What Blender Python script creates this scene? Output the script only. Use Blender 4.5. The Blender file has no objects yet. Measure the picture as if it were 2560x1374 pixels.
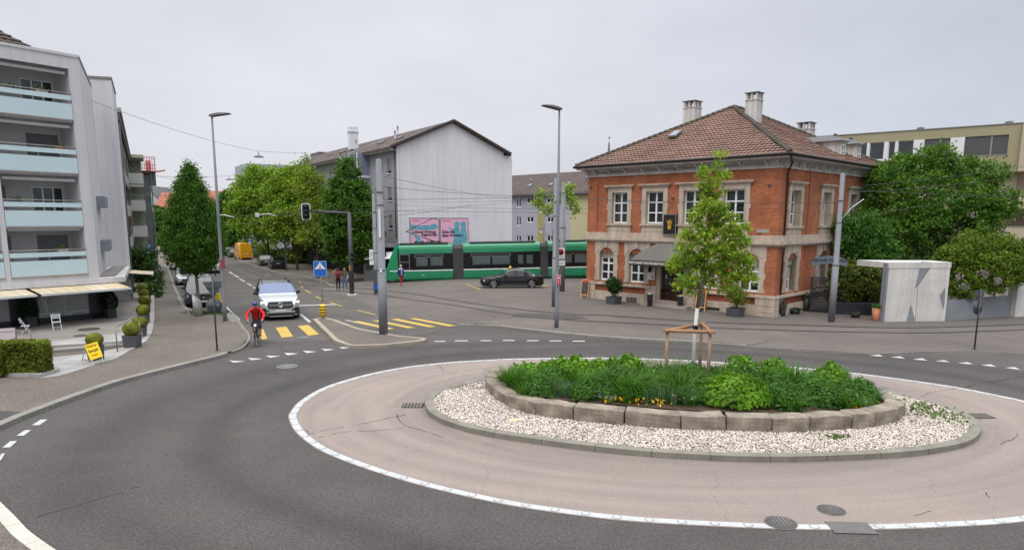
import bpy,bmesh,math,random
import numpy as np
from mathutils import Vector,Matrix
from mathutils.geometry import tessellate_polygon
R = math.radians; PI = math.pi
random.seed(7)
scn = bpy.context.scene
COL = scn.collection
# ---------------------------------------------------------------- camera
CF,CCY,CPI,CRO,CH = 1720.,830.57,0.163163,0.003061,5.1
_cp,_sp,_cr,_sr = math.cos(CPI),math.sin(CPI),math.cos(CRO),math.sin(CRO)
FWD = Vector((0,_cp,-_sp)); _up = Vector((0,_sp,_cp)); _ri = Vector((1,0,0))
RGT = _cr*_ri + _sr*_up; UPV = -_sr*_ri + _cr*_up; CAM = Vector((0,0,CH))
cd = bpy.data.cameras.new('camera'); cam = bpy.data.objects.new('camera',cd); COL.objects.link(cam)
cd.sensor_width = 36; cd.lens = 36*CF/2560; cd.shift_y = (CCY-687)/2560; cd.clip_end = 3000; cd.clip_start = .1
m4 = Matrix((RGT,UPV,-FWD)).transposed().to_4x4(); m4.translation = CAM
cam.matrix_world = m4; scn.camera = cam
# ---------------------------------------------------------------- world: overcast sky
w = bpy.data.worlds.new('World'); scn.world = w; w.use_nodes = True
nt = w.node_tree; nt.nodes.clear()
def N(t,**k):
 n = nt.nodes.new(t)
 for a,b in k.items(): setattr(n,a,b)
 return n
out = N('ShaderNodeOutputWorld'); bg = N('ShaderNodeBackground'); bg.inputs[1].default_value = 1.0
sky = N('ShaderNodeTexSky'); sky.sky_type = 'NISHITA'; sky.sun_disc = False
SUN_EL,SUN_AZ = R(58),R(200)
sky.sun_elevation = SUN_EL; sky.sun_rotation = SUN_AZ
sc0 = N('ShaderNodeVectorMath',operation='SCALE'); sc0.inputs[3].default_value = .08
tc = N('ShaderNodeTexCoord'); sep = N('ShaderNodeSeparateXYZ')
nt.links.new(tc.outputs['Generated'],sep.inputs[0])
ramp = N('ShaderNodeValToRGB')   # luminance of the cloud layer against height above the horizon
el = ramp.color_ramp.elements
el[0].position = 0.0; el[0].color = (.80,.805,.865,1)
el[1].position = 1.0; el[1].color = (1,1,1,1)
e = el.new(.33); e.color = (.82,.825,.895,1)
e = el.new(.52); e.color = (.84,.85,.88,1)
nt.links.new(sep.outputs[2],ramp.inputs[0])
gain = N('ShaderNodeMapRange'); gain.inputs[1].default_value = .40; gain.inputs[2].default_value = 1.0
gain.inputs[3].default_value = 1.0; gain.inputs[4].default_value = 4.0
nt.links.new(sep.outputs[2],gain.inputs[0])
mp = N('ShaderNodeMapping'); mp.inputs['Scale'].default_value = (1.2,1.2,3.4)
nt.links.new(tc.outputs['Generated'],mp.inputs[0])
nz = N('ShaderNodeTexNoise'); nz.inputs['Scale'].default_value = 1.7; nz.inputs['Detail'].default_value = 5; nz.inputs['Roughness'].default_value = .55
nt.links.new(mp.outputs[0],nz.inputs[0])
cr = N('ShaderNodeMapRange'); cr.inputs[1].default_value = .3; cr.inputs[2].default_value = .7
cr.inputs[3].default_value = .87; cr.inputs[4].default_value = 1.04
nt.links.new(nz.outputs[0],cr.inputs[0])
mm = N('ShaderNodeMath',operation='MULTIPLY'); nt.links.new(gain.outputs[0],mm.inputs[0]); nt.links.new(cr.outputs[0],mm.inputs[1])
# slightly darker, bluer cloud to the right (east)
er = N('ShaderNodeMapRange'); er.inputs[1].default_value = .05; er.inputs[2].default_value = .75; er.inputs[3].default_value = 0.0; er.inputs[4].default_value = 1.0
nt.links.new(sep.outputs[0],er.inputs[0])
tn = N('ShaderNodeMix',data_type='RGBA'); tn.inputs[6].default_value = (1,1,1,1); tn.inputs[7].default_value = (.70,.78,.84,1); nt.links.new(er.outputs[0],tn.inputs[0])
m2 = N('ShaderNodeVectorMath',operation='MULTIPLY'); nt.links.new(ramp.outputs[0],m2.inputs[0]); nt.links.new(tn.outputs[2],m2.inputs[1])
scl = N('ShaderNodeVectorMath',operation='SCALE'); nt.links.new(m2.outputs[0],scl.inputs[0]); nt.links.new(mm.outputs[0],scl.inputs[3])
mix = N('ShaderNodeMix',data_type='RGBA'); mix.inputs[0].default_value = .94
nt.links.new(sky.outputs[0],sc0.inputs[0]); nt.links.new(sc0.outputs[0],mix.inputs[6]); nt.links.new(scl.outputs[0],mix.inputs[7])
nt.links.new(mix.outputs[2],bg.inputs[0]); nt.links.new(bg.outputs[0],out.inputs[0])
# ---------------------------------------------------------------- sun behind cloud
sl = bpy.data.lights.new('sun','SUN'); sl.energy = 1.2; sl.angle = R(25); sl.color = (1,.965,.92)
so = bpy.data.objects.new('sun',sl); COL.objects.link(so)
so.rotation_euler = (R(32),0,R(-20)); so.location = (0,0,60)
vs = scn.view_settings; vs.view_transform = 'Standard'; vs.look = 'None'; vs.exposure = 0; vs.gamma = 1; vs.use_curve_mapping = False
scn.cycles.use_denoising = True
scn.cycles.max_bounces = 6; scn.cycles.transparent_max_bounces = 12; scn.cycles.diffuse_bounces = 3; scn.cycles.glossy_bounces = 3
# ---------------------------------------------------------------- ground shape and pixel rays
def ss(t): t = min(1.,max(0.,t)); return t*t*(3-2*t)
def gh(x,y):
 q = ss((-2-x)/20); return -(1.25*ss((y-38)/30)*q + .3*ss((y-46)/14)*(1-q))
def ray(px,py): return (px-1280)/CF*RGT - (py-CCY)/CF*UPV + FWD
def G(px,py,dz=0.):
 v = ray(px,py); z = 0.
 for _ in range(24):
  X = CAM + v*((z+dz-CH)/v.z); z = .5*z+.5*gh(X.x,X.y)
 return X
def AT(px,py,D): return CAM + ray(px,py)*D
def gp(x,y,dz=0.): return Vector((x,y,gh(x,y)+dz))
# ---------------------------------------------------------------- materials
def lin(c): return tuple(((v/255)/12.92 if v/255 <= .04045 else ((v/255+.055)/1.055)**2.4) for v in c)
_M = {}
def mat(name,col,rough=.8,metal=0.,var=.12,vs=.8,fine=0.,fs=40.,bump=0.,bs=20.,col2=None,spec=.5,coat=0.,emit=0.,alpha=1.,tone=0.,streak=0.,coord='Object'):
 if name in _M: return _M[name]
 m = bpy.data.materials.new(name); m.use_nodes = True; t = m.node_tree; b = t.nodes['Principled BSDF']
 def n(ty,**k):
  x = t.nodes.new(ty)
  for a,c in k.items(): setattr(x,a,c)
  return x
 b.inputs['Roughness'].default_value = rough; b.inputs['Metallic'].default_value = metal
 b.inputs['Specular IOR Level'].default_value = spec
 if coat: b.inputs['Coat Weight'].default_value = coat; b.inputs['Coat Roughness'].default_value = .05
 if alpha < 1: b.inputs['Alpha'].default_value = alpha
 c = col[:3]; cur = None
 tcn = n('ShaderNodeTexCoord')
 if var > 0 or col2:
  nn = n('ShaderNodeTexNoise'); nn.inputs['Scale'].default_value = vs; nn.inputs['Detail'].default_value = 6; nn.inputs['Roughness'].default_value = .6
  t.links.new(tcn.outputs[coord],nn.inputs[0])
  mr = n('ShaderNodeMapRange'); mr.inputs[1].default_value = .32; mr.inputs[2].default_value = .68
  t.links.new(nn.outputs[0],mr.inputs[0])
  mx = n('ShaderNodeMix',data_type='RGBA')
  if col2: a_,b_ = c,col2[:3]
  else: a_,b_ = tuple(v*(1-var) for v in c),tuple(min(1,v*(1+var)) for v in c)
  mx.inputs[6].default_value = (*a_,1); mx.inputs[7].default_value = (*b_,1)
  t.links.new(mr.outputs[0],mx.inputs[0]); cur = mx.outputs[2]
 def mult(cur,sock,lo,hi,a=.3,z=.7):
  mr = n('ShaderNodeMapRange'); mr.inputs[1].default_value = a; mr.inputs[2].default_value = z; mr.inputs[3].default_value = lo; mr.inputs[4].default_value = hi
  t.links.new(sock,mr.inputs[0]); s = n('ShaderNodeVectorMath',operation='SCALE')
  if cur is None: s.inputs[0].default_value = c
  else: t.links.new(cur,s.inputs[0])
  t.links.new(mr.outputs[0],s.inputs[3]); return s.outputs[0]
 if fine > 0:
  nn = n('ShaderNodeTexNoise'); nn.inputs['Scale'].default_value = fs; nn.inputs['Detail'].default_value = 3; nn.inputs['Roughness'].default_value = .7
  t.links.new(tcn.outputs[coord],nn.inputs[0]); cur = mult(cur,nn.outputs[0],1-fine,1+fine)
 if streak > 0:
  mpn = n('ShaderNodeMapping'); mpn.inputs['Scale'].default_value = (2.2,2.2,.12); t.links.new(tcn.outputs['Object'],mpn.inputs[0])
  nn = n('ShaderNodeTexNoise'); nn.inputs['Scale'].default_value = 1.6; nn.inputs['Detail'].default_value = 4
  t.links.new(mpn.outputs[0],nn.inputs[0]); cur = mult(cur,nn.outputs[0],1-streak,1.02,.3,.6)
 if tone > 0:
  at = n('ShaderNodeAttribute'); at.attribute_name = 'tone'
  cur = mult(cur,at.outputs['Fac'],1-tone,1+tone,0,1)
 if cur is None: b.inputs['Base Color'].default_value = (*c,1)
 else: t.links.new(cur,b.inputs['Base Color'])
 if bump > 0:
  nn = n('ShaderNodeTexNoise'); nn.inputs['Scale'].default_value = bs; nn.inputs['Detail'].default_value = 4
  t.links.new(tcn.outputs[coord],nn.inputs[0]); bp = n('ShaderNodeBump'); bp.inputs['Strength'].default_value = bump; bp.inputs['Distance'].default_value = .02
  t.links.new(nn.outputs[0],bp.inputs['Height']); t.links.new(bp.outputs[0],b.inputs['Normal'])
 if emit: b.inputs['Emission Color'].default_value = (*c,1); b.inputs['Emission Strength'].default_value = emit
 _M[name] = m; return m
def S(name,rgb,**k): return mat(name,lin(rgb),**k)
def leafmat(name,rgb,tone=.45,trans=.3,hue=None):
 if name in _M: return _M[name]
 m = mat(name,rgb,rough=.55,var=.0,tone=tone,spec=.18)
 t = m.node_tree; b = t.nodes['Principled BSDF']
 src = b.inputs['Base Color'].links[0].from_socket
 if hue:
  at = t.nodes.new('ShaderNodeAttribute'); at.attribute_name = 'tint'
  mx = t.nodes.new('ShaderNodeMix'); mx.data_type = 'RGBA'
  s2 = t.nodes.new('ShaderNodeVectorMath'); s2.operation = 'MULTIPLY'; s2.inputs[1].default_value = hue
  t.links.new(src,s2.inputs[0]); t.links.new(at.outputs['Fac'],mx.inputs[0]); t.links.new(src,mx.inputs[6]); t.links.new(s2.outputs[0],mx.inputs[7])
  t.links.new(mx.outputs[2],b.inputs['Base Color']); src = mx.outputs[2]
 tr = t.nodes.new('ShaderNodeBsdfTranslucent'); ms = t.nodes.new('ShaderNodeMixShader'); ms.inputs[0].default_value = trans
 sc = t.nodes.new('ShaderNodeVectorMath'); sc.operation = 'MULTIPLY'; sc.inputs[1].default_value = (1.25,1.35,.6)
 t.links.new(src,sc.inputs[0]); t.links.new(sc.outputs[0],tr.inputs[0])
 o = t.nodes['Material Output']; t.links.new(b.outputs[0],ms.inputs[1]); t.links.new(tr.outputs[0],ms.inputs[2]); t.links.new(ms.outputs[0],o.inputs[0])
 return m
def cellmat(name,kind,c1,c2,mortar,w,h,msize=.06,rough=.85,off=.5,var=.15,bias=0.):
 """bricks, roof tiles, slabs: brick texture laid on the surface's own UV in metres"""
 if name in _M: return _M[name]
 m = bpy.data.materials.new(name); m.use_nodes = True; t = m.node_tree; b = t.nodes['Principled BSDF']; b.inputs['Roughness'].default_value = rough
 uv = t.nodes.new('ShaderNodeUVMap'); br = t.nodes.new('ShaderNodeTexBrick')
 br.inputs['Scale'].default_value = 1; br.inputs['Brick Width'].default_value = w; br.inputs['Row Height'].default_value = h; br.inputs['Mortar Size'].default_value = msize*h
 br.inputs['Color1'].default_value = (*c1,1); br.inputs['Color2'].default_value = (*c2,1); br.inputs['Mortar'].default_value = (*mortar,1); br.offset = off; br.inputs['Bias'].default_value = bias
 t.links.new(uv.outputs[0],br.inputs[0])
 tcn = t.nodes.new('ShaderNodeTexCoord'); nn = t.nodes.new('ShaderNodeTexNoise'); nn.inputs['Scale'].default_value = .7; nn.inputs['Detail'].default_value = 6
 t.links.new(tcn.outputs['Object'],nn.inputs[0]); mr = t.nodes.new('ShaderNodeMapRange'); mr.inputs[1].default_value = .3; mr.inputs[2].default_value = .7; mr.inputs[3].default_value = 1-var; mr.inputs[4].default_value = 1+var
 t.links.new(nn.outputs[0],mr.inputs[0]); s = t.nodes.new('ShaderNodeVectorMath'); s.operation = 'SCALE'
 t.links.new(br.outputs[0],s.inputs[0]); t.links.new(mr.outputs[0],s.inputs[3]); t.links.new(s.outputs[0],b.inputs['Base Color'])
 bp = t.nodes.new('ShaderNodeBump'); bp.inputs['Strength'].default_value = .35; bp.inputs['Distance'].default_value = .01; bp.invert = True
 t.links.new(br.outputs['Fac'],bp.inputs['Height']); t.links.new(bp.outputs[0],b.inputs['Normal'])
 _M[name] = m; return m
# ---------------------------------------------------------------- objects
def tag(o,label=None,cat=None,group=None,kind=None):
 if label: o['label'] = label
 if cat: o['category'] = cat
 if group: o['group'] = group
 if kind: o['kind'] = kind
 return o
def thing(name,label,cat,loc=(0,0,0),rz=0.,group=None):
 o = bpy.data.objects.new(name,None); COL.objects.link(o); o.location = loc; o.rotation_euler = (0,0,rz)
 o.empty_display_size = .2
 return tag(o,label,cat,group)
def dup(root,loc,rz=None,label=None,group=None,scale=None,par=None):
 c = root.copy(); COL.objects.link(c)
 if loc is not None: c.location = loc
 if rz is not None: c.rotation_euler = (0,0,rz)
 if scale is not None: c.scale = (scale,)*3 if not hasattr(scale,'__len__') else scale
 if label: c['label'] = label
 if group: c['group'] = group
 if par is not None: c.parent = par
 for ch in list(root.children):
  dup(ch,None,par=c)
 return c
class MB:
 def __init__(s,T=None): s.v = []; s.f = []; s.m = []; s.T = T; s.sm = []
 def add(s,vs,fs,m=0,smooth=False):
  o = len(s.v)
  if s.T is not None: vs = [s.T @ Vector(p) for p in vs]
  s.v += [tuple(p) for p in vs]; s.f += [tuple(i+o for i in f) for f in fs]; s.m += [m]*len(fs); s.sm += [smooth]*len(fs)
  return s
 def box(s,x0,x1,y0,y1,z0,z1,m=0):
  v = [(x,y,z) for z in (z0,z1) for y in (y0,y1) for x in (x0,x1)]
  return s.add(v,[(0,2,3,1),(4,5,7,6),(0,1,5,4),(2,6,7,3),(0,4,6,2),(1,3,7,5)],m)
 def obox(s,c,size,rz=0,m=0,rx=0,ry=0):
  M = Matrix.Translation(c) @ Matrix.Rotation(rz,4,'Z') @ Matrix.Rotation(ry,4,'Y') @ Matrix.Rotation(rx,4,'X')
  a,b,d = (q/2 for q in size)
  v = [M @ Vector((x,y,z)) for z in (-d,d) for y in (-b,b) for x in (-a,a)]
  return s.add(v,[(0,2,3,1),(4,5,7,6),(0,1,5,4),(2,6,7,3),(0,4,6,2),(1,3,7,5)],m)
 def bar(s,p,q,wd,ht,m=0):
  p,q = Vector(p),Vector(q); d = (q-p); L = d.length; d.normalize(); a = Vector((-d.y,d.x,0))
  if a.length < 1e-4: a = Vector((1,0,0))
  a.normalize(); b = d.cross(a); v = []
  for t in (p,q):
   for i,j in ((-1,-1),(1,-1),(1,1),(-1,1)): v.append(t+a*wd/2*i+b*ht/2*j)
  return s.add(v,[(0,3,2,1),(4,5,6,7),(0,1,5,4),(1,2,6,5),(2,3,7,6),(3,0,4,7)],m)
 def tube(s,pts,r,n=8,m=0,caps=True,smooth=True):
  pts = [Vector(p) for p in pts]; rr = r if hasattr(r,'__len__') else [r]*len(pts)
  v = []; f = []; ref = None
  for i,p in enumerate(pts):
   d = (pts[min(i+1,len(pts)-1)]-pts[max(i-1,0)]).normalized()
   if ref is None:
    ref = Vector((0,0,1)) if abs(d.z) < .9 else Vector((1,0,0))
   a = d.cross(ref)
   if a.length < 1e-3: a = d.cross(Vector((0,1,0)))
   a.normalize(); b = a.cross(d)
   for k in range(n):
    t = 2*PI*k/n; v.append(p+(a*math.cos(t)+b*math.sin(t))*rr[i])
  for i in range(len(pts)-1):
   for k in range(n): f.append((i*n+k,i*n+(k+1) % n,(i+1)*n+(k+1) % n,(i+1)*n+k))
  s.add(v,f,m,smooth)
  if caps:
   o = len(s.v)-len(v); s.f += [tuple(o+k for k in range(n)),tuple(o+(len(pts)-1)*n+k for k in reversed(range(n)))]; s.m += [m,m]; s.sm += [False,False]
  return s
 def lathe(s,prof,n=16,c=(0,0,0),m=0,smooth=True,axis='Z',sx=1.,sy=1.):
  v = []; f = []
  for r,z in prof:
   for k in range(n):
    t = 2*PI*k/n; x,y = r*math.cos(t)*sx,r*math.sin(t)*sy
    if axis == 'Z': v.append((c[0]+x,c[1]+y,c[2]+z))
    elif axis == 'Y': v.append((c[0]+x,c[1]+z,c[2]+y))
    else: v.append((c[0]+z,c[1]+x,c[2]+y))
  for i in range(len(prof)-1):
   for k in range(n): f.append((i*n+k,i*n+(k+1) % n,(i+1)*n+(k+1) % n,(i+1)*n+k))
  f.append(tuple(range(n))); f.append(tuple((len(prof)-1)*n+k for k in range(n)))
  return s.add(v,f,m,smooth)
 def prism(s,poly,z0,z1,m=0,axis='Z'):
  n = len(poly)
  def P(a,b,c):
   return (a,b,c) if axis == 'Z' else ((a,c,b) if axis == 'Y' else (c,a,b))
  v = [P(a,b,z0) for a,b in poly]+[P(a,b,z1) for a,b in poly]
  tr = tessellate_polygon([[Vector((a,b,0)) for a,b in poly]])
  f = [tuple(t) for t in tr]+[tuple(i+n for i in t) for t in tr]
  f += [(i,(i+1) % n,(i+1) % n+n,i+n) for i in range(n)]
  return s.add(v,f,m)
 def quad(s,a,b,c,d,m=0): return s.add([a,b,c,d],[(0,1,2,3)],m)
 def ico(s,c,r,m=0,sub=2,sc=(1,1,1)):
  bm = bmesh.new(); bmesh.ops.create_icosphere(bm,subdivisions=sub,radius=1)
  v = [(c[0]+q.co.x*r*sc[0],c[1]+q.co.y*r*sc[1],c[2]+q.co.z*r*sc[2]) for q in bm.verts]; f = [tuple(q.index for q in p.verts) for p in bm.faces]; bm.free()
  return s.add(v,f,m,True)
 def build(s,name,mats,parent=None,loc=None,bevel=0.,recalc=True,uv=True,rot=None,label=None,mod=None):
  me = bpy.data.meshes.new(name); me.from_pydata(s.v,[],s.f)
  if not isinstance(mats,(list,tuple)): mats = [mats]
  for q in mats: me.materials.append(q)
  me.polygons.foreach_set('material_index',s.m); me.polygons.foreach_set('use_smooth',s.sm)
  if recalc or bevel:
   bm = bmesh.new(); bm.from_mesh(me)
   if bevel:
    bmesh.ops.remove_doubles(bm,verts=bm.verts,dist=1e-5)
    es = [e for e in bm.edges if len(e.link_faces) == 2 and e.calc_face_angle(0) > .6]
    bmesh.ops.bevel(bm,geom=es,offset=bevel,segments=2,affect='EDGES',profile=.6,clamp_overlap=True)
   bmesh.ops.recalc_face_normals(bm,faces=bm.faces); bm.to_mesh(me); bm.free()
  me.update()
  if uv: autouv(me)
  o = bpy.data.objects.new(name,me); COL.objects.link(o)
  if parent: o.parent = parent
  if loc is not None: o.location = loc
  if rot is not None: o.rotation_euler = rot
  if label: o['label'] = label
  return o
def autouv(me):
 if not len(me.polygons): return
 ul = me.uv_layers.new(name='UVMap'); dat = ul.data; vs = me.vertices
 for p in me.polygons:
  n = p.normal
  if abs(n.z) > .97: t = Vector((1,0,0)); b = Vector((0,1,0))
  else:
   t = Vector((0,0,1)).cross(n).normalized(); b = n.cross(t)
  for li in p.loop_indices:
   c = vs[me.loops[li].vertex_index].co; dat[li].uv = (c.dot(t),c.dot(b))
def struct(name,mb,mats,**k):
 o = mb.build(name,mats,**k); o['kind'] = 'structure'; return o
def text(s,size,m,parent,M,name='lettering',ext=.004,shear=0.,align='CENTER',bold=0.,sx=1.):
 cu = bpy.data.curves.new('t','FONT'); cu.body = s; cu.size = size; cu.extrude = ext; cu.shear = shear; cu.align_x = align; cu.align_y = 'CENTER'; cu.resolution_u = 2
 cu.offset = bold
 o = bpy.data.objects.new('t',cu); COL.objects.link(o)
 dg = bpy.context.evaluated_depsgraph_get(); me = bpy.data.meshes.new_from_object(o.evaluated_get(dg)); bpy.data.objects.remove(o); bpy.data.curves.remove(cu)
 me.materials.clear(); me.materials.append(m)
 if sx != 1: me.transform(Matrix.Diagonal((sx,1,1,1)))
 me.transform(M); r = bpy.data.objects.new(name,me); COL.objects.link(r); r.parent = parent; return r
UPR = Matrix.Rotation(PI/2,4,'X')      # text lying in xy -> standing in xz, facing -y
# ---------------------------------------------------------------- leaves
def leafmesh(name,P,size,mats,mi=None,tone=None,tint=None,flat=0.,seed=1,aspect=1.7,nrm=None):
 rng = np.random.default_rng(seed); n = len(P); P = np.asarray(P,float)
 a = rng.normal(size=(n,3)); a[:,2] *= (1-flat*.6)
 if nrm is not None: a = a*.6+nrm
 a /= np.linalg.norm(a,axis=1)[:,None]+1e-9
 b = rng.normal(size=(n,3)); b -= (b*a).sum(1)[:,None]*a; b /= np.linalg.norm(b,axis=1)[:,None]+1e-9
 c = np.cross(a,b); sz = size*(.65+.7*rng.random(n))[:,None]
 V = np.empty((n,4,3)); V[:,0] = P-b*sz*aspect/2; V[:,1] = P+c*sz/2; V[:,2] = P+b*sz*aspect/2; V[:,3] = P-c*sz/2
 me = bpy.data.meshes.new(name); me.vertices.add(n*4); me.vertices.foreach_set('co',V.ravel())
 me.loops.add(n*4); me.loops.foreach_set('vertex_index',np.arange(n*4,dtype=np.int32)); me.polygons.add(n)
 me.polygons.foreach_set('loop_start',np.arange(0,n*4,4,dtype=np.int32)); 
 if mi is not None: me.polygons.foreach_set('material_index',np.asarray(mi,dtype=np.int32))
 me.update(calc_edges=True)
 for nm,arr in (('tone',tone),('tint',tint)):
  if arr is not None:
   at = me.attributes.new(nm,'FLOAT','FACE'); at.data.foreach_set('value',np.asarray(arr,dtype=np.float32))
 for q in (mats if isinstance(mats,(list,tuple)) else [mats]): me.materials.append(q)
 return me
def crown_pts(lobes,n,clump=.35,per=40,seed=1,shell=.75,squash=.8):
 """leaf positions in clumps spread over the shells of ellipsoid lobes"""
 rng = np.random.default_rng(seed); vol = np.array([(l[3]*l[4]+l[3]*l[5]+l[4]*l[5]) for l in lobes]); vol = vol/vol.sum()
 nc = max(1,n//per); P = []; T = []; H = []
 for i in rng.choice(len(lobes),nc,p=vol):
  l = lobes[i]; d = rng.normal(size=3); d /= np.linalg.norm(d); rad = shell+(1-shell)*rng.random()**.5+.12*rng.normal()*.5
  if rng.random() < .25: rad *= rng.random()**.5
  c = np.array(l[:3])+d*np.array(l[3:6])*rad
  k = int(per*(.6+.8*rng.random())); q = rng.normal(size=(k,3))*clump*np.array([1,1,squash])*(.7+.6*rng.random())*.55
  P.append(c+q); tv = rng.random(); hv = rng.random()
  T.append(np.clip(.5*tv+.25+.35*(rng.random(k)-.5),0,1)); H.append(np.clip(hv+.3*(rng.random(k)-.5),0,1))
 return np.concatenate(P),np.concatenate(T),np.concatenate(H)
def link(me,name,parent=None,loc=None):
 o = bpy.data.objects.new(name,me); COL.objects.link(o)
 if parent: o.parent = parent
 if loc is not None: o.location = loc
 return o
def trunkmb(h,r0,r1,branches=6,spread=1.5,seed=1,lean=0.,top=None,n=8):
 rng = random.Random(seed); mb = MB(); pts = []
 for i in range(6):
  t = i/5; pts.append((lean*t+rng.uniform(-.03,.03)*h*.2,rng.uniform(-.03,.03)*h*.2,h*t))
 pts[0] = (0,0,-.1); mb.tube([(0,0,-.1)]+[(0,0,.12)]+pts[1:],[r0*1.35,r0*1.08]+[r0+(r1-r0)*i/5 for i in range(1,6)],n)
 for k in range(branches):
  t = .35+.6*k/max(1,branches-1); a = rng.uniform(0,2*PI); z = h*t; L = spread*(1.1-.6*t)*rng.uniform(.7,1.1)
  b0 = Vector((lean*t,0,z)); d = Vector((math.cos(a),math.sin(a),rng.uniform(.6,1.1)))
  b1 = b0+d*L*.5; b2 = b0+Vector((d.x,d.y,d.z*1.25))*L
  rr = (r0+(r1-r0)*t)*.55; mb.tube([b0,b1,b2],[rr,rr*.6,rr*.22],5)
 return mb
# ================================================================ GROUND
def asphalt(name,rgb,rgb2,wear=0.):
 m = mat(name,lin(rgb),rough=.92,col2=lin(rgb2),vs=.23,fine=.42,fs=30,bump=.25,bs=70,spec=.25)
 t = m.node_tree; b = t.nodes['Principled BSDF']; cur = b.inputs['Base Color'].links[0].from_socket
 tcn = t.nodes.new('ShaderNodeTexCoord')
 def mth(op,a,b_=None):
  n = t.nodes.new('ShaderNodeMath'); n.operation = op
  for i,q in enumerate((a,b_)):
   if q is None: continue
   if isinstance(q,(int,float)): n.inputs[i].default_value = q
   else: t.links.new(q,n.inputs[i])
  return n.outputs[0]
 # light aggregate grains and dark bitumen blots
 nn = t.nodes.new('ShaderNodeTexNoise'); nn.inputs['Scale'].default_value = 16; nn.inputs['Detail'].default_value = 2; t.links.new(tcn.outputs['Object'],nn.inputs[0])
 vor = t.nodes.new('ShaderNodeTexNoise'); vor.inputs['Scale'].default_value = 1.1; vor.inputs['Detail'].default_value = 7; vor.inputs['Roughness'].default_value = .7; t.links.new(tcn.outputs['Object'],vor.inputs[0])
 k = mth('MULTIPLY_ADD',nn.outputs[0],.9)
 t.nodes[-1].inputs[2].default_value = .55
 k2 = mth('MULTIPLY_ADD',vor.outputs[0],.42); t.nodes[-1].inputs[2].default_value = .79
 k = mth('MULTIPLY',k,k2)
 if wear:
  sp = t.nodes.new('ShaderNodeSeparateXYZ'); t.links.new(tcn.outputs['Object'],sp.inputs[0])
  wn = t.nodes.new('ShaderNodeTexNoise'); wn.inputs['Scale'].default_value = .12; wn.inputs['Detail'].default_value = 4; t.links.new(tcn.outputs['Object'],wn.inputs[0])
  dx = mth('DIVIDE',mth('SUBTRACT',sp.outputs[0],4.3),1.32); dy = mth('SUBTRACT',sp.outputs[1],18.)
  d = mth('SQRT',mth('ADD',mth('MULTIPLY',dx,dx),mth('MULTIPLY',dy,dy)))
  d = mth('ADD',d,mth('MULTIPLY',wn.outputs[0],1.6))
  for r0,wd,am in ((9.75,.4,.24),(11.6,.6,.20),(13.2,1.3,-.12)):
   q = mth('DIVIDE',mth('SUBTRACT',d,r0),wd); q = mth('POWER',2.718,mth('MULTIPLY',mth('MULTIPLY',q,q),-1.))
   g = mth('MULTIPLY',q,am); k = mth('MULTIPLY',k,mth('SUBTRACT',1.,g))
 s = t.nodes.new('ShaderNodeVectorMath'); s.operation = 'SCALE'; t.links.new(cur,s.inputs[0]); t.links.new(k,s.inputs[3]); t.links.new(s.outputs[0],b.inputs['Base Color'])
 return m
M_ASPH = asphalt('asphalt_plaza',(88,82,78),(103,96,91))
M_ROAD = asphalt('asphalt_roundabout',(70,67,66),(82,77,75),wear=1)
M_STREET = asphalt('asphalt_street',(78,74,72),(92,87,83))
M_PAVE = asphalt('asphalt_pavement',(93,86,80),(108,101,94))
M_PATCH = asphalt('asphalt_patch',(66,63,63),(76,73,72))
M_KERB = S('granite_kerb',(124,121,114),var=.18,vs=1.5,fine=.28,fs=60,rough=.85,bump=.2)
M_KERBD = S('stone_kerb_side',(118,114,104),var=.2,vs=2.2,fine=.25,fs=50,rough=.9,bump=.3)
M_GROUT = S('dark_joint',(58,55,50),var=.2)
M_WHITE = S('road_paint_white',(172,173,174),var=.10,vs=3,fine=.18,fs=30,rough=.7)
M_YEL = S('road_paint_yellow',(178,150,66),var=.12,vs=3,fine=.22,fs=25,rough=.75)
M_PALEY = S('road_paint_yellow_worn',(168,140,78),var=.25,vs=4,fine=.3,fs=25,rough=.8)
M_IRON = S('cast_iron',(104,100,98),var=.15,vs=8,rough=.6,metal=.4)
M_STEEL = S('rail_steel',(104,98,94),var=.1,rough=.42,metal=.6)
M_CRACK = S('crack_dark',(52,49,46),var=.2,rough=.95)

def lines(a,b,n): return [a+(b-a)*i/n for i in range(n)]
xs = lines(-400,-90,8)+lines(-90,-60,12)+lines(-60,24,84)+lines(24,60,12)+lines(60,400,8)+[400]
ys = lines(-60,0,6)+lines(0,30,6)+lines(30,80,50)+lines(80,160,10)+lines(160,900,10)+[900]
mb = MB(); mb.add([(x,y,gh(x,y)) for y in ys for x in xs],[(j*len(xs)+i,j*len(xs)+i+1,(j+1)*len(xs)+i+1,(j+1)*len(xs)+i) for j in range(len(ys)-1) for i in range(len(xs)-1)])
struct('ground',mb,M_ASPH,recalc=False,uv=False)

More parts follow.
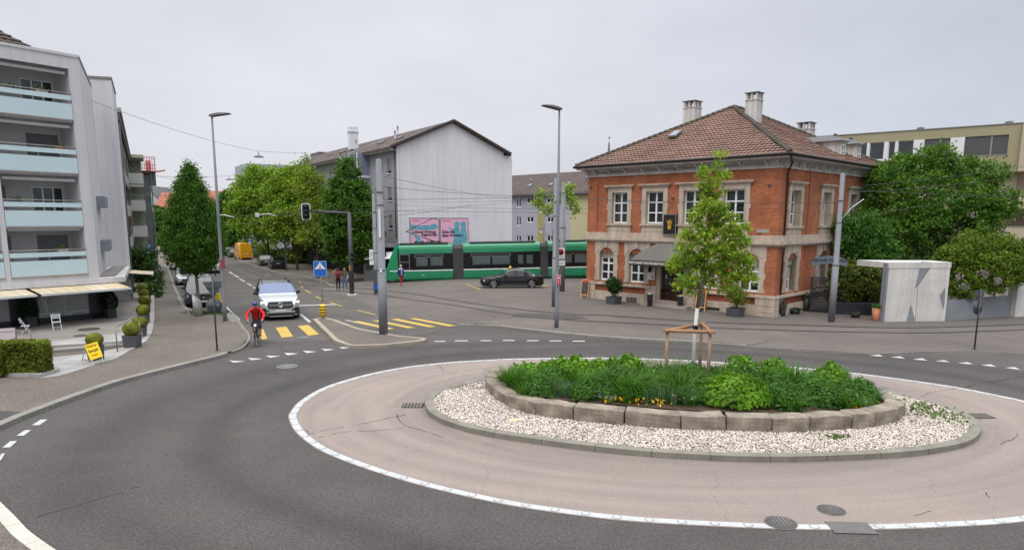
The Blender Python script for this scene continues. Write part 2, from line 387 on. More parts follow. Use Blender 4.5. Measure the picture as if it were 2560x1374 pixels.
def drape(name,pts,dz,m,cut=3.,kind=True,mb=None,build=True,hfun=None):
 bm = bmesh.new(); vv = [bm.verts.new((p[0],p[1],0)) for p in pts]
 for t in tessellate_polygon([[Vector((p[0],p[1],0)) for p in pts]]):
  try: bm.faces.new([vv[i] for i in t])
  except ValueError: pass
 for _ in range(6):
  es = [e for e in bm.edges if e.calc_length() > cut and max(v.co.y for v in e.verts) > 36 and min(v.co.y for v in e.verts) < 85 and max(v.co.x for v in e.verts) > -75]
  if not es: break
  bmesh.ops.subdivide_edges(bm,edges=es,cuts=1); bmesh.ops.triangulate(bm,faces=[f for f in bm.faces if len(f.verts) > 3])
 for v in bm.verts: v.co.z = gh(v.co.x,v.co.y)+(hfun(v.co) if hfun else dz)
 for f in bm.faces:
  f.normal_update()
  if f.normal.z < 0: f.normal_flip()
 vs_ = [tuple(v.co) for v in bm.verts]; bm.verts.index_update(); fs_ = [tuple(v.index for v in f.verts) for f in bm.faces]; bm.free()
 if mb is None: mb = MB()
 mb.add(vs_,fs_)
 if build: return struct(name,mb,m,recalc=False,uv=True)
 return mb
def pxw(pts,dz=0.): return [tuple(G(x,y,dz)[:2]) for x,y in pts]
def catmull(p,n=6,closed=False):
 out = []; L = len(p)
 for i in range(L if closed else L-1):
  g = (lambda k: p[k % L]) if closed else (lambda k: p[min(max(k,0),L-1)])
  a,b,c,d = (np.array(g(i+k),float) for k in (-1,0,1,2))
  for j in range(n):
   t = j/n; out.append(tuple(.5*((2*b)+(-a+c)*t+(2*a-5*b+4*c-d)*t*t+(-a+3*b-3*c+d)*t**3)))
 if not closed: out.append(tuple(p[-1]))
 return out
def resample(p,step,closed=False):
 q = list(p)+([p[0]] if closed else []); d = [0.]
 for a,b in zip(q,q[1:]): d.append(d[-1]+math.dist(a[:2],b[:2]))
 n = max(2,round(d[-1]/step)); o = []; k = 0
 for i in range(n+(0 if closed else 1)):
  s_ = d[-1]*i/n
  while k < len(d)-2 and d[k+1] < s_: k += 1
  t = (s_-d[k])/max(1e-9,d[k+1]-d[k]); o.append(tuple(q[k][j]+(q[k+1][j]-q[k][j])*t for j in range(2)))
 return o
def offset(p,dist,closed=False):
 o = []; L = len(p)
 for i in range(L):
  a = np.array(p[(i-1) % L] if closed or i > 0 else p[i]); b = np.array(p[(i+1) % L] if closed or i < L-1 else p[i]); d = b-a; d = d/(np.linalg.norm(d)+1e-9)
  o.append((p[i][0]-d[1]*dist,p[i][1]+d[0]*dist))
 return o
def strip(mb,p,wdt,dz,m=0,closed=False,hf=None):
 a = offset(p,-wdt/2,closed); b = offset(p,wdt/2,closed); n = len(p)
 h = hf or (lambda q: gh(q[0],q[1])+dz)
 v = [(*q,h(q)) for q in a]+[(*q,h(q)) for q in b]
 mb.add(v,[(i,(i+1) % n,(i+1) % n+n,i+n) for i in range(n if closed else n-1)],m); return mb
def kerb(name,pts,width,height,closed=False,side=1,stone=1.0,mats=None,hf=None,gap=.012):
 """row of kerb stones; side=+1 puts the width to the left of the path"""
 p = resample(pts,stone/3,closed); n = len(p); q = offset(p,width*side,closed); mb = MB()
 H_ = hf or (lambda t: height)
 N_ = n if closed else n-1
 for i in range(N_):
  j = (i+1) % n; a,b,c,d = (np.array(t) for t in (p[i],p[j],q[j],q[i]))
  if i % 3 == 0: a,d = a+(b-a)*gap*3,d+(c-d)*gap*3
  h = H_(i/N_)
  v = [(*t,gh(*t)-.05) for t in (a,b,c,d)]+[(*t,gh(*t)+h) for t in (a,b,c,d)]
  mb.add(v,[(4,5,6,7),(0,1,5,4),(1,2,6,5),(2,3,7,6),(3,0,4,7)])
 # joint filler just below
 pi = offset(p,.008*side,closed); qi = offset(p,(width-.008)*side,closed)
 for i in range(N_):
  j = (i+1) % n; h = H_(i/N_)-.012
  v = [(*t,gh(*t)-.05) for t in (pi[i],pi[j],qi[j],qi[i])]+[(*t,gh(*t)+h) for t in (pi[i],pi[j],qi[j],qi[i])]
  mb.add(v,[(4,5,6,7),(0,1,5,4),(2,3,7,6)],1)
 return struct(name,mb,mats or [M_KERB,M_GROUT],recalc=False)

# ---- road surfaces
platform = [(-2.65,33.42),(-1.54,32.8),(.37,31.39),(2.14,30.2),(3.8,29.3),(5.41,28.64),(7.0,28.2),(8.56,27.85),(9.6,27.66)]
kerbL = [(-11.2,5),(-12.0,12),(-12.43,16.12),(-12.45,17.58),(-12.36,19.13),(-12.16,20.82),(-11.68,22.32),(-11.21,23.62),(-10.69,25.07),(-10.6,26.62),(-10.8,27.6),(-11.0,28.4),(-11.6,30.0),(-12.55,31.81),(-13.9,34.5),(-15.0,36.6)]
kl = catmull(kerbL,5)
drape('roundabout_road',kl[:50]+[(-10.9,27.9),(-7.57,28.8),(-6.5,28.2),(-5.2,29),(-3.7,30.5),(-2.65,33.3)]+platform[1:]+[(11,27.2),(13.9,26.2),(16.1,26.45),(19.8,26.1),(26,26.2),(60,29),(60,-20),(-11.2,-20)],.004,M_ROAD)
streetR = [(-2.75,33.5),(-7.3,38),(-10.5,45),(-14.0,52.5),(-17.5,61.5),(-21,68.5),(-26,77),(-34.5,93),(-66,150)]
drape('street',kl[50:]+[(-17.2,37.0),(-18.65,39.0),(-21.1,43.72),(-29.0,59.27),(-36.98,74.78),(-44.45,89.0),(-72.5,143)]+streetR[::-1]+[(-3.7,30.5),(-5.2,29),(-6.5,28.2),(-7.57,28.8),(-10.9,27.9)],.010,M_STREET,cut=2.)
pvL = kl+[(-17.2,37.0),(-18.65,39.0),(-21.11,43.72),(-29.01,59.27),(-36.98,74.78),(-44.45,89.02),(-71.55,141.42)]
drape('pavement',offset(pvL,.12)+[(-110,141),(-95,70),(-60,25),(-30,5),(-11.4,5)],.118,M_PAVE,cut=2.)
kerb('pavement_kerb',kl[:42],.26,.125,side=1)
kerb('pavement_kerb',kl[42:],.42,.126,side=1,hf=lambda t: .05+.076*min(1,abs(t-.3)*2.4))
kerb('pavement_kerb',[(-15.0,36.7),(-17.2,37.0),(-18.65,39.0),(-21.11,43.72),(-25,51.4),(-29.01,59.27),(-36.98,74.78),(-44.45,89.02)],.2,.125,side=1)
# right hand pavement, in front of the centre building
pvR = pxw([(560,628),(600,652),(640,666),(687,680),(720,686),(750,690.5),(790,698),(812,704)],.1)
pvR = pvR+[(-15.9,60.3),(-14.2,60.4),(-12.1,60.4)]
drape('pavement',pvR+[(-11.5,66),(3,75),(-20,130),(-60,160)],.10,M_PAVE,cut=2.)
kerb('pavement_kerb',pvR,.18,.11,side=1)
# tram stop kerb: rises out of the road and sinks back
kp = catmull(platform,5); kerb('platform_kerb',kp,.22,.12,side=1,hf=lambda t: .012+.115*min(1,t*6,(1-t)*7))
back = [(-2.4,33.9),(-.2,35.2),(3,33.6),(6,32.2),(9,31.2),(11,29.0),(9.9,27.9)]
def hpl(co):
 dmin = min(math.dist((co.x,co.y),q) for q in kp); tt = min(range(len(kp)),key=lambda i: math.dist((co.x,co.y),kp[i]))/(len(kp)-1)
 return .014+.105*min(1,tt*6,(1-tt)*7)*max(0,1-max(0,dmin-.3)/3.2)
drape('platform_surface',offset(kp,.2)+back[::-1],0,asphalt('asphalt_platform',(92,85,80),(106,98,92)),hfun=hpl)
# traffic islands
isl = pxw([(782,797),(800,815),(835,850),(862,860),(880,864),(960,862),(1055,852),(1068,848),(1060,844),(1000,839),(900,821),(858,806),(840,799),(810,793)],.12)
drape('traffic_island',offset(isl,.15,True),.125,M_PAVE)
kerb('island_kerb',isl,.2,.13,closed=True,side=1,stone=.9,mats=[S('island_kerb_stone',(146,136,122),var=.15,fine=.2,rough=.85),M_GROUT])
isl2 = pxw([(-260,1160),(-60,1240),(0,1303),(31,1339),(77,1374),(150,1425),(-400,1600)],.12)
drape('traffic_island',isl2,.12,M_PAVE)
kerb('island_kerb',isl2[1:6],.22,.135,side=1,mats=[S('pale_kerb',(176,172,162),var=.1,fine=.2),M_GROUT])

# ---- roundabout: concrete apron, white ring with studs, kerb, gravel
outer = [(-2.21,12.96),(-1.23,12.34),(-.05,11.74),(1.04,11.35),(2.08,11.08),(3.51,10.89),(4.8,10.79),(6.07,10.8),(7.16,10.88),(8.78,11.11),(10.6,11.75),(12.3,12.8),(13.7,14.3),(14.65,16.1),(14.95,17.8),(14.7,19.18),(14.4,19.8),(13.94,20.59),(13.35,21.27),(12.3,22.2),(11.34,22.9),(9.5,23.85),(7.95,24.33),(6.2,24.85),(4.04,25.2),(1.79,25.15),(.3,25.01),(-.29,24.91),(-1.88,24.46),(-2.58,24.16),(-3.65,23.53),(-4.65,22.53),(-5.39,21.36),(-5.83,20.27),(-6.01,18.83),(-5.92,17.79),(-5.8,17.25),(-5.36,16.25),(-4.84,15.41),(-4.19,14.59),(-3.2,13.7)]
oc = catmull(outer,3,True)
M_APRON = S('concrete_apron',(138,125,117),col2=lin((126,116,110)),vs=.35,fine=.16,fs=30,rough=.85,bump=.15,bs=40)
def crackmat(m):
 t = m.node_tree; b = t.nodes['Principled BSDF']; cur = b.inputs['Base Color'].links[0].from_socket; tcn = t.nodes.new('ShaderNodeTexCoord')
 w_ = t.nodes.new('ShaderNodeTexNoise'); w_.inputs['Scale'].default_value = .9; w_.inputs['Detail'].default_value = 5
 t.links.new(tcn.outputs['Object'],w_.inputs[0]); ad = t.nodes.new('ShaderNodeVectorMath'); ad.operation = 'MULTIPLY_ADD'; ad.inputs[1].default_value = (1.3,1.3,1.3)
 t.links.new(w_.outputs[1],ad.inputs[0]); t.links.new(tcn.outputs['Object'],ad.inputs[2])
 vo = t.nodes.new('ShaderNodeTexVoronoi'); vo.feature = 'DISTANCE_TO_EDGE'; vo.inputs['Scale'].default_value = .19; t.links.new(ad.outputs[0],vo.inputs[0])
 lo = t.nodes.new('ShaderNodeMapRange'); lo.inputs[1].default_value = .0005; lo.inputs[2].default_value = .0030; lo.inputs[3].default_value = .80; lo.inputs[4].default_value = 1
 t.links.new(vo.outputs[0],lo.inputs[0])
 # pitting and rubbed rings round the island
 pn = t.nodes.new('ShaderNodeTexNoise'); pn.inputs['Scale'].default_value = 14; pn.inputs['Detail'].default_value = 4; pn.inputs['Roughness'].default_value = .8; t.links.new(tcn.outputs['Object'],pn.inputs[0])
 pm = t.nodes.new('ShaderNodeMapRange'); pm.inputs[1].default_value = .60; pm.inputs[2].default_value = .72; pm.inputs[3].default_value = 1; pm.inputs[4].default_value = .72; t.links.new(pn.outputs[0],pm.inputs[0])
 wv = t.nodes.new('ShaderNodeTexNoise'); mp_ = t.nodes.new('ShaderNodeMapping')
 sp = t.nodes.new('ShaderNodeSeparateXYZ'); t.links.new(tcn.outputs['Object'],sp.inputs[0])
 def mth(op,a,b_=None,c_=None):
  n = t.nodes.new('ShaderNodeMath'); n.operation = op
  for i,q in enumerate((a,b_,c_)):
   if q is None: continue
   if isinstance(q,(int,float)): n.inputs[i].default_value = q
   else: t.links.new(q,n.inputs[i])
  return n.outputs[0]
 dx = mth('DIVIDE',mth('SUBTRACT',sp.outputs[0],4.6),1.42); dy = mth('SUBTRACT',sp.outputs[1],18.6); d = mth('SQRT',mth('ADD',mth('MULTIPLY',dx,dx),mth('MULTIPLY',dy,dy)))
 an = mth('ARCTAN2',dy,dx); cb = t.nodes.new('ShaderNodeCombineXYZ'); t.links.new(mth('MULTIPLY',d,3.2),cb.inputs[0]); t.links.new(mth('MULTIPLY',an,.9),cb.inputs[1])
 wv.inputs['Scale'].default_value = 1; wv.inputs['Detail'].default_value = 5; t.links.new(cb.outputs[0],wv.inputs[0])
 wr = t.nodes.new('ShaderNodeMapRange'); wr.inputs[1].default_value = .35; wr.inputs[2].default_value = .7; wr.inputs[3].default_value = 1.05; wr.inputs[4].default_value = .86; t.links.new(wv.outputs[0],wr.inputs[0])
 dd = t.nodes.new('ShaderNodeMapRange'); dd.inputs[1].default_value = 4.95; dd.inputs[2].default_value = 5.9; dd.inputs[3].default_value = .80; dd.inputs[4].default_value = 1.0; t.links.new(d,dd.inputs[0])
 k = mth('MULTIPLY',mth('MULTIPLY',lo.outputs[0],pm.outputs[0]),mth('MULTIPLY',wr.outputs[0],dd.outputs[0]))
 s = t.nodes.new('ShaderNodeVectorMath'); s.operation = 'SCALE'; t.links.new(cur,s.inputs[0]); t.links.new(k,s.inputs[3]); t.links.new(s.outputs[0],b.inputs['Base Color'])
crackmat(M_APRON)
drape('roundabout_apron',oc,.010,M_APRON)
rin = resample(offset(oc,.115,True),.25,True)
mb = strip(MB(),rin,.175,.0145,closed=True)
n = len(rin)
struct('white_ring_line',mb,M_WHITE,recalc=False)
mb = MB(); st = resample(offset(oc,.115,True),.55,True)
cut_ = [G(2127,1320),G(1952,1306)]
for k,(x,y) in enumerate(st):
 if min(math.dist((x,y),c_[:2]) for c_ in cut_) < .5: continue
 mb.lathe([(.072,.016),(.072,.024),(.05,.030),(0.001,.031)],10,(x,y,0),1); mb.lathe([(.088,.0155),(.088,.0185),(.074,.0185),(.074,.0155)],12,(x,y,0),0)
struct('ring_studs',mb,[S('stud_grey',(150,149,147)),M_WHITE],recalc=False)
inner = [(-2.43,18.6),(-2.2,17.51),(-1.9,16.95),(-1.57,16.5),(-.89,15.9),(.19,15.33),(1.67,14.72),(2.72,14.39),(3.79,14.17),(4.93,14.03),(5.95,14.02),(7.03,14.12),(8.07,14.26),(9.08,14.5),(10.19,14.95),(10.9,15.5),(11.5,16.25),(11.85,17.1),(11.92,17.95),(11.75,18.75),(11.1,19.8),(10.1,20.6),(8.5,21.5),(6.8,22.1),(5.0,22.4),(3.2,22.45),(1.5,22.2),(-.1,21.65),(-1.19,20.95),(-1.8,20.37),(-2.2,19.7),(-2.38,19.2)]
ic = catmull(inner,3,True)
kerb('island_kerb',ic,.24,.14,closed=True,side=1,stone=1.25,mats=[M_KERBD,M_GROUT])
gin = offset(ic,.24,True)
M_GRAVB = S('gravel_bed',(128,120,114),var=.25,vs=14,fine=.35,fs=40,rough=.9)
drape('gravel_bed',gin,.085,M_GRAVB)
def inside(p,poly):
 c = False; j = len(poly)-1
 for i in range(len(poly)):
  if ((poly[i][1] > p[1]) != (poly[j][1] > p[1])) and (p[0] < (poly[j][0]-poly[i][0])*(p[1]-poly[i][1])/(poly[j][1]-poly[i][1])+poly[i][0]): c = not c
  j = i
 return c
stone_f = [(-.80,20.4),(-.68,19.6),(-.12,18.18),(.61,17.38),(1.57,16.92),(2.8,16.5),(4.13,16.18),(5.22,16.05),(6.28,15.98),(7.23,16.05),(8.34,16.26),(9.06,16.49),(9.8,16.91),(10.24,17.5),(10.25,18.4),(9.6,19.3),(8.4,20.1),(6.8,20.7),(5.1,20.95),(3.4,20.95),(1.7,20.9),(.4,20.95),(-.4,20.9)]
sring = catmull(stone_f,4,True)
rng = np.random.default_rng(3); cand = np.c_[rng.uniform(-2.4,11.9,140000),rng.uniform(14,22.4,140000)]
gi2 = resample(gin,.5,True); sr2 = resample(offset(sring,.25,True),.5,True)
def inpoly(P,poly):
 poly = np.array(poly); c = np.zeros(len(P),bool); j = len(poly)-1
 for i in range(len(poly)):
  xi,yi = poly[i]; xj,yj = poly[j]
  cond = ((yi > P[:,1]) != (yj > P[:,1])) & (P[:,0] < (xj-xi)*(P[:,1]-yi)/(yj-yi+1e-12)+xi); c ^= cond; j = i
 return c
ok = inpoly(cand,gi2) & ~inpoly(cand,sr2) & ((cand[:,1] < 19.8) | (rng.random(140000) < .4)); cand = cand[ok][:46000]
def pebbles(name,XY,z0,smin,smax,m,seed=1,kind='stuff'):
 rng = np.random.default_rng(seed); n = len(XY)
 base = np.array([(1,0,0),(0,1,0),(-1,0,0),(0,-1,0),(0,0,1),(0,0,-1.)]); F = np.array([(0,1,4),(1,2,4),(2,3,4),(3,0,4),(1,0,5),(2,1,5),(3,2,5),(0,3,5)])
 V = np.repeat(base[None],n,0)*(.75+.5*rng.random((n,6,1))); V *= np.array([1,.75,.55])*(smin+(smax-smin)*rng.random((n,1,1))**2)
 a = rng.uniform(0,2*PI,n); c,s = np.cos(a),np.sin(a); X = V[...,0]*c[:,None]-V[...,1]*s[:,None]; Y = V[...,0]*s[:,None]+V[...,1]*c[:,None]
 tl = rng.normal(size=(n,1))*.35; V[...,2] += X*tl; V[...,0] = X+XY[:,:1]; V[...,1] = Y+XY[:,1:2]; V[...,2] += z0+rng.random((n,1))*.035
 me = bpy.data.meshes.new(name); me.vertices.add(n*6); me.vertices.foreach_set('co',V.ravel()); me.loops.add(n*24)
 me.loops.foreach_set('vertex_index',(F[None]+np.arange(n)[:,None,None]*6).astype(np.int32).ravel()); me.polygons.add(n*8); me.polygons.foreach_set('loop_start',np.arange(0,n*24,3,dtype=np.int32)); me.update(calc_edges=True)
 at = me.attributes.new('tone','FLOAT','FACE'); at.data.foreach_set('value',np.repeat(rng.random(n),8).astype(np.float32)); me.materials.append(m)
 o = link(me,name); o['kind'] = kind; return o
pebbles('gravel',cand,.105,.017,.046,S('pale_pebbles',(196,185,176),var=.1,tone=.36,rough=.8),5)

# ---- markings
mbw = MB(); mby = MB(); mbp = MB()
def poly(mb,px,dz=.016,m=0): p = [G(x,y,dz) for x,y in px]; mb.add([tuple(q) for q in p],[tuple(range(len(p)))],m)
def cv(l,o,k): return [(o[0]+x/k,o[1]+y/k) for x,y in l]
for t in ([(42,757),(187,764),(82,775)],[(203,735),(330,742),(238,755)],[(358,716),(487,718),(397,733)],[(514,691),(640,697),(548,713)],[(674,673),(798,681),(712,693)],[(832,656),(948,662),(870,675)],[(985,640),(1098,646),(1018,656)]):
 poly(mbw,cv(t,(560,680),3.4347))
for t in ([(1060,124),(1152,130),(1128,118)],[(1200,134),(1293,143),(1262,129)],[(1340,148),(1436,156),(1404,141)],[(1487,159),(1581,167),(1545,153)],[(1633,172),(1730,181),(1696,166)],[(1780,185),(1883,197),(1845,180)],[(1935,202),(2037,216),(1998,198)]):
 poly(mbw,cv(t,(1760,840),2.5725))
for a,b,y in ((1048,1145,1211),(1225,1338,1206),(1445,1540,1205),(1637,1740,1203),(1842,1948,1205),(2038,2143,1207),(2235,2343,1209)):
 poly(mbw,cv([(a,y+4),(b,y+4),(b,y-3),(a+6,y-3)],(780,500),3.4347))
for t in ([(190,627),(243,594),(285,592),(235,627)],[(98,690),(150,656),(187,655),(142,689)],[(15,760),(62,722),(103,721),(60,759)],[(-20,838),(10,796),(30,795),(5,836)]):
 poly(mbw,cv(t,(0,800),2.394))
K = ((560,600),5.818)
def ln(mb,a,b,wd,org=K,dz=.02):
 a,b = (G(*cv([q],*org)[0],dz) for q in (a,b)); d = (b-a).normalized(); nrm = Vector((-d.y,d.x,0))*wd/2
 k = 4; P = [a+(b-a)*i/k for i in range(k+1)]
 for i in range(k):
  v = [P[i]-nrm,P[i+1]-nrm,P[i+1]+nrm,P[i]+nrm]; mb.add([(q.x,q.y,gh(q.x,q.y)+dz) for q in v],[(0,1,2,3)])
for a,b in (((75,460),(130,495)),((145,505),(210,540)),((225,562),(262,579)),((266,582),(300,600)),((335,628),(405,660)),((432,682),(515,735))): ln(mbw,a,b,.2)
ln(mbw,(1075,950),(1620,935),.42); ln(mbw,(1115,1075),(1250,1190),.16); ln(mbw,(420,375),(740,465),.14)
ln(mbw,(0,942),(225,1158),.1)
for a,b in (((600,490),(685,510)),((1085,605),(1125,622)),((1115,672),(1155,697)),((1180,727),(1265,770)),((1330,815),(1420,857)),((1515,893),(1800,885)),((1535,902),(1720,960)),((1935,1017),(2210,1085))): ln(mbp,a,b,.13)
K2 = ((980,500),5.12); ln(mbp,(945,1070),(1130,1145),.14,K2); ln(mbp,(1890,1070),(2010,1108),.14,K2); ln(mbp,(1130,1145),(1990,1100),.10,K2)
K3 = ((560,680),3.4347); ln(mbw,(1042,410),(1292,464),.12,K3)
for t in ([(385,893),(565,880),(640,1062),(452,1075)],[(788,855),(985,838),(1105,1018),(900,1035)],[(1188,825),(1385,808),(1577,978),(1378,997)]): poly(mby,cv(t,(580,700),7.232),.022)
for t in ([(345,1040),(405,1037),(712,1105),(640,1109)],[(512,1033),(575,1030),(890,1095),(825,1099)],[(675,1022),(738,1018),(1070,1085),(1000,1090)],[(830,1015),(890,1012),(1243,1078),(1175,1083)]): poly(mby,cv(t,(780,500),3.4347),.022)
struct('white_road_markings',mbw,M_WHITE,recalc=False); struct('yellow_road_markings',mby,M_YEL,recalc=False); struct('yellow_road_lines',mbp,M_PALEY,recalc=False)
# ---- tram tracks: dark grooves with a thread of steel
mbg = MB(); mbs = MB()
rails = [[(560,651.6),(600,668),(646,688),(700,703),(749,712),(800,716),(888,720),(998,730),(1129,750),(1275,770.8),(1406,783.9),(1500,788),(1588,794),(1798,807),(2000,813),(2190,818.8),(2350,818),(2560,811),(2700,803)],
  [(560,664),(600,684),(646,706),(700,716),(749,719.5),(847,728.5),(998,744.6),(1129,762),(1275,785),(1420,799.9),(1500,804),(1634,811),(1798,820),(2000,827),(2190,831),(2350,831.5),(2560,824),(2700,815)],
  [(586,656.7),(663,683),(766,699.7),(835,704),(900,706.5),(990,711)],[(570,645),(640,665),(700,682),(790,693),(900,700),(980,704)]]
for rl in rails:
 p = resample(catmull(pxw(rl),5),.6); strip(mbg,p,.15,.016); strip(mbs,offset(p,.05),.05,.021)
struct('tram_track_groove',mbg,M_CRACK,recalc=False); struct('tram_rails',mbs,M_STEEL,recalc=False)
# setts row at the pavement edge in front of the restaurant + gutter lines
mbs = MB(); p = resample(pxw([(1400,778),(1588,791),(1798,803),(2000,809),(2190,815),(2350,813),(2560,806)]),.14)
a = random.Random(4)
for i in range(0,len(p)-1):
 mbs.obox((p[i][0],p[i][1],gh(*p[i])+.012),(.1,.1,.02),math.atan2(p[i+1][1]-p[i][1],p[i+1][0]-p[i][0]))
p = resample(pxw([(1870,867),(1990,877),(2090,883),(2180,886),(2300,880),(2420,878),(2560,884)]),.16)
for i in range(0,len(p)-1):
 mbs.obox((p[i][0],p[i][1],.016),(.12,.1,.02),math.atan2(p[i+1][1]-p[i][1],p[i+1][0]-p[i][0]))
struct('sett_gutter',mbs,S('gutter_setts',(112,103,96),var=.25,vs=5),uv=False)
# patches, cracks, seams
for px in ([(1290,783),(1440,788),(1470,796),(1400,799),(1280,790)],[(0,1026),(62,1030),(20,1052),(0,1058)]):
 drape('asphalt_patch',pxw(px,.12 if px[0][0] < 600 else 0),.124 if px[0][0] < 600 else .018,M_PATCH)
drape('asphalt_patch',pxw([(1280,870),(1560,872),(1700,884),(1300,885)]),.0065,M_PATCH)
mbc = MB(); rr = random.Random(12)
def crack(px,dz,wd=.018):
 p = resample(pxw(px),.16); p = [(x+rr.uniform(-.04,.04),y+rr.uniform(-.04,.04)) for x,y in p]
 for i in range(len(p)-1): 
  if rr.random() < .9: strip(mbc,[p[i],p[i+1]],wd*rr.uniform(.5,1.5),dz)
crack([(60,1310),(110,1287),(200,1262),(280,1238),(350,1215)],.0085,.03)
for q in ([(770,1085),(840,1070),(900,1060),(960,1048),(1012,1036)],[(780,1097),(860,1080),(930,1078),(1010,1070)],[(990,1035),(996,1045),(1010,1062),(1050,1074),(1110,1095)],[(755,1072),(768,1076),(775,1090)],[(1090,912),(1105,919),(1112,928),(1150,935),(1190,944)],[(2300,990),(2345,978),(2400,970)],[(2540,1082),(2545,1092),(2500,1112)],[(2460,1230),(2490,1260)],[(2290,1290),(2330,1275)],[(700,870),(740,902)],[(1020,870),(1060,890),(1086,908)]): crack(q,.0135)
crack([(2401,970),(2450,958),(2520,948),(2560,940)],.0085,.05)
crack([(560,905),(700,935),(640,960),(520,985)],.0085,.012); crack([(1900,838),(2100,845),(2300,850)],.010,.012)
struct('asphalt_cracks',mbc,M_CRACK,recalc=False,uv=False)
# manhole covers and gullies
def manhole(px,py,r,dz,col=M_IRON,nm='manhole_cover',label=None):
 c = G(px,py,dz); mb = MB(); mb.lathe([(r,-.02),(r,.006),(r*.93,.006),(r*.93,.002),(.001,.002)],28,(0,0,0)); 
 for k in range(7):
  x = -r*.75+k*r*.25; L = math.sqrt(max(0,(r*.85)**2-x*x)); mb.box(x-.012,x+.012,-L,L,.002,.007,1)
 o = mb.build(nm,[col,S('iron_rib',(70,68,68))],loc=c); o.location.z = c.z+.004; tag(o,label,'manhole cover','round iron covers in the paving')
manhole(718,915,.36,.006,S('pale_iron',(118,118,122),rough=.6),label='pale round manhole cover in the road beside the give-way triangles')
manhole(2078,1274,.24,.014,label='round iron cover in the beige apron, inside the white ring')
manhole(1952,1306,.27,.014,label='round iron cover cutting the inner edge of the white ring')
manhole(222,822,.42,.325,S('rust_iron',(74,62,56),rough=.7),label='large dark round cover on the terrace in front of the white chair')
manhole(200,838,.25,.325,label='small dark oval cover on the terrace below the larger one')
manhole(762,843,.3,.024,S('pale_iron',(118,118,122)),label='round cover in the road just past the yellow crossing bars')
mb = MB(); c = G(2127,1320); mb.box(-.35,.35,-.22,.22,0,.008); o = mb.build('manhole_cover',M_IRON,loc=(c.x,c.y,.014),rot=(0,0,-.05)); tag(o,'square iron plate breaking the white ring line','manhole cover')
for px,py,lab in ((1033,1014,'slotted drain grate left of the gravel island kerb'),(2448,1040,'slotted drain grate right of the gravel island kerb')):
 c = G(px,py); mb = MB(); mb.box(-.3,.3,-.24,.24,0,.004)
 for k in range(6): mb.box(-.26+k*.09,-.22+k*.09,-.2,.2,.004,.012,1)
 o = mb.build('drain_grate',[S('grate_void',(40,38,36)),S('grate_bar',(110,100,92),rough=.6)],loc=(c.x,c.y,.014)); tag(o,lab,'drain grate')
# ================================================================ BUILDING HELPERS
I4 = Matrix.Identity(4)
def side(x=0.,y=0.):        # facade plane facing +x: (u,d,z) -> (x-d, y+u, z)
 return Matrix(((0,-1,0,x),(1,0,0,y),(0,0,1,0),(0,0,0,1)))
def wallholes(mb,u0,u1,z0,z1,holes,depth=.25,m=0,mr=None,d0=0.):
 """wall skin at d=d0 with rectangular openings and their reveals; holes (a,b,c,d)=(u0,u1,z0,z1)"""
 us = sorted({u0,u1,*[h[0] for h in holes],*[h[1] for h in holes]}); zs = sorted({z0,z1,*[h[2] for h in holes],*[h[3] for h in holes]})
 for i in range(len(us)-1):
  for j in range(len(zs)-1):
   uc,zc = (us[i]+us[i+1])/2,(zs[j]+zs[j+1])/2
   if any(h[0] < uc < h[1] and h[2] < zc < h[3] for h in holes): continue
   mb.add([(us[i],d0,zs[j]),(us[i+1],d0,zs[j]),(us[i+1],d0,zs[j+1]),(us[i],d0,zs[j+1])],[(0,1,2,3)],m)
 for a,b,c,d in holes:
  k = m if mr is None else mr
  mb.add([(a,d0,c),(a,d0+depth,c),(a,d0+depth,d),(a,d0,d)],[(0,1,2,3)],k); mb.add([(b,d0,c),(b,d0,d),(b,d0+depth,d),(b,d0+depth,c)],[(0,1,2,3)],k)
  mb.add([(a,d0,d),(a,d0+depth,d),(b,d0+depth,d),(b,d0,d)],[(0,1,2,3)],k); mb.add([(a,d0,c),(b,d0,c),(b,d0+depth,c),(a,d0+depth,c)],[(0,1,2,3)],k)
M_GLASS = S('window_glass',(34,40,40),rough=.04,var=.35,vs=.9,spec=.75)
M_GLASSB = S('window_glass_blue',(92,102,112),rough=.06,var=.3,vs=.7,spec=.8)
M_WFR = S('white_window_frame',(222,224,224),var=.04,rough=.45)
M_CURT = S('net_curtain',(150,155,155),var=.2,vs=5,rough=.9)
M_STONE = S('sandstone_trim',(190,174,158),col2=lin((168,154,138)),vs=1.3,fine=.14,fs=14,rough=.85,streak=.22)
M_BLIND = S('grey_shutter',(122,124,128),var=.05,rough=.6)
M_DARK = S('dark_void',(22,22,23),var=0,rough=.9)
def window(par,T,a,b,c,d,depth=.22,bars=(),vs_=(.5,),fw=.06,frame=M_WFR,glass=M_GLASS,curtain=False,name='window',arch=False,sill=None):
 mb = MB(T); y0,y1 = depth-.02,depth+.05
 mb.box(a,a+fw,y0,y1,c,d); mb.box(b-fw,b,y0,y1,c,d); mb.box(a+fw,b-fw,y0,y1,c,c+fw*1.3); mb.box(a+fw,b-fw,y0,y1,d-fw,d)
 for v in vs_: x = a+(b-a)*v; mb.box(x-fw*.7,x+fw*.7,y0-.012,y1,c+fw*1.3,d-fw)
 for h in bars: z = c+(d-c)*h[0]; t = h[1] if len(h) > 1 else fw*.5; mb.box(a+fw,b-fw,y0-.006,y1-.01,z-t,z+t)
 o = mb.build(name,frame,par)
 g = MB(T); g.box(a+fw*.5,b-fw*.5,depth+.02,depth+.035,c+fw*.5,d-fw*.5); g.build('pane',glass,o)
 if curtain:
  q = MB(T)
  for s_ in (-1,1):
   x = a+fw if s_ < 0 else b-fw; L = (b-a)*.30
   P = [(x,c+.35),(x-s_*L*.3,c+(d-c)*.4),(x-s_*L,d-.15),(x,d-.1)]
   q.prism(P,depth+.005,depth+.014,axis='Y')
  q.build('curtain',M_CURT,o)
 return o
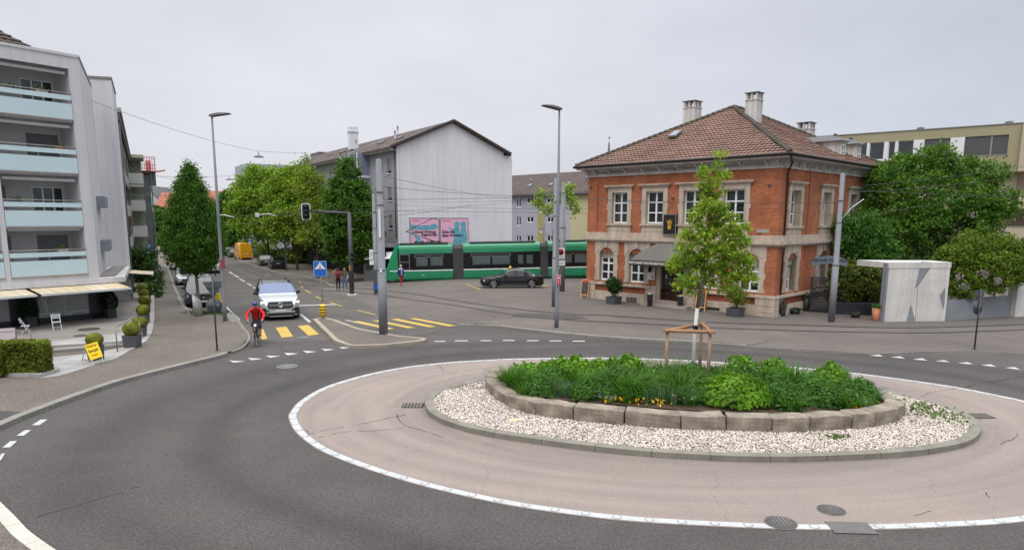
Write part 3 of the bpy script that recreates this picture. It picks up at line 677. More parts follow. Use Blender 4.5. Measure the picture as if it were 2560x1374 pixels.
# ================================================================ RED BRICK RESTAURANT
RC = G(1930,792); RTH = -.79466
rest = thing('brick_house','two storey orange brick corner restaurant with tiled hip roof and stone window surrounds','building',RC,RTH)
BW,BD = -12.7,14.1
M_BRICK = cellmat('orange_brick','b',lin((176,104,66)),lin((146,82,52)),lin((126,88,68)),.27,.088,.10,var=.22)
M_BRICKP = cellmat('plinth_brick','b',lin((158,88,62)),lin((136,72,50)),lin((120,70,52)),.25,.075,.07,var=.14)
SD = side()
ow = [(-10.79,-9.61,4.86,6.74),(-8.23,-7.03,4.86,6.74),(-5.67,-4.47,4.86,6.74),(-3.14,-1.92,4.86,6.74)]
og = [(-11.67,-10.55,1.24,3.05),(-9.34,-8.20,1.24,3.05),(-4.62,-3.40,1.24,3.05),(-2.05,-.86,1.24,3.05)]
door_h = (-7.02,-5.45,.34,3.0)
osd = [(1.32,2.52,4.80,6.66),(5.5,6.7,4.80,6.66),(9.65,10.85,4.80,6.66)]
ogs = [(1.32,2.52,1.24,3.05),(5.5,6.7,1.24,3.05),(9.65,10.85,1.24,3.05)]
mb = MB()
wallholes(mb,BW,0,.95,8.0,ow+og+[(door_h[0],door_h[1],.95,3.0)],.34,0,1)
wallholes(mb,BW,0,.30,.95,[(door_h[0],door_h[1],.34,.95)],.34,2)
mb.T = SD; wallholes(mb,0,BD,.95,8.0,osd+ogs,.42,0,1); wallholes(mb,0,BD,-.1,.95,[],.1,2)
mb.T = None; mb.box(BW,-.45,.36,.4,0,8,3); mb.box(BW,BW+.001,0,BD,0,8,0); mb.box(BW,0,BD-.001,BD,0,8,0); mb.box(-.46,-.45,.4,BD,0,8,3)
# corner pilasters, 6 cm proud
mb.box(BW-.03,BW+.75,-.06,.02,.95,7.75); mb.box(-.85,.06,-.06,.0,.95,7.75); mb.box(.0,.06,.0,.42,.95,7.75); mb.box(0,.05,3.55,3.75,.95,7.75); mb.box(0,.05,11.85,12.05,.95,7.75); mb.box(0,.06,BD-.6,BD,.95,7.75)
mb.build('brick_wall',[M_BRICK,M_STONE,M_BRICKP,M_DARK],rest,recalc=False)
# stone plinth, ledge, belt course
mb = MB(); gap = (door_h[0]-.25,door_h[1]+.25)
for a,b in ((BW-.05,gap[0]),(gap[1],.05)):
 mb.box(a,b,-.10,.05,-.15,.30); mb.box(a,b,-.075,.05,.30,.56); mb.box(a,b,-.16,.02,.96,1.03); mb.box(a,b,-.12,.02,1.03,1.12)
for a,b in ((BW-.1,BW+.75),(-.95,.0),(gap[0]-.75,gap[0]),(gap[1],gap[1]+.6)):
 mb.box(a,b,-.16,.0,-.15,.22); mb.box(a,b,-.14,.0,.23,.55); mb.box(a,b,-.13,.0,.56,.955)
mb.box(.0,.16,-.16,.95,-.15,.22); mb.box(0,.14,-.14,.95,.23,.55); mb.box(0,.13,-.13,.95,.56,.955)
mb.box(.0,.10,.95,BD,-.15,.56); mb.box(0,.16,-.16,BD,.961,1.031); mb.box(0,.12,-.12,BD,1.031,1.121)
mb.box(BW-.2,.12,-.12,.0,3.99,4.28); mb.box(BW-.24,.24,-.24,.0,3.80,3.99); mb.box(BW-.2,.14,-.14,.0,3.70,3.80)
mb.box(0,.12,0,BD,3.991,4.281); mb.box(0,.24,0,BD+.1,3.801,3.991); mb.box(0,.14,0,BD,3.701,3.801)
mb.build('stone_courses',M_STONE,rest,bevel=.012)
# white entablature with brackets
M_ENT = S('weathered_white_cornice',(178,172,166),var=.14,vs=1.2,fine=.1,streak=.25,rough=.8)
mb = MB()
mb.box(BW-.12,.12,-.12,0,7.74,7.86); mb.box(BW-.08,.08,-.06,0,7.86,8.12); mb.box(BW-.16,.16,-.16,0,8.12,8.18); mb.box(BW-.6,.6,-.6,.0,8.20,8.34)
mb.box(0,.12,0,BD,7.741,7.861); mb.box(0,.06,0,BD,7.861,8.121); mb.box(0,.16,0,BD,8.121,8.181); mb.box(.001,.6,0,BD+.5,8.201,8.341); mb.box(BW-.6,BW,0,BD+.5,8.201,8.341)
mb.box(BW-.4,.4,-.4,0,8.16,8.2); mb.box(.0,.4,0,BD+.3,8.161,8.201)
for u in (BW-.02,BW+.62,-11.0,-9.75,-8.5,-7.3,-6.05,-4.8,-3.5,-2.2,-.75,-.1): mb.prism([(0,7.86),(-.12,7.86),(-.2,7.98),(-.48,8.16),(0,8.16)],u-.06,u+.06,axis='X')
for k,v in enumerate((.15,.85,1.9,3.0,3.45,3.85,4.7,5.8,6.9,8.0,9.1,10.2,11.3,11.75,12.15,13.0,13.9)): mb.prism([(0,7.86),(.12,7.86),(.2,7.98),(.48,8.16),(0,8.16)],v-.06,v+.06,axis='Y')
mb.build('cornice',M_ENT,rest,bevel=.008)
mb = MB()
for u0,u1 in ((-12.0,-11.1),(-10.9,-9.9),(-9.6,-8.65),(-8.4,-7.4),(-7.1,-6.2),(-5.9,-4.95),(-4.6,-3.6),(-3.4,-2.35),(-2.0,-.9)): mb.box(u0,u1,-.075,-.06,7.93,8.05)
mb.build('cornice_panels',S('cornice_panel',(128,122,116),var=.2),rest)
# gutter and downpipes
M_COPPER = S('dark_gutter',(52,46,44),rough=.5,metal=.5,var=.2)
mb = MB(); z = 8.38
mb.tube([(BW-.72,BD+.6,z),(BW-.72,-.68,z),(.70,-.68,z),(.70,BD+.62,z)],.085,8)
mb.build('gutter',M_COPPER,rest)
mb = MB(); mb.tube([(.68,-.5,8.32),(.66,-.35,8.12),(.5,.1,7.95),(.2,.5,7.72),(.13,.52,7.5),(.13,.52,4.3)],.05,8); mb.tube([(.19,.52,3.68),(.14,.52,3.5),(.14,.52,1.15)],.05,8); mb.tube([(.2,.52,.95),(.18,.52,.15)],.06,8)
mb.build('drainpipe',S('brown_pipe',(58,40,36),rough=.5,metal=.3),rest)
# ---- tiled hip roof, real corrugated courses
APX,APY0,APY1,APZ,EZ = -6.4,6.55,7.75,12.12,8.42
M_TILE = cellmat('clay_tile','b',lin((134,104,92)),lin((116,90,80)),lin((84,64,56)),.26,.33,.05,rough=.9,off=0.,var=.16)
M_RIDGE = S('ridge_tile',(86,78,72),var=.3,vs=3,fine=.2,rough=.9,col2=lin((66,68,58)))
def tileroof(name,par,A,B,C_,D,m,row=.33,wave=.26,lift=.06,amp=.022,sw=.065,seed=1):
 """A,B eave ends, C_,D ridge ends (above B and A)"""
 A,B,C_,D = (Vector(q) for q in (A,B,C_,D)); ev = (B-A); L = ev.length; e_ = ev/L
 nrm = ev.cross(D-A); nrm.normalize()
 if nrm.z < 0: nrm = -nrm
 up = nrm.cross(e_); up = -up if up.z < 0 else up
 H_ = (D-A).dot(up); s0 = (D-A).dot(e_)/H_; s1 = (C_-B).dot(e_)/H_; rows = max(2,round(H_/row)); mb = MB(); rg = random.Random(seed)
 me_v = []; me_f = []
 for r_ in range(rows):
  t0,t1 = r_*H_/rows,(r_+1)*H_/rows*1.0
  a0,b0,a1,b1 = s0*t0,L+s1*t0,s0*t1,L+s1*t1; n = max(2,int(max(b0-a0,.1)/sw)); o = len(me_v)
  for j,(t,a,b,off) in enumerate(((t0,a0,b0,0.),(t0,a0,b0,lift),(t1,a1,b1,.006))):
   for i in range(n+1):
    x = a+(b-a)*i/n; ph = x/wave*2*PI; wv = amp*(math.sin(ph)+.35*math.sin(2*ph+.6)) if off > 0 or j == 0 else 0
    jit = (math.sin(int(x/wave)*12.9+r_*78.2)*.5)*.012 if j == 1 else 0
    me_v.append(A+e_*x+up*(t-(0 if j != 1 else .02))+nrm*(off+wv+jit+(.0 if j else -.01)))
  for j in (0,1):
   for i in range(n): me_f.append((o+j*(n+1)+i,o+j*(n+1)+i+1,o+(j+1)*(n+1)+i+1,o+(j+1)*(n+1)+i))
 mb.add(me_v,me_f); ob = mb.build(name,m,par,recalc=False,uv=False)
 me = ob.data; ul = me.uv_layers.new(name='UVMap'); 
 co = np.empty(len(me.vertices)*3); me.vertices.foreach_get('co',co); co = co.reshape(-1,3); li = np.empty(len(me.loops),dtype=np.int32); me.loops.foreach_get('vertex_index',li)
 uv = np.c_[(co-np.array(A)) @ np.array(e_),(co-np.array(A)) @ np.array(up)][li]; ul.data.foreach_set('uv',uv.ravel().astype(np.float32)); return ob
ea,eb,ec_,ed = (BW-.65,-.62,EZ),(.65,-.62,EZ),(.65,BD+.6,EZ),(BW-.65,BD+.6,EZ); r0,r1 = (APX,APY0,APZ),(APX,APY1,APZ)
tileroof('roof_slope',rest,ea,eb,r0,r0,M_TILE); tileroof('roof_slope',rest,eb,ec_,r1,r0,M_TILE); tileroof('roof_slope',rest,ec_,ed,r1,r1,M_TILE); tileroof('roof_slope',rest,ed,ea,r0,r1,M_TILE)
mb = MB()
def ridge(mb,a,b,r=.13,step=.36,lift=.05):
 a,b = Vector(a)+Vector((0,0,lift)),Vector(b)+Vector((0,0,lift)); n = max(1,round((b-a).length/step))
 for i in range(n): p,q = a+(b-a)*i/n,a+(b-a)*(i+1.12)/n; mb.tube([p,q],[r*1.12,r*.88],8)
for a in (ea,eb): ridge(mb,a,r0)
for a in (ec_,ed): ridge(mb,a,r1)
ridge(mb,r0,r1); mb.build('ridge_tiles',M_RIDGE,rest)
mb = MB(); mb.box(BW-.6,.6,-.56,BD+.55,8.345,8.40); mb.build('eaves_board',M_COPPER,rest)
# chimneys
M_PLAST = S('old_white_plaster',(196,192,188),var=.12,vs=1.5,fine=.08,streak=.35,rough=.9)
M_SLATE = S('grey_slate',(92,92,94),var=.15,rough=.8)
def chimney(par,u,v,zb,zt,w_=.8,plates=1):
 mb = MB(); mb.box(-w_/2,w_/2,-w_/2,w_/2,zb,zt-.52); mb.box(-w_/2-.04,w_/2+.04,-w_/2-.04,w_/2+.04,zt-.52,zt-.46)
 k = w_/2-.07
 for x in (-k,0,k):
  for y in (-k,0,k):
   if x or y: mb.box(x-.065,x+.065,y-.065,y+.065,zt-.46,zt-.10)
 c = mb.build('chimney',M_PLAST,par,loc=(u,v,0))
 q = MB(); q.box(-w_/2-.07,w_/2+.07,-w_/2-.07,w_/2+.07,zt-.10,zt-.06); q.add([(-.5*w_,-.5*w_,zt-.06),(.5*w_,-.5*w_,zt-.06),(.5*w_,.5*w_,zt-.06),(-.5*w_,.5*w_,zt-.06),(0,0,zt+.02)],[(0,1,4),(1,2,4),(2,3,4),(3,0,4)])
 q.build('chimney_cap',M_SLATE,c); q = MB(); q.box(-w_/2-.06,w_/2+.06,-w_/2-.06,w_/2+.06,zb-.1,zb+.35 if False else zb+.12); return c
chimney(rest,-9.65,7.0,9.9,12.98,.86); chimney(rest,-4.35,5.2,10.4,12.66,.74); chimney(rest,-4.0,12.0,9.4,11.55,.85)
mb = MB()   # roof light and flashing
n_ = Vector((0,-(APZ-EZ),APY0+.62)).normalized()
mb.obox((-8.15,2.66,10.31),(.62,.9,.08),0,0,rx=math.atan2(APZ-EZ,APY0+.62)); mb.obox((-8.15,2.64,10.36),(.48,.74,.04),0,1,rx=math.atan2(APZ-EZ,APY0+.62))
mb.build('skylight',[M_SLATE,M_GLASSB],rest)
# dormers on the side slope
def dormer(v0,v1):
 mb = MB(); x0,x1,zb,zt = -3.0,-.35,8.75,9.78
 mb.box(x0,x1,v0,v1,zb-.3,zt); mb.box(x1-.02,x1+.06,v0-.03,v1+.03,zt-.12,zt+.0)
 d = mb.build('dormer',M_PLAST,rest)
 q = MB(); vc = (v0+v1)/2; rv = [(x1+.2,v0-.22,zt),(x1+.2,v1+.22,zt),(x0-.2,v1+.22,zt),(x0-.2,v0-.22,zt),(x1-.5,vc,zt+.38),(x0-.2,vc,zt+.38)]
 q.add(rv,[(0,1,4),(1,2,5,4),(2,3,5),(3,0,4,5),(0,3,2,1)]); q.tube([(x1-.5,vc-.1,zt+.4),(x1-.5,vc+.12,zt+.4)],.09,8); q.build('dormer_roof',M_SLATE,d)
 T = Matrix.Translation((x1,0,0)) @ side(); window(d,T,v0+.2,v1-.2,zb+.05,zt-.2,depth=-.03,bars=((.5,),),fw=.05)
dormer(8.35,9.35); dormer(10.9,11.9)
# ---- windows with stone surrounds
def surround_upper(T,a,b,c,d):
 mb = MB(T); p = .0
 mb.box(a-.30,a,-.07,.0,c-.02,d+.30); mb.box(b,b+.30,-.07,0,c-.02,d+.30); mb.box(a,b,-.07,0,d,d+.30)
 mb.box(a-.36,a-.30,-.07,0,c+(d-c)*.45,c+(d-c)*.62); mb.box(b+.30,b+.36,-.07,0,c+(d-c)*.45,c+(d-c)*.62)
 mb.box(a-.44,b+.44,-.16,0,d+.30,d+.37); mb.box(a-.52,b+.52,-.22,0,d+.37,d+.45)
 mb.box(a-.36,b+.36,-.15,.1,c-.14,c-.021); mb.box(a-.28,b+.28,-.065,0,4.281,c-.14); mb.box(a-.16,b+.16,-.08,-.06,4.38,c-.26)
 mb.build('window_surround',M_STONE,rest,bevel=.01)
def surround_arch(T,a,b,c,zt,ztop):
 """stone frame with a segmental arch; zt = springing, ztop = frame top"""
 mb = MB(T); w2 = (b-a)/2; uc = (a+b)/2; rise = .34; r = (w2*w2+rise*rise)/(2*rise); arc = []
 for i in range(13):
  t = -1+2*i/12; x = w2*t; arc.append((uc+x,zt+math.sqrt(r*r-x*x)-(r-rise)))
 poly = [(a-.38,zt-.1),(a,zt-.1)]+arc+[(b,zt-.1),(b+.38,zt-.1),(b+.38,ztop),(a-.38,ztop)]
 mb.prism(poly,-.08,.06,axis='Y')
 for s_,e_ in ((a-.30,a),(b,b+.30)): mb.box(s_,e_,-.07,.3,c-.02,zt-.1)
 zc = c+(zt-c)*.42
 for s_,e_ in ((a-.38,a-.30),(b+.30,b+.38)): mb.box(s_,e_,-.07,0,zc,zc+.28); mb.box(s_,e_,-.07,0,c-.02,c+.22)
 mb.prism([(uc-.09,zt+rise+.02),(uc+.09,zt+rise+.02),(uc+.13,ztop-.04),(uc-.13,ztop-.04)],-.14,-.08,axis='Y')
 for s_ in (-1,1):
  mb.tube([(uc+s_*.2,-.085,zt+rise+.1),(uc+s_*.45,-.09,zt+rise+.02),(uc+s_*.68,-.09,zt+.1),(uc+s_*.83,-.09,zt+.16)],.018,5)
 # spandrel behind the arch
 mb.add([(a,.20,zt+rise-.02),(b,.20,zt+rise-.02),(b,.20,zt-.32),(a,.20,zt-.32)],[(0,1,2,3)])
 mb.build('window_surround',M_STONE,rest)
for k,h in enumerate(ow): surround_upper(I4,*h); window(rest,I4,*h,depth=.2,bars=((.66,),(.34,)),fw=.07)
for h in osd: surround_upper(SD,*h); window(rest,SD,*h,depth=.34,bars=((.66,),(.34,)),fw=.07)
for k,h in enumerate(og):
 surround_arch(I4,h[0],h[1],h[2],2.98,3.72); tp = 2.72 if k in (0,3) else 2.86
 window(rest,I4,h[0],h[1],h[2],tp,depth=.22,bars=((.74 if k in (0,3) else .70,.055),(.36,)),fw=.075,curtain=k in (2,3))
for h in ogs:
 surround_arch(SD,h[0],h[1],h[2],2.98,3.72); window(rest,SD,h[0],h[1],h[2],3.0,depth=.36,bars=((.68,.05),(.34,)),fw=.075,curtain=True)
# ---- door, steps, canopy
M_DOOR = S('dark_red_door',(52,26,24),var=.2,vs=3,rough=.45)
mb = MB(); a,b,c,d = door_h
mb.box(a-.28,a,-.06,.34,.34,3.70); mb.box(b,b+.28,-.06,.34,.34,3.70); mb.box(a,b,-.06,.34,2.75,3.70); mb.build('door_surround',M_STONE,rest,bevel=.01)
mb = MB(); mb.box(a,b,.22,.28,.34,2.75)
for x in (a+.1,(a+b)/2+.06): mb.box(x,x+.58,.19,.22,.5,1.1); mb.box(x,x+.58,.19,.22,2.2,2.62)
dr = mb.build('door',M_DOOR,rest,bevel=.008)
mb = MB()
for x in (a+.12,(a+b)/2+.08): mb.box(x,x+.54,.185,.215,1.25,2.08)
mb.build('pane',M_GLASS,dr); mb = MB(); mb.box((a+b)/2+.2,(a+b)/2+.52,.17,.19,1.14,1.22); mb.tube([((a+b)/2-.08,.16,1.3),((a+b)/2-.08,.16,1.5)],.015,6); mb.box(a+.2,a+.34,.175,.185,1.62,1.84); mb.build('handle',S('brass',(170,160,130),metal=.7,rough=.35),dr)
mb = MB(); mb.box(a-.9,b+.7,-.78,-.0,-.1,.16); mb.box(a-.25,b+.25,-.42,.3,.16,.335); mb.build('doorstep',S('door_step_stone',(150,140,130),var=.2,fine=.15),rest,bevel=.015)
M_GALV = S('handrail_grey',(130,128,124),rough=.5,metal=.3)
for x in (gap[0]-.35,gap[1]+.25):
 mb = MB(); mb.tube([(x,-.72,-.02),(x,-.72,.72),(x,-.60,.88),(x,-.13,1.12),(x,-.05,1.12)],.022,6); mb.build('handrail',M_GALV,rest)
M_AWN = S('grey_canvas',(98,94,90),var=.08,rough=.9); M_AWD = S('black_valance',(38,40,42),rough=.8)
mb = MB(); cu0,cu1,zc = -8.42,-4.75,2.72; out_,top_,zt = -1.5,3.72,0
um,hw = (cu0+cu1)/2,(cu1-cu0)/2; n = 8; V = []; prof = []
for i in range(n+1):   # hipped fabric canopy: eave on three sides, gathered to a short ridge on the wall
 pass
e3 = [(cu0,-.08,zc),(cu0+.15,out_,zc),(um-.6,out_,zc),(um+.6,out_,zc),(cu1-.15,out_,zc),(cu1,-.08,zc)]
tp = [(um-.55,-.08,top_),(um-.5,-.3,top_-.02),(um-.3,-.38,top_-.02),(um+.3,-.38,top_-.02),(um+.5,-.3,top_-.02),(um+.55,-.08,top_)]
md = [tuple((np.array(p)*.5+np.array(q)*.5)+np.array((0,0,.10))) for p,q in zip(e3,tp)]
V = e3+md+tp; F = []
for r_ in (0,1):
 for i in range(5): F.append((r_*6+i,r_*6+i+1,(r_+1)*6+i+1,(r_+1)*6+i))
F.append((12,13,14,15,16,17)); mb.add(V,F)
cn = mb.build('canopy',M_AWN,rest,recalc=True); mb = MB()
for p,q,r_ in zip(e3,md,tp):
 if p[1] < -1: mb.tube([Vector(p)+Vector((0,0,.012)),Vector(q)+Vector((0,0,.012)),Vector(r_)+Vector((0,0,.012))],.016,5)
for k in (1,2,3,4): 
 for f_ in (.5,):
  p,q,r_ = (Vector(l[k])*.5+Vector(l[min(5,k+1)])*.5+Vector((0,0,.012)) for l in (e3,md,tp)); mb.tube([p,q,r_],.014,5)
mb.build('canopy_seam',S('canopy_seam',(140,134,124)),cn)
mb = MB(); mb.box(cu0+.13,cu1-.13,out_-.012,out_,zc-.30,zc+.02); mb.bar((cu0,-.08,zc-.14),(cu0+.15,out_,zc-.14),.014,.32); mb.bar((cu1,-.08,zc-.14),(cu1-.15,out_,zc-.14),.014,.32)
vl = mb.build('valance',M_AWD,cn)
text('RESTAURANT-KRONE-RESTAURANT-KRONE',.205,S('cream_lettering',(214,210,196),var=0),cn,Matrix.Translation((um,out_-.018,zc-.14)) @ UPR,bold=.004,sx=.82)
# street name plate, menu box plate below, wall lamp, vent, wall hooks
mb = MB(); mb.box(-1.12,-.42,-.075,-.06,4.42,4.62); sp_ = mb.build('street_name_plate',S('plate_grey',(150,148,138),var=.1),rest)
mb = MB(); mb.box(-7.72,-7.62,-.2,-.02,2.2,2.28); mb.lathe([(.02,0),(.09,.03),(.11,.2),(.06,.30),(.015,.36)],8,(-7.67,-.24,1.95)); mb.build('wall_lantern',M_DARK,rest)
mb = MB(); mb.box(-9.45,-8.65,-.115,-.09,.02,.30); 
for k in range(7): mb.box(-9.4+k*.11,-9.37+k*.11,-.125,-.115,.04,.28,1)
mb.build('cellar_vent',[M_DARK,M_STONE],rest)
for u,z in ((-12.45,7.15),(-.55,6.9),(-6.35,6.35)): mb = MB(); mb.ico((u,-.13,z),.09,sub=1); mb.tube([(u,-.02,z),(u,-.3,z)],.02,6); mb.build('wire_anchor',M_IRON,rest)
# ---- separate things fixed to or standing before the restaurant (local restaurant coordinates)
RM = Matrix.Translation(RC) @ Matrix.Rotation(RTH,4,'Z')
def RL(u,v,z=0.): p = RM @ Vector((u,v,0)); return Vector((p.x,p.y,gh(p.x,p.y)+z))
t = thing('hanging_sign','black sign box with golden crown emblem above the restaurant entrance','sign',RL(-6.42,-.02,4.22),RTH)
mb = MB(); mb.box(-.42,.42,-.20,0,0,1.18); mb.build('box',S('sign_black',(26,25,24),rough=.4),t,bevel=.01)
mb = MB(); mb.box(-.44,.44,-.22,-.2,-.02,.03); mb.box(-.44,.44,-.22,-.2,1.15,1.2); mb.box(-.44,-.40,-.22,-.2,.03,1.15); mb.box(.40,.44,-.22,-.2,.03,1.15); mb.build('frame',M_GALV,t)
gold = S('gold_emblem',(196,156,60),rough=.4,metal=.4)
mb = MB(); mb.prism([(-.14,.66),(.14,.66),(.19,.86),(.09,.76),(0,.92),(-.09,.76),(-.19,.86)],-.215,-.2,axis='Y'); mb.prism([(-.12,.36),(.0,.28),(.12,.36),(.12,.58),(-.12,.58)],-.212,-.2,axis='Y'); mb.box(-.14,.14,-.216,-.2,.61,.645); mb.build('emblem',gold,t)
t = thing('menu_board','white menu board with red round stamp on the brick beside the entrance','menu board',RL(-7.63,-.09,1.5),RTH)
mb = MB(); mb.box(-.27,.27,-.06,0,0,.78); mb.build('board',S('menu_white',(206,200,194),var=.03,rough=.5),t,bevel=.008)
text('KRONE',.12,M_DARK,t,Matrix.Translation((.02,-.065,.67)) @ UPR); mb = MB()
for k in range(1): mb.box(-.22,.22,-.064,-.06,.55,.565)
mb.lathe([(.07,-.004),(.07,.0)],14,(.12,-.062,.16),axis='Y'); mb.build('stamp',S('stamp_red',(150,60,84),var=.1),t)
def potshrub(name,label,loc,s,rgb,seed,hue,dens=1500,wide=.55,ht=1.1,rz=0.,group=None,leaf=.085):
 t = thing(name,label,'potted plant',loc,rz,group); h = s*.62
 mb = MB(); k = s/2; mb.add([(-k*.9,-k*.9,0),(k*.9,-k*.9,0),(k*.9,k*.9,0),(-k*.9,k*.9,0),(-k,-k,h),(k,-k,h),(k,k,h),(-k,k,h),(-k*.88,-k*.88,h),(k*.88,-k*.88,h),(k*.88,k*.88,h),(-k*.88,k*.88,h),(-k*.85,-k*.85,h-.08),(k*.85,-k*.85,h-.08),(k*.85,k*.85,h-.08),(-k*.85,k*.85,h-.08)],
  [(0,3,2,1),(0,1,5,4),(1,2,6,5),(2,3,7,6),(3,0,4,7),(4,5,9,8),(5,6,10,9),(6,7,11,10),(7,4,8,11),(8,9,13,12),(9,10,14,13),(10,11,15,14),(11,8,12,15)])
 mb.add([(-k*.85,-k*.85,h-.07),(k*.85,-k*.85,h-.07),(k*.85,k*.85,h-.07),(-k*.85,k*.85,h-.07)],[(0,1,2,3)],1)
 mb.build('planter',[S('anthracite_planter',(72,74,78),var=.06,rough=.6),S('soil',(58,46,38),var=.3)],t,recalc=False)
 rg = random.Random(seed); mb = MB()
 for i in range(9):
  a = rg.uniform(0,2*PI); r_ = rg.uniform(.1,.8)*wide; mb.tube([(math.cos(a)*.05,math.sin(a)*.05,h-.08),(math.cos(a)*r_*.5,math.sin(a)*r_*.5,h+ht*.4),(math.cos(a)*r_,math.sin(a)*r_,h+ht*rg.uniform(.6,.9))],[.02,.013,.004],5)
 mb.build('stem',S('stem_brown',(86,70,52)),t)
 lob = [(0,0,h+ht*.62,wide*.75,wide*.75,ht*.42)]+[(math.cos(q)*wide*.5,math.sin(q)*wide*.5,h+ht*(.45+.08*q % .3),wide*.42,wide*.42,ht*.3) for q in (0.,1.3,2.5,3.7,5.)]
 P,T_,H_ = crown_pts(lob,dens,clump=.22,per=16,seed=seed,shell=.6)
 P = P[P[:,2] > h-.02]; link(leafmesh('foliage',P,leaf,leafmat('leaf_'+name+str(seed),rgb,hue=hue),tone=np.random.default_rng(1).random(len(P)),tint=np.random.default_rng(2).random(len(P)),seed=seed),'foliage',t); return t
potshrub('potted_shrub','dark green shrub in square grey planter beside the leftmost restaurant window',gp(*G(1534,759)[:2]),.72,(.035,.075,.022),5,(.6,.7,.6),ht=1.18,wide=.46,rz=RTH)
potshrub('potted_shrub','yellow-green bushy shrub in square grey planter right of the restaurant chalkboard',gp(*G(1838,790)[:2]),.74,(.14,.19,.022),8,(.6,.75,.7),ht=1.22,wide=.66,dens=1900,rz=RTH,leaf=.06)
def tallpot(label,px,py,flower):
 t = thing('tall_planter',label,'planter',gp(*G(px,py)[:2]),0,'tall black pots by the entrance')
 mb = MB(); mb.lathe([(.13,0),(.135,.02),(.185,.68),(.19,.72),(.165,.72),(.15,.66),(.01,.66)],18); mb.build('pot',S('black_pot',(38,38,40),rough=.45),t)
 P = np.random.default_rng(px).normal(size=(90,3))*[.075,.075,.03]+[0,0,.74]; link(leafmesh('flowers',P,.05,S(flower[0],flower[1],var=.15),seed=px),'flowers',t)
tallpot('tall black pot with white flowers left of the restaurant door',1624,765,('white_flower',(206,204,180)))
tallpot('tall black pot with pale yellow flowers right of the restaurant door',1700,771,('cream_flower',(206,204,140)))
M_PINE = S('light_wood',(186,140,88),var=.15,vs=6,rough=.7); M_BLACKB = S('chalkboard',(34,33,34),var=.2,vs=4)
def aboard(label,px,py,rz):
 t = thing('chalkboard_sign',label,'A-board',gp(*G(px,py)[:2]),rz,'wooden A-boards outside the restaurant')
 for s_ in (-1,1):
  Mx = Matrix.Translation((0,s_*.02,1.16)) @ Matrix.Rotation(s_*R(14),4,'X')
  mb = MB(Mx); mb.box(-.27,-.22,-.02,.02,-1.2,0); mb.box(.22,.27,-.02,.02,-1.2,0); mb.box(-.22,.22,-.019,.019,-.05,0); mb.box(-.22,.22,-.019,.019,-.98,-.92)
  mb.prism([(-.22,0),(.22,0),(.16,.07),(-.16,.07)],-.018,.018,axis='Y') if s_ < 0 else None
  f_ = mb.build('frame',M_PINE,t); mb = MB(Mx); mb.box(-.22,.22,-.012,.012,-.92,-.05); bd = mb.build('panel',M_BLACKB,t)
  if s_ < 0:
   mb = MB(Mx); mb.box(-.16,.16,-.026,-.02,-.13,.03); mb.build('header',S('red_header',(176,70,60),var=.1),t)
   mb = MB(Mx); rg = random.Random(px)
   for i in range(6):
    x = -.17; z = -.2-i*.12
    while x < .15:
     w_ = rg.uniform(.02,.07); a_ = rg.uniform(-.02,.02); mb.tube([(x,-.016,z),(x+w_*.3,-.016,z+.03+a_),(x+w_*.6,-.016,z-.03),(x+w_,-.016,z+.02)],.006,4); x += w_+.02
   mb.build('chalk_scrawl',S('chalk',(186,184,178),var=.1),t)
aboard('wooden chalkboard A-board at the left end of the restaurant front',1464,744,RTH+.35)
aboard('wooden chalkboard A-board behind the white tree trunk',1752,777,RTH+.35)
mb = MB(); mb.box(-.55,.55,-.22,.22,.06,.22); mb.box(-.5,.5,-.18,.18,.2,.225,1); mb.box(-.6,.6,-.26,.26,.0,.05,2)
o = mb.build('window_box',[S('black_box',(36,36,38)),M_GRAVB,S('pallet',(150,134,110))],loc=gp(*G(1778,776)[:2]),rot=(0,0,RTH)); tag(o,'low black plant trough on a pallet at the foot of the restaurant wall','planter')
# pots at the building corner
def bowl(label,px,py,r,h,rgb,plant=None,tall=0.35):
 t = thing('plant_pot',label,'plant pot',gp(*G(px,py)[:2])); mb = MB(); mb.lathe([(r*.7,0),(r*.75,.01),(r,h),(r*.92,h),(r*.85,h*.85),(.01,h*.85)],16); mb.build('pot',S('pot_%d_%d_%d' % rgb,rgb,var=.12,rough=.6),t)
 if plant:
  rg = np.random.default_rng(px); P = rg.normal(size=(160,3))*[r*.55,r*.55,tall*.4]+[0,0,h+tall*.45]; P = P[P[:,2] > h*.9]; link(leafmesh('plant',P,.07,leafmat('potleaf%d' % px,plant),tone=rg.random(len(P)),seed=px),'plant',t)
 return t
bowl('black pot with small green plant at the corner stone of the restaurant',1955,789,.2,.34,(34,34,36),(.05,.08,.03),.5)
bowl('low wide black bowl of dark plants along the restaurant side wall',1987,784,.3,.24,(32,32,34),(.02,.04,.02),.05)
bowl('tall dark pot with grey-green plant left of the slatted gate',2014,777,.2,.72,(36,36,38),(.09,.12,.07),.25)
bowl('tall black pot with tawny plant right of the slatted gate',2098,779,.22,.8,(30,30,32),(.12,.10,.05),.4)
bowl('small black bowl of grey plants before the dark planting trough',2138,793,.26,.2,(28,28,30),(.08,.09,.06),.08)
bowl('tapered terracotta pot at the left end of the concrete wall',2189,801,.22,.66,(190,122,92),(.05,.12,.02),.15)
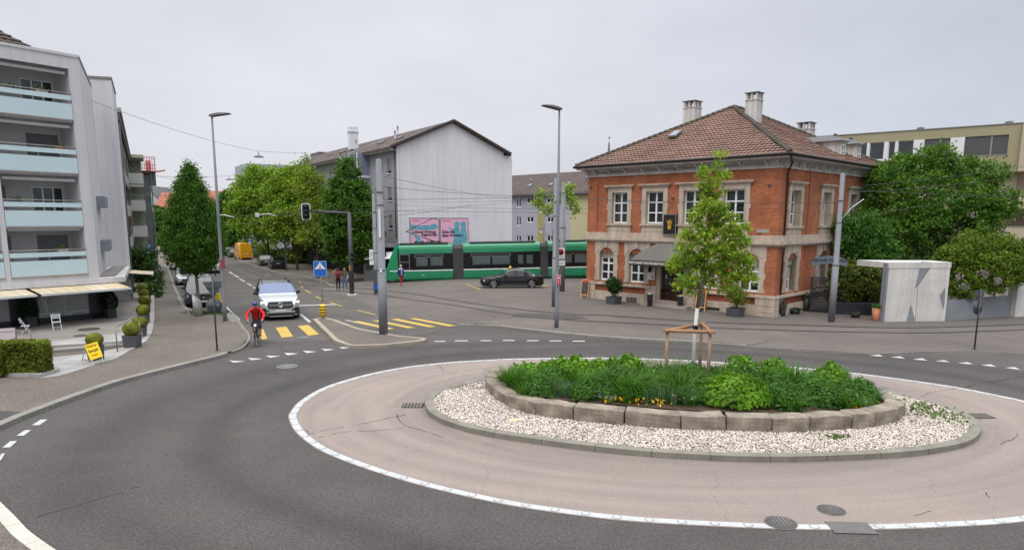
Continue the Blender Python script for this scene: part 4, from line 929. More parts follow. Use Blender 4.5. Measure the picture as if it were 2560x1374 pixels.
# gate and arch sign
gA,gB = G(2022,779),G(2100,782); gd = (gB-gA); ga = math.atan2(gd.y,gd.x); gl = gd.length
t = thing('slatted_gate','black horizontal slat gate beside the restaurant side wall','gate',gA,ga)
mb = MB(); mb.box(0,.06,-.03,.03,0,1.95); mb.box(gl-.06,gl,-.03,.03,0,1.95); mb.build('gate_frame',S('gate_black',(26,28,32),rough=.5),t)
mb = MB()
for k in range(20): mb.box(.06,gl-.06,-.012,.012,.06+k*.096,.06+k*.096+.07)
mb.build('slat_panel',S('gate_black',(26,28,32)),t)
t = thing('arch_sign','grey-blue arched board lettered KRONE TERRASSE over the slatted gate','sign',gA+Vector((0,0,2.35)),ga)
L = gl*1.12; arc = [(-.02+L*i/12,.62+.18*math.sin(PI*i/12)) for i in range(13)]; arc2 = [(-.02+L*i/12,.20+.18*math.sin(PI*i/12)) for i in range(12,-1,-1)]
mb = MB(); mb.prism(arc+arc2,-.02,.02,axis='Y'); mb.build('board',S('blue_grey_board',(98,112,120),var=.08),t)
text('KRONE TERRASSE',.235,S('dark_letter',(44,50,56),var=0),t,Matrix.Translation((L/2,-.026,.55)) @ UPR,bold=.006)
mb = MB(); mb.tube([(0.05,.0,-2.35),(0.05,0,.45)],.025,6); mb.tube([(L-.08,.0,-2.35),(L-.08,0,.45)],.025,6); mb.build('post',M_IRON,t)
# ================================================================ CONCRETE WALL, LOW WALL, CLIMBERS
M_CONC = S('fair_concrete',(196,192,188),var=.10,vs=1.1,fine=.10,fs=20,rough=.9,bump=.1,streak=.14)
M_CONCG = S('grey_concrete',(128,130,136),var=.08,vs=1.2,fine=.08,rough=.9,streak=.1)
wa,wb = G(2211,804),G(2362,802); wd = wb-wa; wan = math.atan2(wd.y,wd.x); wl = wd.length
t = thing('concrete_wall','tall pale concrete wall with grey triangular facets beside the planting','wall',wa,wan)
WH = 2.98
mb = MB()
mb.box(0,wl,0,.3,-.1,WH); mb.build('wall_slab',M_CONC,t,bevel=.01)
def wpx(px,py): # pixel -> wall local (u,z)
 v = ray(px,py); n = Vector((-math.sin(wan),math.cos(wan),0)); q = CAM+v*((wa-CAM).dot(n)/v.dot(n)); return ((q-wa).dot(Vector((math.cos(wan),math.sin(wan),0))),q.z)
k = 6.247
for P in ([(1395,335),(1585,345),(1430,590),(1290,775),(1340,560)],[(1232,990),(1160,1265),(1300,1265)],[(1768,735),(1680,860),(1735,1100),(1762,960)]):
 mb = MB(); mb.prism([wpx(2080+x/k,600+y/k) for x,y in P],-.004,.002,axis='Y'); mb.build('facet',M_CONCG,t)
mb = MB(); 
for P in ([(890,425),(1790,415)],[(1345,660),(1300,1262)],[(1590,350),(1345,700)]):
 a,b = (wpx(2080+x/k,600+y/k) for x,y in P); mb.bar((a[0],-.001,a[1]),(b[0],-.001,b[1]),.012,.02)
for x,y in ((1110,860),(1550,850),(1080,1125),(1515,1115),(1140,540),(1590,535),(1720,1110)):
 a = wpx(2080+x/k,600+y/k); mb.lathe([(.025,-.003),(.025,.003)],8,(a[0],0,a[1]),axis='Y')
mb.build('formwork_joint',S('joint_grey',(96,92,88)),t)
mb = MB(); mb.box(-.1,0,.03,.35,-.1,WH-.02); mb.build('side_slab',M_CONCG,t)
mb = MB(); mb.prism([(-.05,-.02),(wl+.02,-.02),(wl+.02,1.6),(-.1,2.2),(-.35,2.2)],WH-.26,WH+.03); mb.build('roof_slab',M_CONC,t)
# low wall
la,lb = G(2363,802),G(2590,787); ld = lb-la; lan = math.atan2(ld.y,ld.x); ll = ld.length
t = thing('low_wall','low grey concrete wall under the wisteria','wall',la+Vector((0,.12,0)),lan)
mb = MB(); mb.prism([(0,-.1),(ll,-.1),(ll,1.15),(0,1.0)],0,.25,axis='Y'); mb.build('wall_slab',M_CONCG,t,bevel=.01)
for px,w_,lab in ((2538,.5,'pale concrete pier at the right end of the wisteria'),):
 c = G(px,790); mb = MB(); mb.box(-.35,.35,-.2,.3,-.1,2.35); mb.box(.42,1.6,-.1,.3,-.1,2.6); o = mb.build('concrete_pier',M_CONC,loc=c,bevel=.01,rot=(0,0,lan)); tag(o,lab,'pier')
def foliage_thing(name,label,cat,loc,lobes,n,size,rgb,seed,hue=None,clump=.35,per=30,tone=.45,group=None,flat=0.,shell=.7,rz=0.,trunk=None,trmat=None,part='foliage',cut=None,extra=None):
 t = thing(name,label,cat,loc,rz,group)
 P,T_,H_ = crown_pts(lobes,n,clump=clump,per=per,seed=seed,shell=shell)
 if cut: k_ = cut(P); P,T_,H_ = P[k_],T_[k_],H_[k_]
 link(leafmesh(part,P,size,leafmat('leaf_'+name+str(seed),rgb,tone=tone,hue=hue),tone=T_,tint=H_,seed=seed,flat=flat),part,t)
 if trunk: trunk.build('trunk',trmat or M_BARK,t,uv=False)
 if extra: extra(t)
 return t
M_BARK = S('bark',(82,72,62),var=.25,vs=4,fine=.25,fs=30,rough=.95,bump=.5,bs=18)
M_BARKG = S('grey_bark',(104,98,88),var=.2,vs=4,fine=.2,rough=.95,bump=.3)
def D_at(px,D): v = ray(px,560); p = CAM+v*D; return Vector((p.x,p.y,gh(p.x,p.y)))
def scr(px,py,D): # pixel at depth D relative to a base
 return CAM+ray(px,py)*D
def lobes_px(base,L,D):
 """lobes given by photograph position and radius in metres at depth D (+dy)"""
 o = []
 for px,py,r,dy,fl in L:
  q = scr(px,py,D+dy)-base; o.append((q.x,q.y,q.z,r,r*.9,r*fl))
 return o
wc = (la+lb)/2
def racemes(seed,pts,rgb):
 def f(t):
  rg = np.random.default_rng(seed); P = []
  for x,y,z in pts:
   for k in range(9): 
    q = rg.normal(size=3)*[.14,.1,.05]; 
    for j in range(14): P.append((x+q[0]+rg.normal()*.02,y+q[1]+rg.normal()*.02,z+q[2]-j*.022))
  link(leafmesh('flower_racemes',np.array(P),.045,S('wisteria_flower',rgb,var=.12,tone=.2),tone=rg.random(len(P)),seed=seed),'flower_racemes',t)
 return f
foliage_thing('wisteria','bank of yellow-green wisteria spilling over the low grey wall','climber',(la+Vector((0,.7,0))),
 lobes_px(la+Vector((0,.7,0)),[(2392,640,.75,0,.8),(2430,622,.8,.3,.8),(2480,618,.8,.4,.8),(2530,618,.7,.4,.8),(2575,625,.6,.4,.9),(2400,690,.7,0,.9),(2450,672,.95,0,.9),(2500,668,.95,0,.9),(2548,655,.6,0,1),(2388,715,.55,-.2,.9),(2440,708,.6,-.3,.9),(2495,702,.65,-.3,.9),(2545,690,.5,-.1,.9),(2415,735,.3,-.3,.7),(2470,728,.3,-.3,.7),(2420,600,.6,.8,.7),(2360,640,.4,.5,.6)],36.3),24000,.085,(.10,.165,.02),31,hue=(1.12,1.0,.8),clump=.24,per=26,extra=racemes(4,[(.7,-.75,1.9),(2.4,-.8,2.2),(1.6,-.8,2.6),(.4,-.7,2.4)],(140,128,128)))
mb = MB()
for x in (.35,2.3,4.0): mb.box(x-.03,x+.03,.0,.06,.9,2.6)
mb.box(0,4.9,.02,.05,1.35,1.40); mb.box(0,4.9,.02,.05,1.75,1.8); o = mb.build('trellis',M_IRON,loc=la+Vector((0,.55,0)),rot=(0,0,lan)); tag(o,'dark metal trellis carrying the wisteria above the low wall','trellis')
# planting left of the concrete wall
pc = G(2150,790)
foliage_thing('shrub','dense dark shrub with orange young leaves between gate and concrete wall','shrub',pc+Vector((.2,1.5,0)),[(-.6,0,1.5,.85,.6,1.2),(.5,.1,1.6,.9,.6,1.1),(1.15,0,1.35,.6,.5,1.1),(-.1,.2,2.2,.8,.6,.65)],8000,.10,(.075,.125,.03),33,hue=(1.7,1.05,.6),clump=.24,per=22)
mb = MB(); mb.box(-1.35,1.25,-.02,.9,0,.62); o = mb.build('plant_trough',S('trough_blueblack',(34,38,46),var=.08),loc=pc+Vector((.15,.55,0)),rot=(0,0,-.22),bevel=.01); tag(o,'long blue-black planting trough along the terrace edge','planter')
# big tree on the right and its neighbours
b = D_at(2330,42.5)
foliage_thing('broadleaf_tree','large spreading mid-green tree above the concrete wall, right of the restaurant','tree',b,lobes_px(b,[(2215,452,1.15,0,.9),(2250,430,1.1,.4,.9),(2300,420,1.2,1,.9),(2350,400,.95,0,.9),(2385,425,1.3,.6,.9),(2440,460,1.2,.4,.8),(2480,445,.95,0,.9),(2505,510,1.1,0,.8),(2455,520,1.3,-.3,.8),(2390,500,1.5,-.6,.9),(2310,490,1.5,-.6,.9),(2240,520,1.4,0,.9),(2190,500,.9,.3,.9),(2300,560,1.6,-.5,.8),(2220,580,1.4,0,.8),(2385,575,1.6,-.3,.8),(2460,580,1.2,0,.8),(2270,612,1.3,0,.6),(2370,620,1.2,0,.6),(2440,615,1.0,.3,.6),(2160,545,.9,.6,.8)],42.5),40000,.115,(.070,.165,.024),35,hue=(1.3,1.0,.7),clump=.36,per=40,tone=.5,trunk=trunkmb(4.8,.28,.14,10,3.2,seed=5),extra=racemes(9,[(1.3,-1.8,5.6),(1.6,-1.7,4.1),(3.6,-1.0,4.6),(-.4,-1.6,2.4)],(168,160,176)))
b2 = D_at(2150,40)
foliage_thing('broadleaf_tree','smaller darker tree against the restaurant side wall, under the large tree','tree',b2,lobes_px(b2,[(2140,560,.95,0,.9),(2120,600,.8,0,.9),(2180,585,1.0,.2,.9),(2165,630,.95,0,.7),(2110,560,.6,.2,.8),(2210,625,.9,.2,.7)],40),9000,.10,(.06,.15,.03),37,hue=(1.2,1.1,.8),clump=.3,per=30,trunk=trunkmb(3.2,.09,.05,6,1.2,seed=8))
foliage_thing('shrub','dark hedge mass behind the concrete wall under the large tree','shrub',D_at(2280,41),[(-3.2,0,1.6,1.6,.8,1.5),(-1.2,.3,1.7,1.8,.8,1.6),(1,.2,1.8,1.6,.8,1.5),(3,.4,2.0,1.5,.8,1.6)],9000,.12,(.05,.10,.03),39,clump=.35,per=26)
# ================================================================ MODERN BEIGE BLOCK (right)
M_BEIGE = S('olive_beige_render',(150,144,116),var=.04,vs=.6,fine=.03,rough=.9)
M_BEIGD = S('beige_render',(172,162,142),var=.05,vs=.5,rough=.9)
M_SLATB = cellmat('blind_slats','b',(.085,.088,.094),(.10,.103,.108),(.03,.03,.032),40,.09,.25,rough=.5,var=.05)
Dm = 59; pm = scr(2529,560,Dm); pm = Vector((pm.x,pm.y,0)); mth_ = math.atan2(-.62,.78)
mod = thing('apartment_block','modern olive-beige flat-roofed block with long window band behind the big tree','building',pm,mth_)
# local: x negative runs to the left along the facade facing us, y into the building
def mpx(px,py,D0=0.):
 v = ray(px,py); n = Vector((-math.sin(mth_),math.cos(mth_),0)); q = CAM+v*((pm-CAM).dot(n)/v.dot(n)); return ((q-pm).dot(Vector((math.cos(mth_),math.sin(mth_),0))),q.z)
k = 3.817; o_ = (2100,280)
def mm_(x,y): return mpx(o_[0]+x/k,o_[1]+y/k)
top = mm_(1640,115)[1]; wbt = mm_(1600,215)[1]; wbb = mm_(1600,400)[1]; l1 = mm_(1640,570)[1]
xl = -30.
wins = [(805,1050,'blind'),(1190,1605,'blind'),(555,705,'glass'),(465,530,'glass'),(285,425,'glass'),(200,262,'glass')]
ws_ = [(mm_(a,300)[0],mm_(b_,300)[0],wbb,wbt) for a,b_,c in wins]
mb = MB(); wallholes(mb,xl,0,l1,top,ws_,.2); mb.box(xl,0,12,12.1,0,top); mb.box(xl,xl+.1,0,12,0,top); mb.add([(0,0,l1),(0,12,l1),(0,12,top),(0,0,top)],[(0,1,2,3)]); mb.box(xl,0,.3,12,top-.3,top-.05); mb.box(xl,0,.01,12,l1-.02,l1+.25)
mb.box(xl,0,.6,.7,-1,l1); mb.build('wall',M_BEIGE,mod,recalc=False)
mb = MB(); mb.box(xl,.05,-.06,12,top,top+.08); mb.build('roof_edge',S('zinc_edge',(120,120,118)),mod)
mb = MB(); a = mm_(705,300)[0]; b_ = mm_(805,300)[0]; mb.box(a,b_,-.03,.02,wbb,wbt); mb.box(mm_(1052,300)[0],mm_(1188,300)[0],-.03,.02,wbb,wbt)
for q,r_ in ((425,465),(530,555),(262,285)): mb.box(mm_(q,300)[0],mm_(r_,300)[0],-.03,.02,wbb,wbt)
mb.box(mm_(200,0)[0],mm_(705,300)[0],-.05,.0,wbb-.12,wbb); mb.build('white_panel',S('white_panel',(212,212,214),var=.03),mod)
for (a,b_,c,d),(_,_,kind) in zip(ws_,wins):
 if kind == 'blind':
  mb = MB(); mb.box(a,b_,.08,.12,c,d); w_ = mb.build('blind',M_SLATB,mod)
  mb = MB(); 
  for f_ in ((.25,.72) if b_-a > 5 else (.62,)): x = a+(b_-a)*f_; mb.box(x-.06,x+.06,.05,.08,c,d)
  mb.box(a-.05,b_+.05,-.04,.06,c-.08,c); mb.build('guide_rail',S('rail_grey',(130,132,134)),w_)
 else: window(mod,I4,a,b_,c,d,depth=.12,bars=(),vs_=(),fw=.05)
mb = MB()   # loggias to the right
for z0 in (l1-2.85,l1-5.7): mb.box(-8,10,-1.2,1.0,z0-.25,z0+.0); mb.box(-8,10,-1.2,-1.1,z0,z0+1.0)
mb.box(0,14,-.4,12,l1,top-.02)
mb.box(0,14,.8,1.0,-1,l1); mb.build('balcony',M_BEIGD,mod)
mb = MB(); 
for z0 in (l1-2.85,l1-5.7): mb.box(-8,10,-1.2,-1.14,z0+1.08,z0+1.12); mb.box(-1,9,.7,.79,z0+.1,z0+2.4,1)
mb.build('railing',[S('rail_pale',(170,170,168)),S('loggia_window',(138,124,112),var=.1)],mod)
for x in (-1.2,-21.8,-8): mb = MB(); mb.lathe([(.28,0),(.30,.3),(.34,.34),(.30,.55),(.02,.62)],10,(x,3,top)); mb.build('roof_vent',M_SLATE,mod)
# ================================================================ CENTRE APARTMENT HOUSE WITH GABLE
gth = math.atan2(6.5,10.2)
GP = Vector((-11.15,68.0,0)); GP.z = -1.0
gab = thing('apartment_house','four storey lilac-grey house with large blank gable wall behind the green tram','building',GP,gth)
GW,GL = 12.1,40.; ge = 13.05; gr = 15.6
M_GAB = S('lilac_grey_render',(212,208,213),var=.05,vs=.35,fine=.03,rough=.95,streak=.08)
M_FAC = S('grey_render',(150,150,154),var=.06,vs=.6,rough=.95)
M_TILEB = cellmat('brown_tile','b',lin((92,78,72)),lin((74,62,58)),lin((52,44,42)),.3,.36,.10,rough=.9,off=0.,var=.2)
def gpx(px,py):
 v = ray(px,py); n = Vector((-math.sin(gth),math.cos(gth),0)); q = CAM+v*((GP-CAM).dot(n)/v.dot(n)); return ((q-GP).dot(Vector((math.cos(gth),math.sin(gth),0))),q.z-GP.z)
mb = MB(); mb.add([(0,0,-1),(GW,0,-1),(GW,0,ge),(GW/2,0,gr),(0,0,ge)],[(0,1,2,3,4)]); mb.build('gable_wall',M_GAB,gab,recalc=False)
mb = MB(); mb.box(GW,GW+1.1,.05,9,-1,ge-.35); mb.build('side_bay',S('white_render',(212,212,214),var=.04),gab)
# street facade: plane x=0 running back (faces -x)
FT = Matrix(((0,1,0,0),(-1,0,0,0),(0,0,1,0),(0,0,0,1)))   # (u,d,z)->(d,-u,z): u runs from far (-) to 0 at the corner, d inward +x
def fpx(px,py):
 v = ray(px,py); n = Vector((math.cos(gth),math.sin(gth),0)); q = CAM+v*((GP-CAM).dot(n)/v.dot(n)); d_ = q-GP
 return (-d_.dot(Vector((-math.sin(gth),math.cos(gth),0))),q.z-GP.z)
zw = [fpx(975,y)[1] for y in (398,433,468,501,537,570)]
hol = []
for z0,z1 in ((zw[1],zw[0]),(zw[3],zw[2]),(zw[5],zw[4])):
 for u in (-1.9,-4.1): hol.append((u-.5,u+.5,z0,z1))
 for u in (-17,-20,-23.5,-26,-30,-33,-36): hol.append((u-.6,u+.6,z0,z1))
mb = MB(FT); wallholes(mb,-GL,0,3.2,ge,hol,.2); mb.build('street_facade',M_FAC,gab,recalc=False)
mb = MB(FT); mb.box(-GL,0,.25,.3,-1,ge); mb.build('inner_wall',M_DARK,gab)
for i,(a,b_,c,d) in enumerate(hol):
 if a > -10 and (i % 9 != 1) and c > 5 and a > -3: 
  mb = MB(FT); mb.box(a,b_,.06,.1,c+.25,d); mb.build('roller_shutter',M_BLIND,gab); mb = MB(FT); mb.box(a-.06,b_+.06,-.06,.1,c-.08,c); mb.build('sill',M_WFR,gab)
 else: window(gab,FT,a,b_,c,d,depth=.1,fw=.08)
# projecting balcony bay in violet blue
mb = MB(FT); mb.box(-12.5,-7.2,-1.3,0,4.0,ge-.2); mb.build('balcony_bay',S('violet_blue_panel',(126,128,152),var=.05),gab)
mb = MB(FT)
for z in (zw[1]-.1,zw[3]-.1,zw[5]-.1): mb.box(-12.6,-7.1,-1.36,0.0,z-.1,z+.1); mb.box(-12.55,-7.15,-1.34,-1.3,z+.1,z+1.0)
for u in (-12.5,-9.9,-7.2): mb.box(u-.08,u+.08,-1.35,-1.3,4,ge-.2)
mb.build('balcony_frame',S('white_render',(212,212,214)),gab)
mb = MB(FT)
for z in (zw[1],zw[3],zw[5]): 
 for u in (-11.2,-8.5): mb.box(u-.9,u+.9,-1.325,-1.30,z+1.0,z+2.2)
mb.build('balcony_glass',M_GLASS,gab)
mb = MB(FT); mb.tube([(-.35,-.1,ge-.2),(-.35,-.1,4.2)],.06,6); mb.build('drainpipe',M_SLATE,gab)
# roof
rv = [(-.75,-.35,ge-.18),(GW/2,-.35,gr+.18),(GW+.75,-.35,ge-.18)]
mb = MB(); o2 = GL+.3
for th_,m_ in ((.16,0),):
 for (a,b_) in ((rv[0],rv[1]),(rv[1],rv[2])):
  v = [a,b_,(b_[0],o2,b_[2]),(a[0],o2,a[2])]; v2 = [(x,y,z-.22) for x,y,z in v]; mb.add(v+v2,[(0,1,2,3),(4,7,6,5),(0,4,5,1),(3,2,6,7),(0,3,7,4),(1,5,6,2)])
mb.build('roof',M_TILEB,gab)
mb = MB()
for (a,b_) in ((rv[0],rv[1]),(rv[1],rv[2])):
 A_,B_ = Vector(a),Vector(b_); n = int((B_-A_).length/.36)
 for i in range(n): p = A_+(B_-A_)*(i+.5)/n; mb.obox((p.x,p.y-.02,p.z-.0),(.34,.14,.20),0,0,ry=-math.atan2(B_.z-A_.z,B_.x-A_.x)+R(4))
mb.build('verge_tiles',S('verge_dark',(70,60,56),var=.2),gab)
mb = MB(); mb.box(-.72,-.5,-.3,GL,ge-.42,ge-.2); mb.box(-.6,0,0,GL,ge-.45,ge-.4); mb.build('eaves',S('white_render',(212,212,214)),gab)
mb = MB(); mb.add([(-.78,12.8,ge-.10),(-.78,13.1,ge-.10),(GW/2,13.1,gr+.30),(GW/2,12.8,gr+.30)],[(0,1,2,3)]); mb.tube([(1.6,4,14.1),(1.6,4,14.9)],.09,8); mb.tube([(3.2,7,15.0),(3.2,7,15.8)],.09,8); mb.tube([(2.2,17,14.4),(2.2,17,15.2)],.09,8); mb.build('roof_flashing',S('pale_lead',(170,170,172)),gab,recalc=False)
mb = MB(); mb.box(2.1,3.1,18.6,19.5,14.3,16.9); mb.box(2.0,3.2,18.5,19.6,16.3,16.4); mb.build('chimney',S('white_render',(212,212,214)),gab)
mb = MB()
for x,y in ((2.6,5.2),(2.3,9.5),(2.3,22),(2.6,28)): z = ge-.18+(x+.75)/(GW/2+.75)*(gr+.36-ge); mb.obox((x,y,z+.1),(.7,.9,.1),0,0,ry=-math.atan2(gr+.36-ge,GW/2+.75))
mb.build('roof_window',M_GLASSB,gab)
# ground floor shop zone
mb = MB(FT); mb.box(-GL,.0,-1.6,.1,3.35,3.65); mb.build('shop_canopy',M_CONCG,gab)
mb = MB(FT); mb.box(-GL,-.1,.6,.7,-1,3.4); 
mb.build('shopfront',S('dim_shopfront',(58,56,56),var=.4,vs=1.5),gab)
mb = MB(FT)
for i in range(12): mb.box(-2-i*3.1,-1.85-i*3.1,.4,.6,-1,3.35)
mb.build('shop_pillar',M_FAC,gab)
# two posters
PINK = S('poster_pink',(226,170,196),var=.02,rough=.6); TEAL = S('poster_teal',(62,142,166),var=.45,vs=3.5,rough=.6,col2=lin((120,178,190))); INK = S('poster_ink',(40,34,44),var=0,rough=.6); RUST = S('poster_rust',(196,90,100),var=0)
def poster(label,pxs,kind):
 (a,zb),(b_,zt) = gpx(pxs[0],612.5+(8 if 1 else 0)),gpx(pxs[1],545.5); w_,h_ = b_-a,zt-zb
 M_ = Matrix.Translation(GP) @ Matrix.Rotation(gth,4,'Z'); p = M_ @ Vector((a,-.12,zb))
 t = thing('poster',label,'poster',p,gth,'advertising posters on the gable')
 mb = MB(); mb.box(0,w_,0,.1,0,h_); mb.box(-.06,.0,-.03,.1,-.06,h_+.06,1); mb.box(w_,w_+.06,-.03,.1,-.06,h_+.06,1); mb.box(0,w_,-.03,.1,h_,h_+.06,1); mb.box(0,w_,-.03,.1,-.06,0,1)
 mb.build('panel',[PINK,M_FAC],t)
 def blob(P,m,nm): q = MB(); q.prism([(x*w_,z*h_) for x,z in P],-.008,.0,axis='Y'); q.build(nm,m,t)
 if kind == 0:
  blob([(.0,.60),(.0,.80),(.10,.79),(.3,.74),(.5,.77),(.68,.76),(.80,.81),(.90,.82),(.97,.74),(.99,.70),(.93,.66),(.84,.62),(.6,.61),(.4,.60),(.15,.64)],TEAL,'animal_figure')
  blob([(.06,.56),(.12,.50),(.24,.42),(.33,.33),(.38,.23),(.28,.16),(.16,.24),(.20,.32),(.10,.42)],TEAL,'animal_figure')
  text('2-Zimmer-Wohnung',.36,INK,t,Matrix.Translation((w_*.47,-.014,h_*.545)) @ UPR,shear=.2,bold=.01,sx=.86)
  text('freigeworden.',.36,INK,t,Matrix.Translation((w_*.66,-.014,h_*.45)) @ UPR,shear=.2,bold=.01,sx=.86)
  mb = MB(); 
  for i in range(3): mb.box(w_*.56,w_*.95,-.006,0,h_*(.12+.05*i),h_*(.138+.05*i))
  mb.build('fine_print',INK,t); mb = MB(); mb.box(w_*.06,w_*.32,-.006,0,h_*.895,h_*.92); mb.build('fine_print',RUST,t)
 else:
  for dx in (0,.245):
   blob([(.46+dx,.05),(.44+dx,.20),(.50+dx,.38),(.47+dx,.52),(.50+dx,.66),(.53+dx,.74),(.48+dx,.78),(.47+dx,.83),(.56+dx,.90),(.66+dx,.88),(.70+dx,.80),(.67+dx,.70),(.72+dx,.50),(.73+dx,.28),(.71+dx,.08),(.6+dx,.02)],TEAL,'animal_figure')
  blob([(.26,.70),(.30,.71),(.40,.64),(.50,.66),(.50,.58),(.38,.59)],TEAL,'animal_figure')
  text('Schau mal',.40,INK,t,Matrix.Translation((w_*.04,-.014,h_*.55)) @ UPR,shear=.2,bold=.012,align='LEFT',sx=.9)
  text('diese Wohnung!',.40,INK,t,Matrix.Translation((w_*.04,-.014,h_*.43)) @ UPR,shear=.2,bold=.012,align='LEFT',sx=.9)
  mb = MB(); mb.box(w_*.06,w_*.37,-.006,0,h_*.895,h_*.92)
  for i in range(3): mb.box(w_*.05,w_*.36,-.006,0,h_*(.10+.05*i),h_*(.115+.05*i))
  mb.build('fine_print',RUST,t)
poster('pink poster with a lying teal animal and Wohnung lettering, left on the gable',(1026,1094.5),0)
poster('pink poster with two upright teal animals and Schau mal lettering, right on the gable',(1101,1167.5),1)
# ================================================================ LILAC BLOCK BEHIND THE TRAM
bp0 = Vector((.3,103,-1.4)); bp1 = Vector((10.6,92.5,-1.4)); bd = bp1-bp0; bth = math.atan2(bd.y,bd.x)
blk = thing('apartment_house','lower lilac and pale yellow house with brown roof between gable and restaurant','building',bp0,bth)
def bpx(px,py):
 v = ray(px,py); n = Vector((-math.sin(bth),math.cos(bth),0)); q = CAM+v*((bp0-CAM).dot(n)/v.dot(n)); return ((q-bp0).dot(Vector((math.cos(bth),math.sin(bth),0))),q.z-bp0.z)
k = 6.87; q_ = lambda x,y: bpx(1280+x/k,420+y/k)
hs = []
for x0,x1 in ((70,160),(255,370),(600,720)):
 for y0,y1 in ((505,605 if x0 != 70 else 670),(835,935 if x0 != 70 else 990),(1155,1260)): hs.append((q_(x0,y0)[0],q_(x1,y0)[0],q_(x0,y1)[1],q_(x0,y0)[1]))
st_ = []
for y0,y1 in ((690,770),(1020,1105)): st_.append((q_(460,y0)[0],q_(532,y0)[0],q_(460,y1)[1],q_(460,y0)[1]))
ez = q_(30,440)[1]; x5 = q_(1010,600)[0]; xs0,xs1 = q_(440,600)[0],q_(552,600)[0]
M_LIL = S('lilac_render',(168,168,180),var=.04,vs=.4,rough=.95); M_PYEL = S('pale_yellow_render',(186,178,142),var=.04,vs=.4,rough=.95); M_OLY = S('olive_yellow_render',(164,154,98),var=.06,vs=.5)
mb = MB(); wallholes(mb,-12,xs0,-2,ez,[h for h in hs if h[1] < xs0],.2,0); wallholes(mb,xs0,xs1,-2,ez,st_,.2,2); wallholes(mb,xs1,x5,-2,ez,[h for h in hs if h[0] > xs1],.2,0); wallholes(mb,x5,34,-2,ez,[],.2,1); mb.box(-12,34,.4,.45,-2,ez,3)
mb.build('wall',[M_LIL,M_PYEL,M_OLY,M_DARK],blk,recalc=False)
for h in hs+st_: window(blk,I4,*h,depth=.08,fw=.1)
mb = MB(); mb.prism([(-.6,ez-.1),(5.5,ez+3.1),(5.5,ez+2.85),(-.6,ez-.35)],-12,34,axis='X'); mb.build('roof',M_TILEB,blk)
mb = MB(); mb.box(-12,34,-.65,-.5,ez-.3,ez-.15); mb.box(-12,34,-.5,0,ez-.4,ez-.35); mb.build('gutter',S('gutter_grey',(110,112,116)),blk)
mb = MB()
for x in (1.4,5.6,8.9): mb.obox((x,1.8,ez+1.25),(.6,.7,.08),0,0,rx=.48)
for x in (.9,11.4): mb.tube([(x,2.6,ez+1.5),(x,2.6,ez+2.2)],.07,6)
mb.build('roof_window',M_GLASSB,blk)
mb = MB(); mb.tube([(q_(562,0)[0],-.12,ez-.2),(q_(562,0)[0],-.12,-1)],.06,6); mb.build('drainpipe',M_FAC,blk)
# far spire, grey flat-roof block behind the trees
c = scr(1522,383,260); c = Vector((c.x,c.y,-2)); t = thing('church_spire','thin dark church spire rising behind the restaurant roof','spire',c)
zt = scr(1522,352,260).z; mb = MB(); mb.lathe([(2.2,0),(2.2,zt-c.z-12),(.8,zt-c.z-9),(.25,zt-c.z-1),(.02,zt-c.z)],8); mb.build('spire_roof',M_SLATE,t); mb = MB(); mb.box(-.6,.6,-.08,.08,zt-c.z+.9,zt-c.z+1.1); mb.box(-.08,.08,-.08,.08,zt-c.z,zt-c.z+1.8); mb.build('cross',M_SLATE,t)
c = scr(790,430,125); z2 = c.z; z1 = scr(820,402,125).z; t = thing('flat_roof_block','pale grey flat-roofed building behind the street trees','building',Vector((c.x,c.y,-2)),gth)
mb = MB(); mb.box(-12,6,0,10,0,z2+3.0); mb.build('wall',S('pale_grey_clad',(150,156,160),var=.05),t); mb = MB(); mb.box(1.0,6,1,6,z2+3,z1+3.6); mb.build('roof_housing',S('vent_grey',(110,112,114),var=.1),t)
mb = MB(); mb.box(.8,6.4,.8,6.2,z1+3.6,z1+3.75); mb.build('roof_cap',M_CONC,t)
# ================================================================ LEFT: BALCONY HOUSE ON THE CORNER
lth = R(54); LP = scr(220,673,32.0); LP.z = 0
lh = thing('balcony_house','white corner apartment house with pale mint balcony panels over shops','building',LP,lth)
LM = Matrix.Translation(LP) @ Matrix.Rotation(lth,4,'Z')
def lpx(px,py,d=0.):
 n = Vector((-math.sin(lth),math.cos(lth),0)); e_ = Vector((math.cos(lth),math.sin(lth),0)); p0 = LP+n*d
 v = ray(px,py); q = CAM+v*((p0-CAM).dot(n)/v.dot(n)); return ((q-p0).dot(e_),q.z)
def LW(u,d,z): return LM @ Vector((u,d,z))
M_WREN = S('white_house_render',(196,194,196),var=.05,vs=.5,fine=.03,rough=.95,streak=.10)
M_MINT = S('mint_glass_panel',(188,207,211),var=.04,vs=.7,rough=.28,spec=.5)
M_SOFF = S('shaded_render',(190,188,186),var=.05)
zb = [2.56,4.74,7.09,9.44]; u2 = lpx(16,700)[0]; u2b = lpx(29.5,700)[0]; UL = u2-3.6; ztop = 12.15; zop = 11.62
bays = [(u2b,0.),(UL,u2),(UL-3.8,UL-.35)]
mb = MB()
for a in (0.,u2,UL-.35): mb.box(a,a+.45 if a == 0 else u2b-u2+a,0,1.7,2.3,zop)
mb.box(UL-4,.45,0,1.7,zop,ztop); mb.box(UL-4,.45,-.04,7.9,ztop,ztop+.12)
for z in zb: mb.box(UL-4,0,.10,1.5,z-.14,z+.02)
mb.box(UL-4,.45,.02,1.5,2.3,2.56)
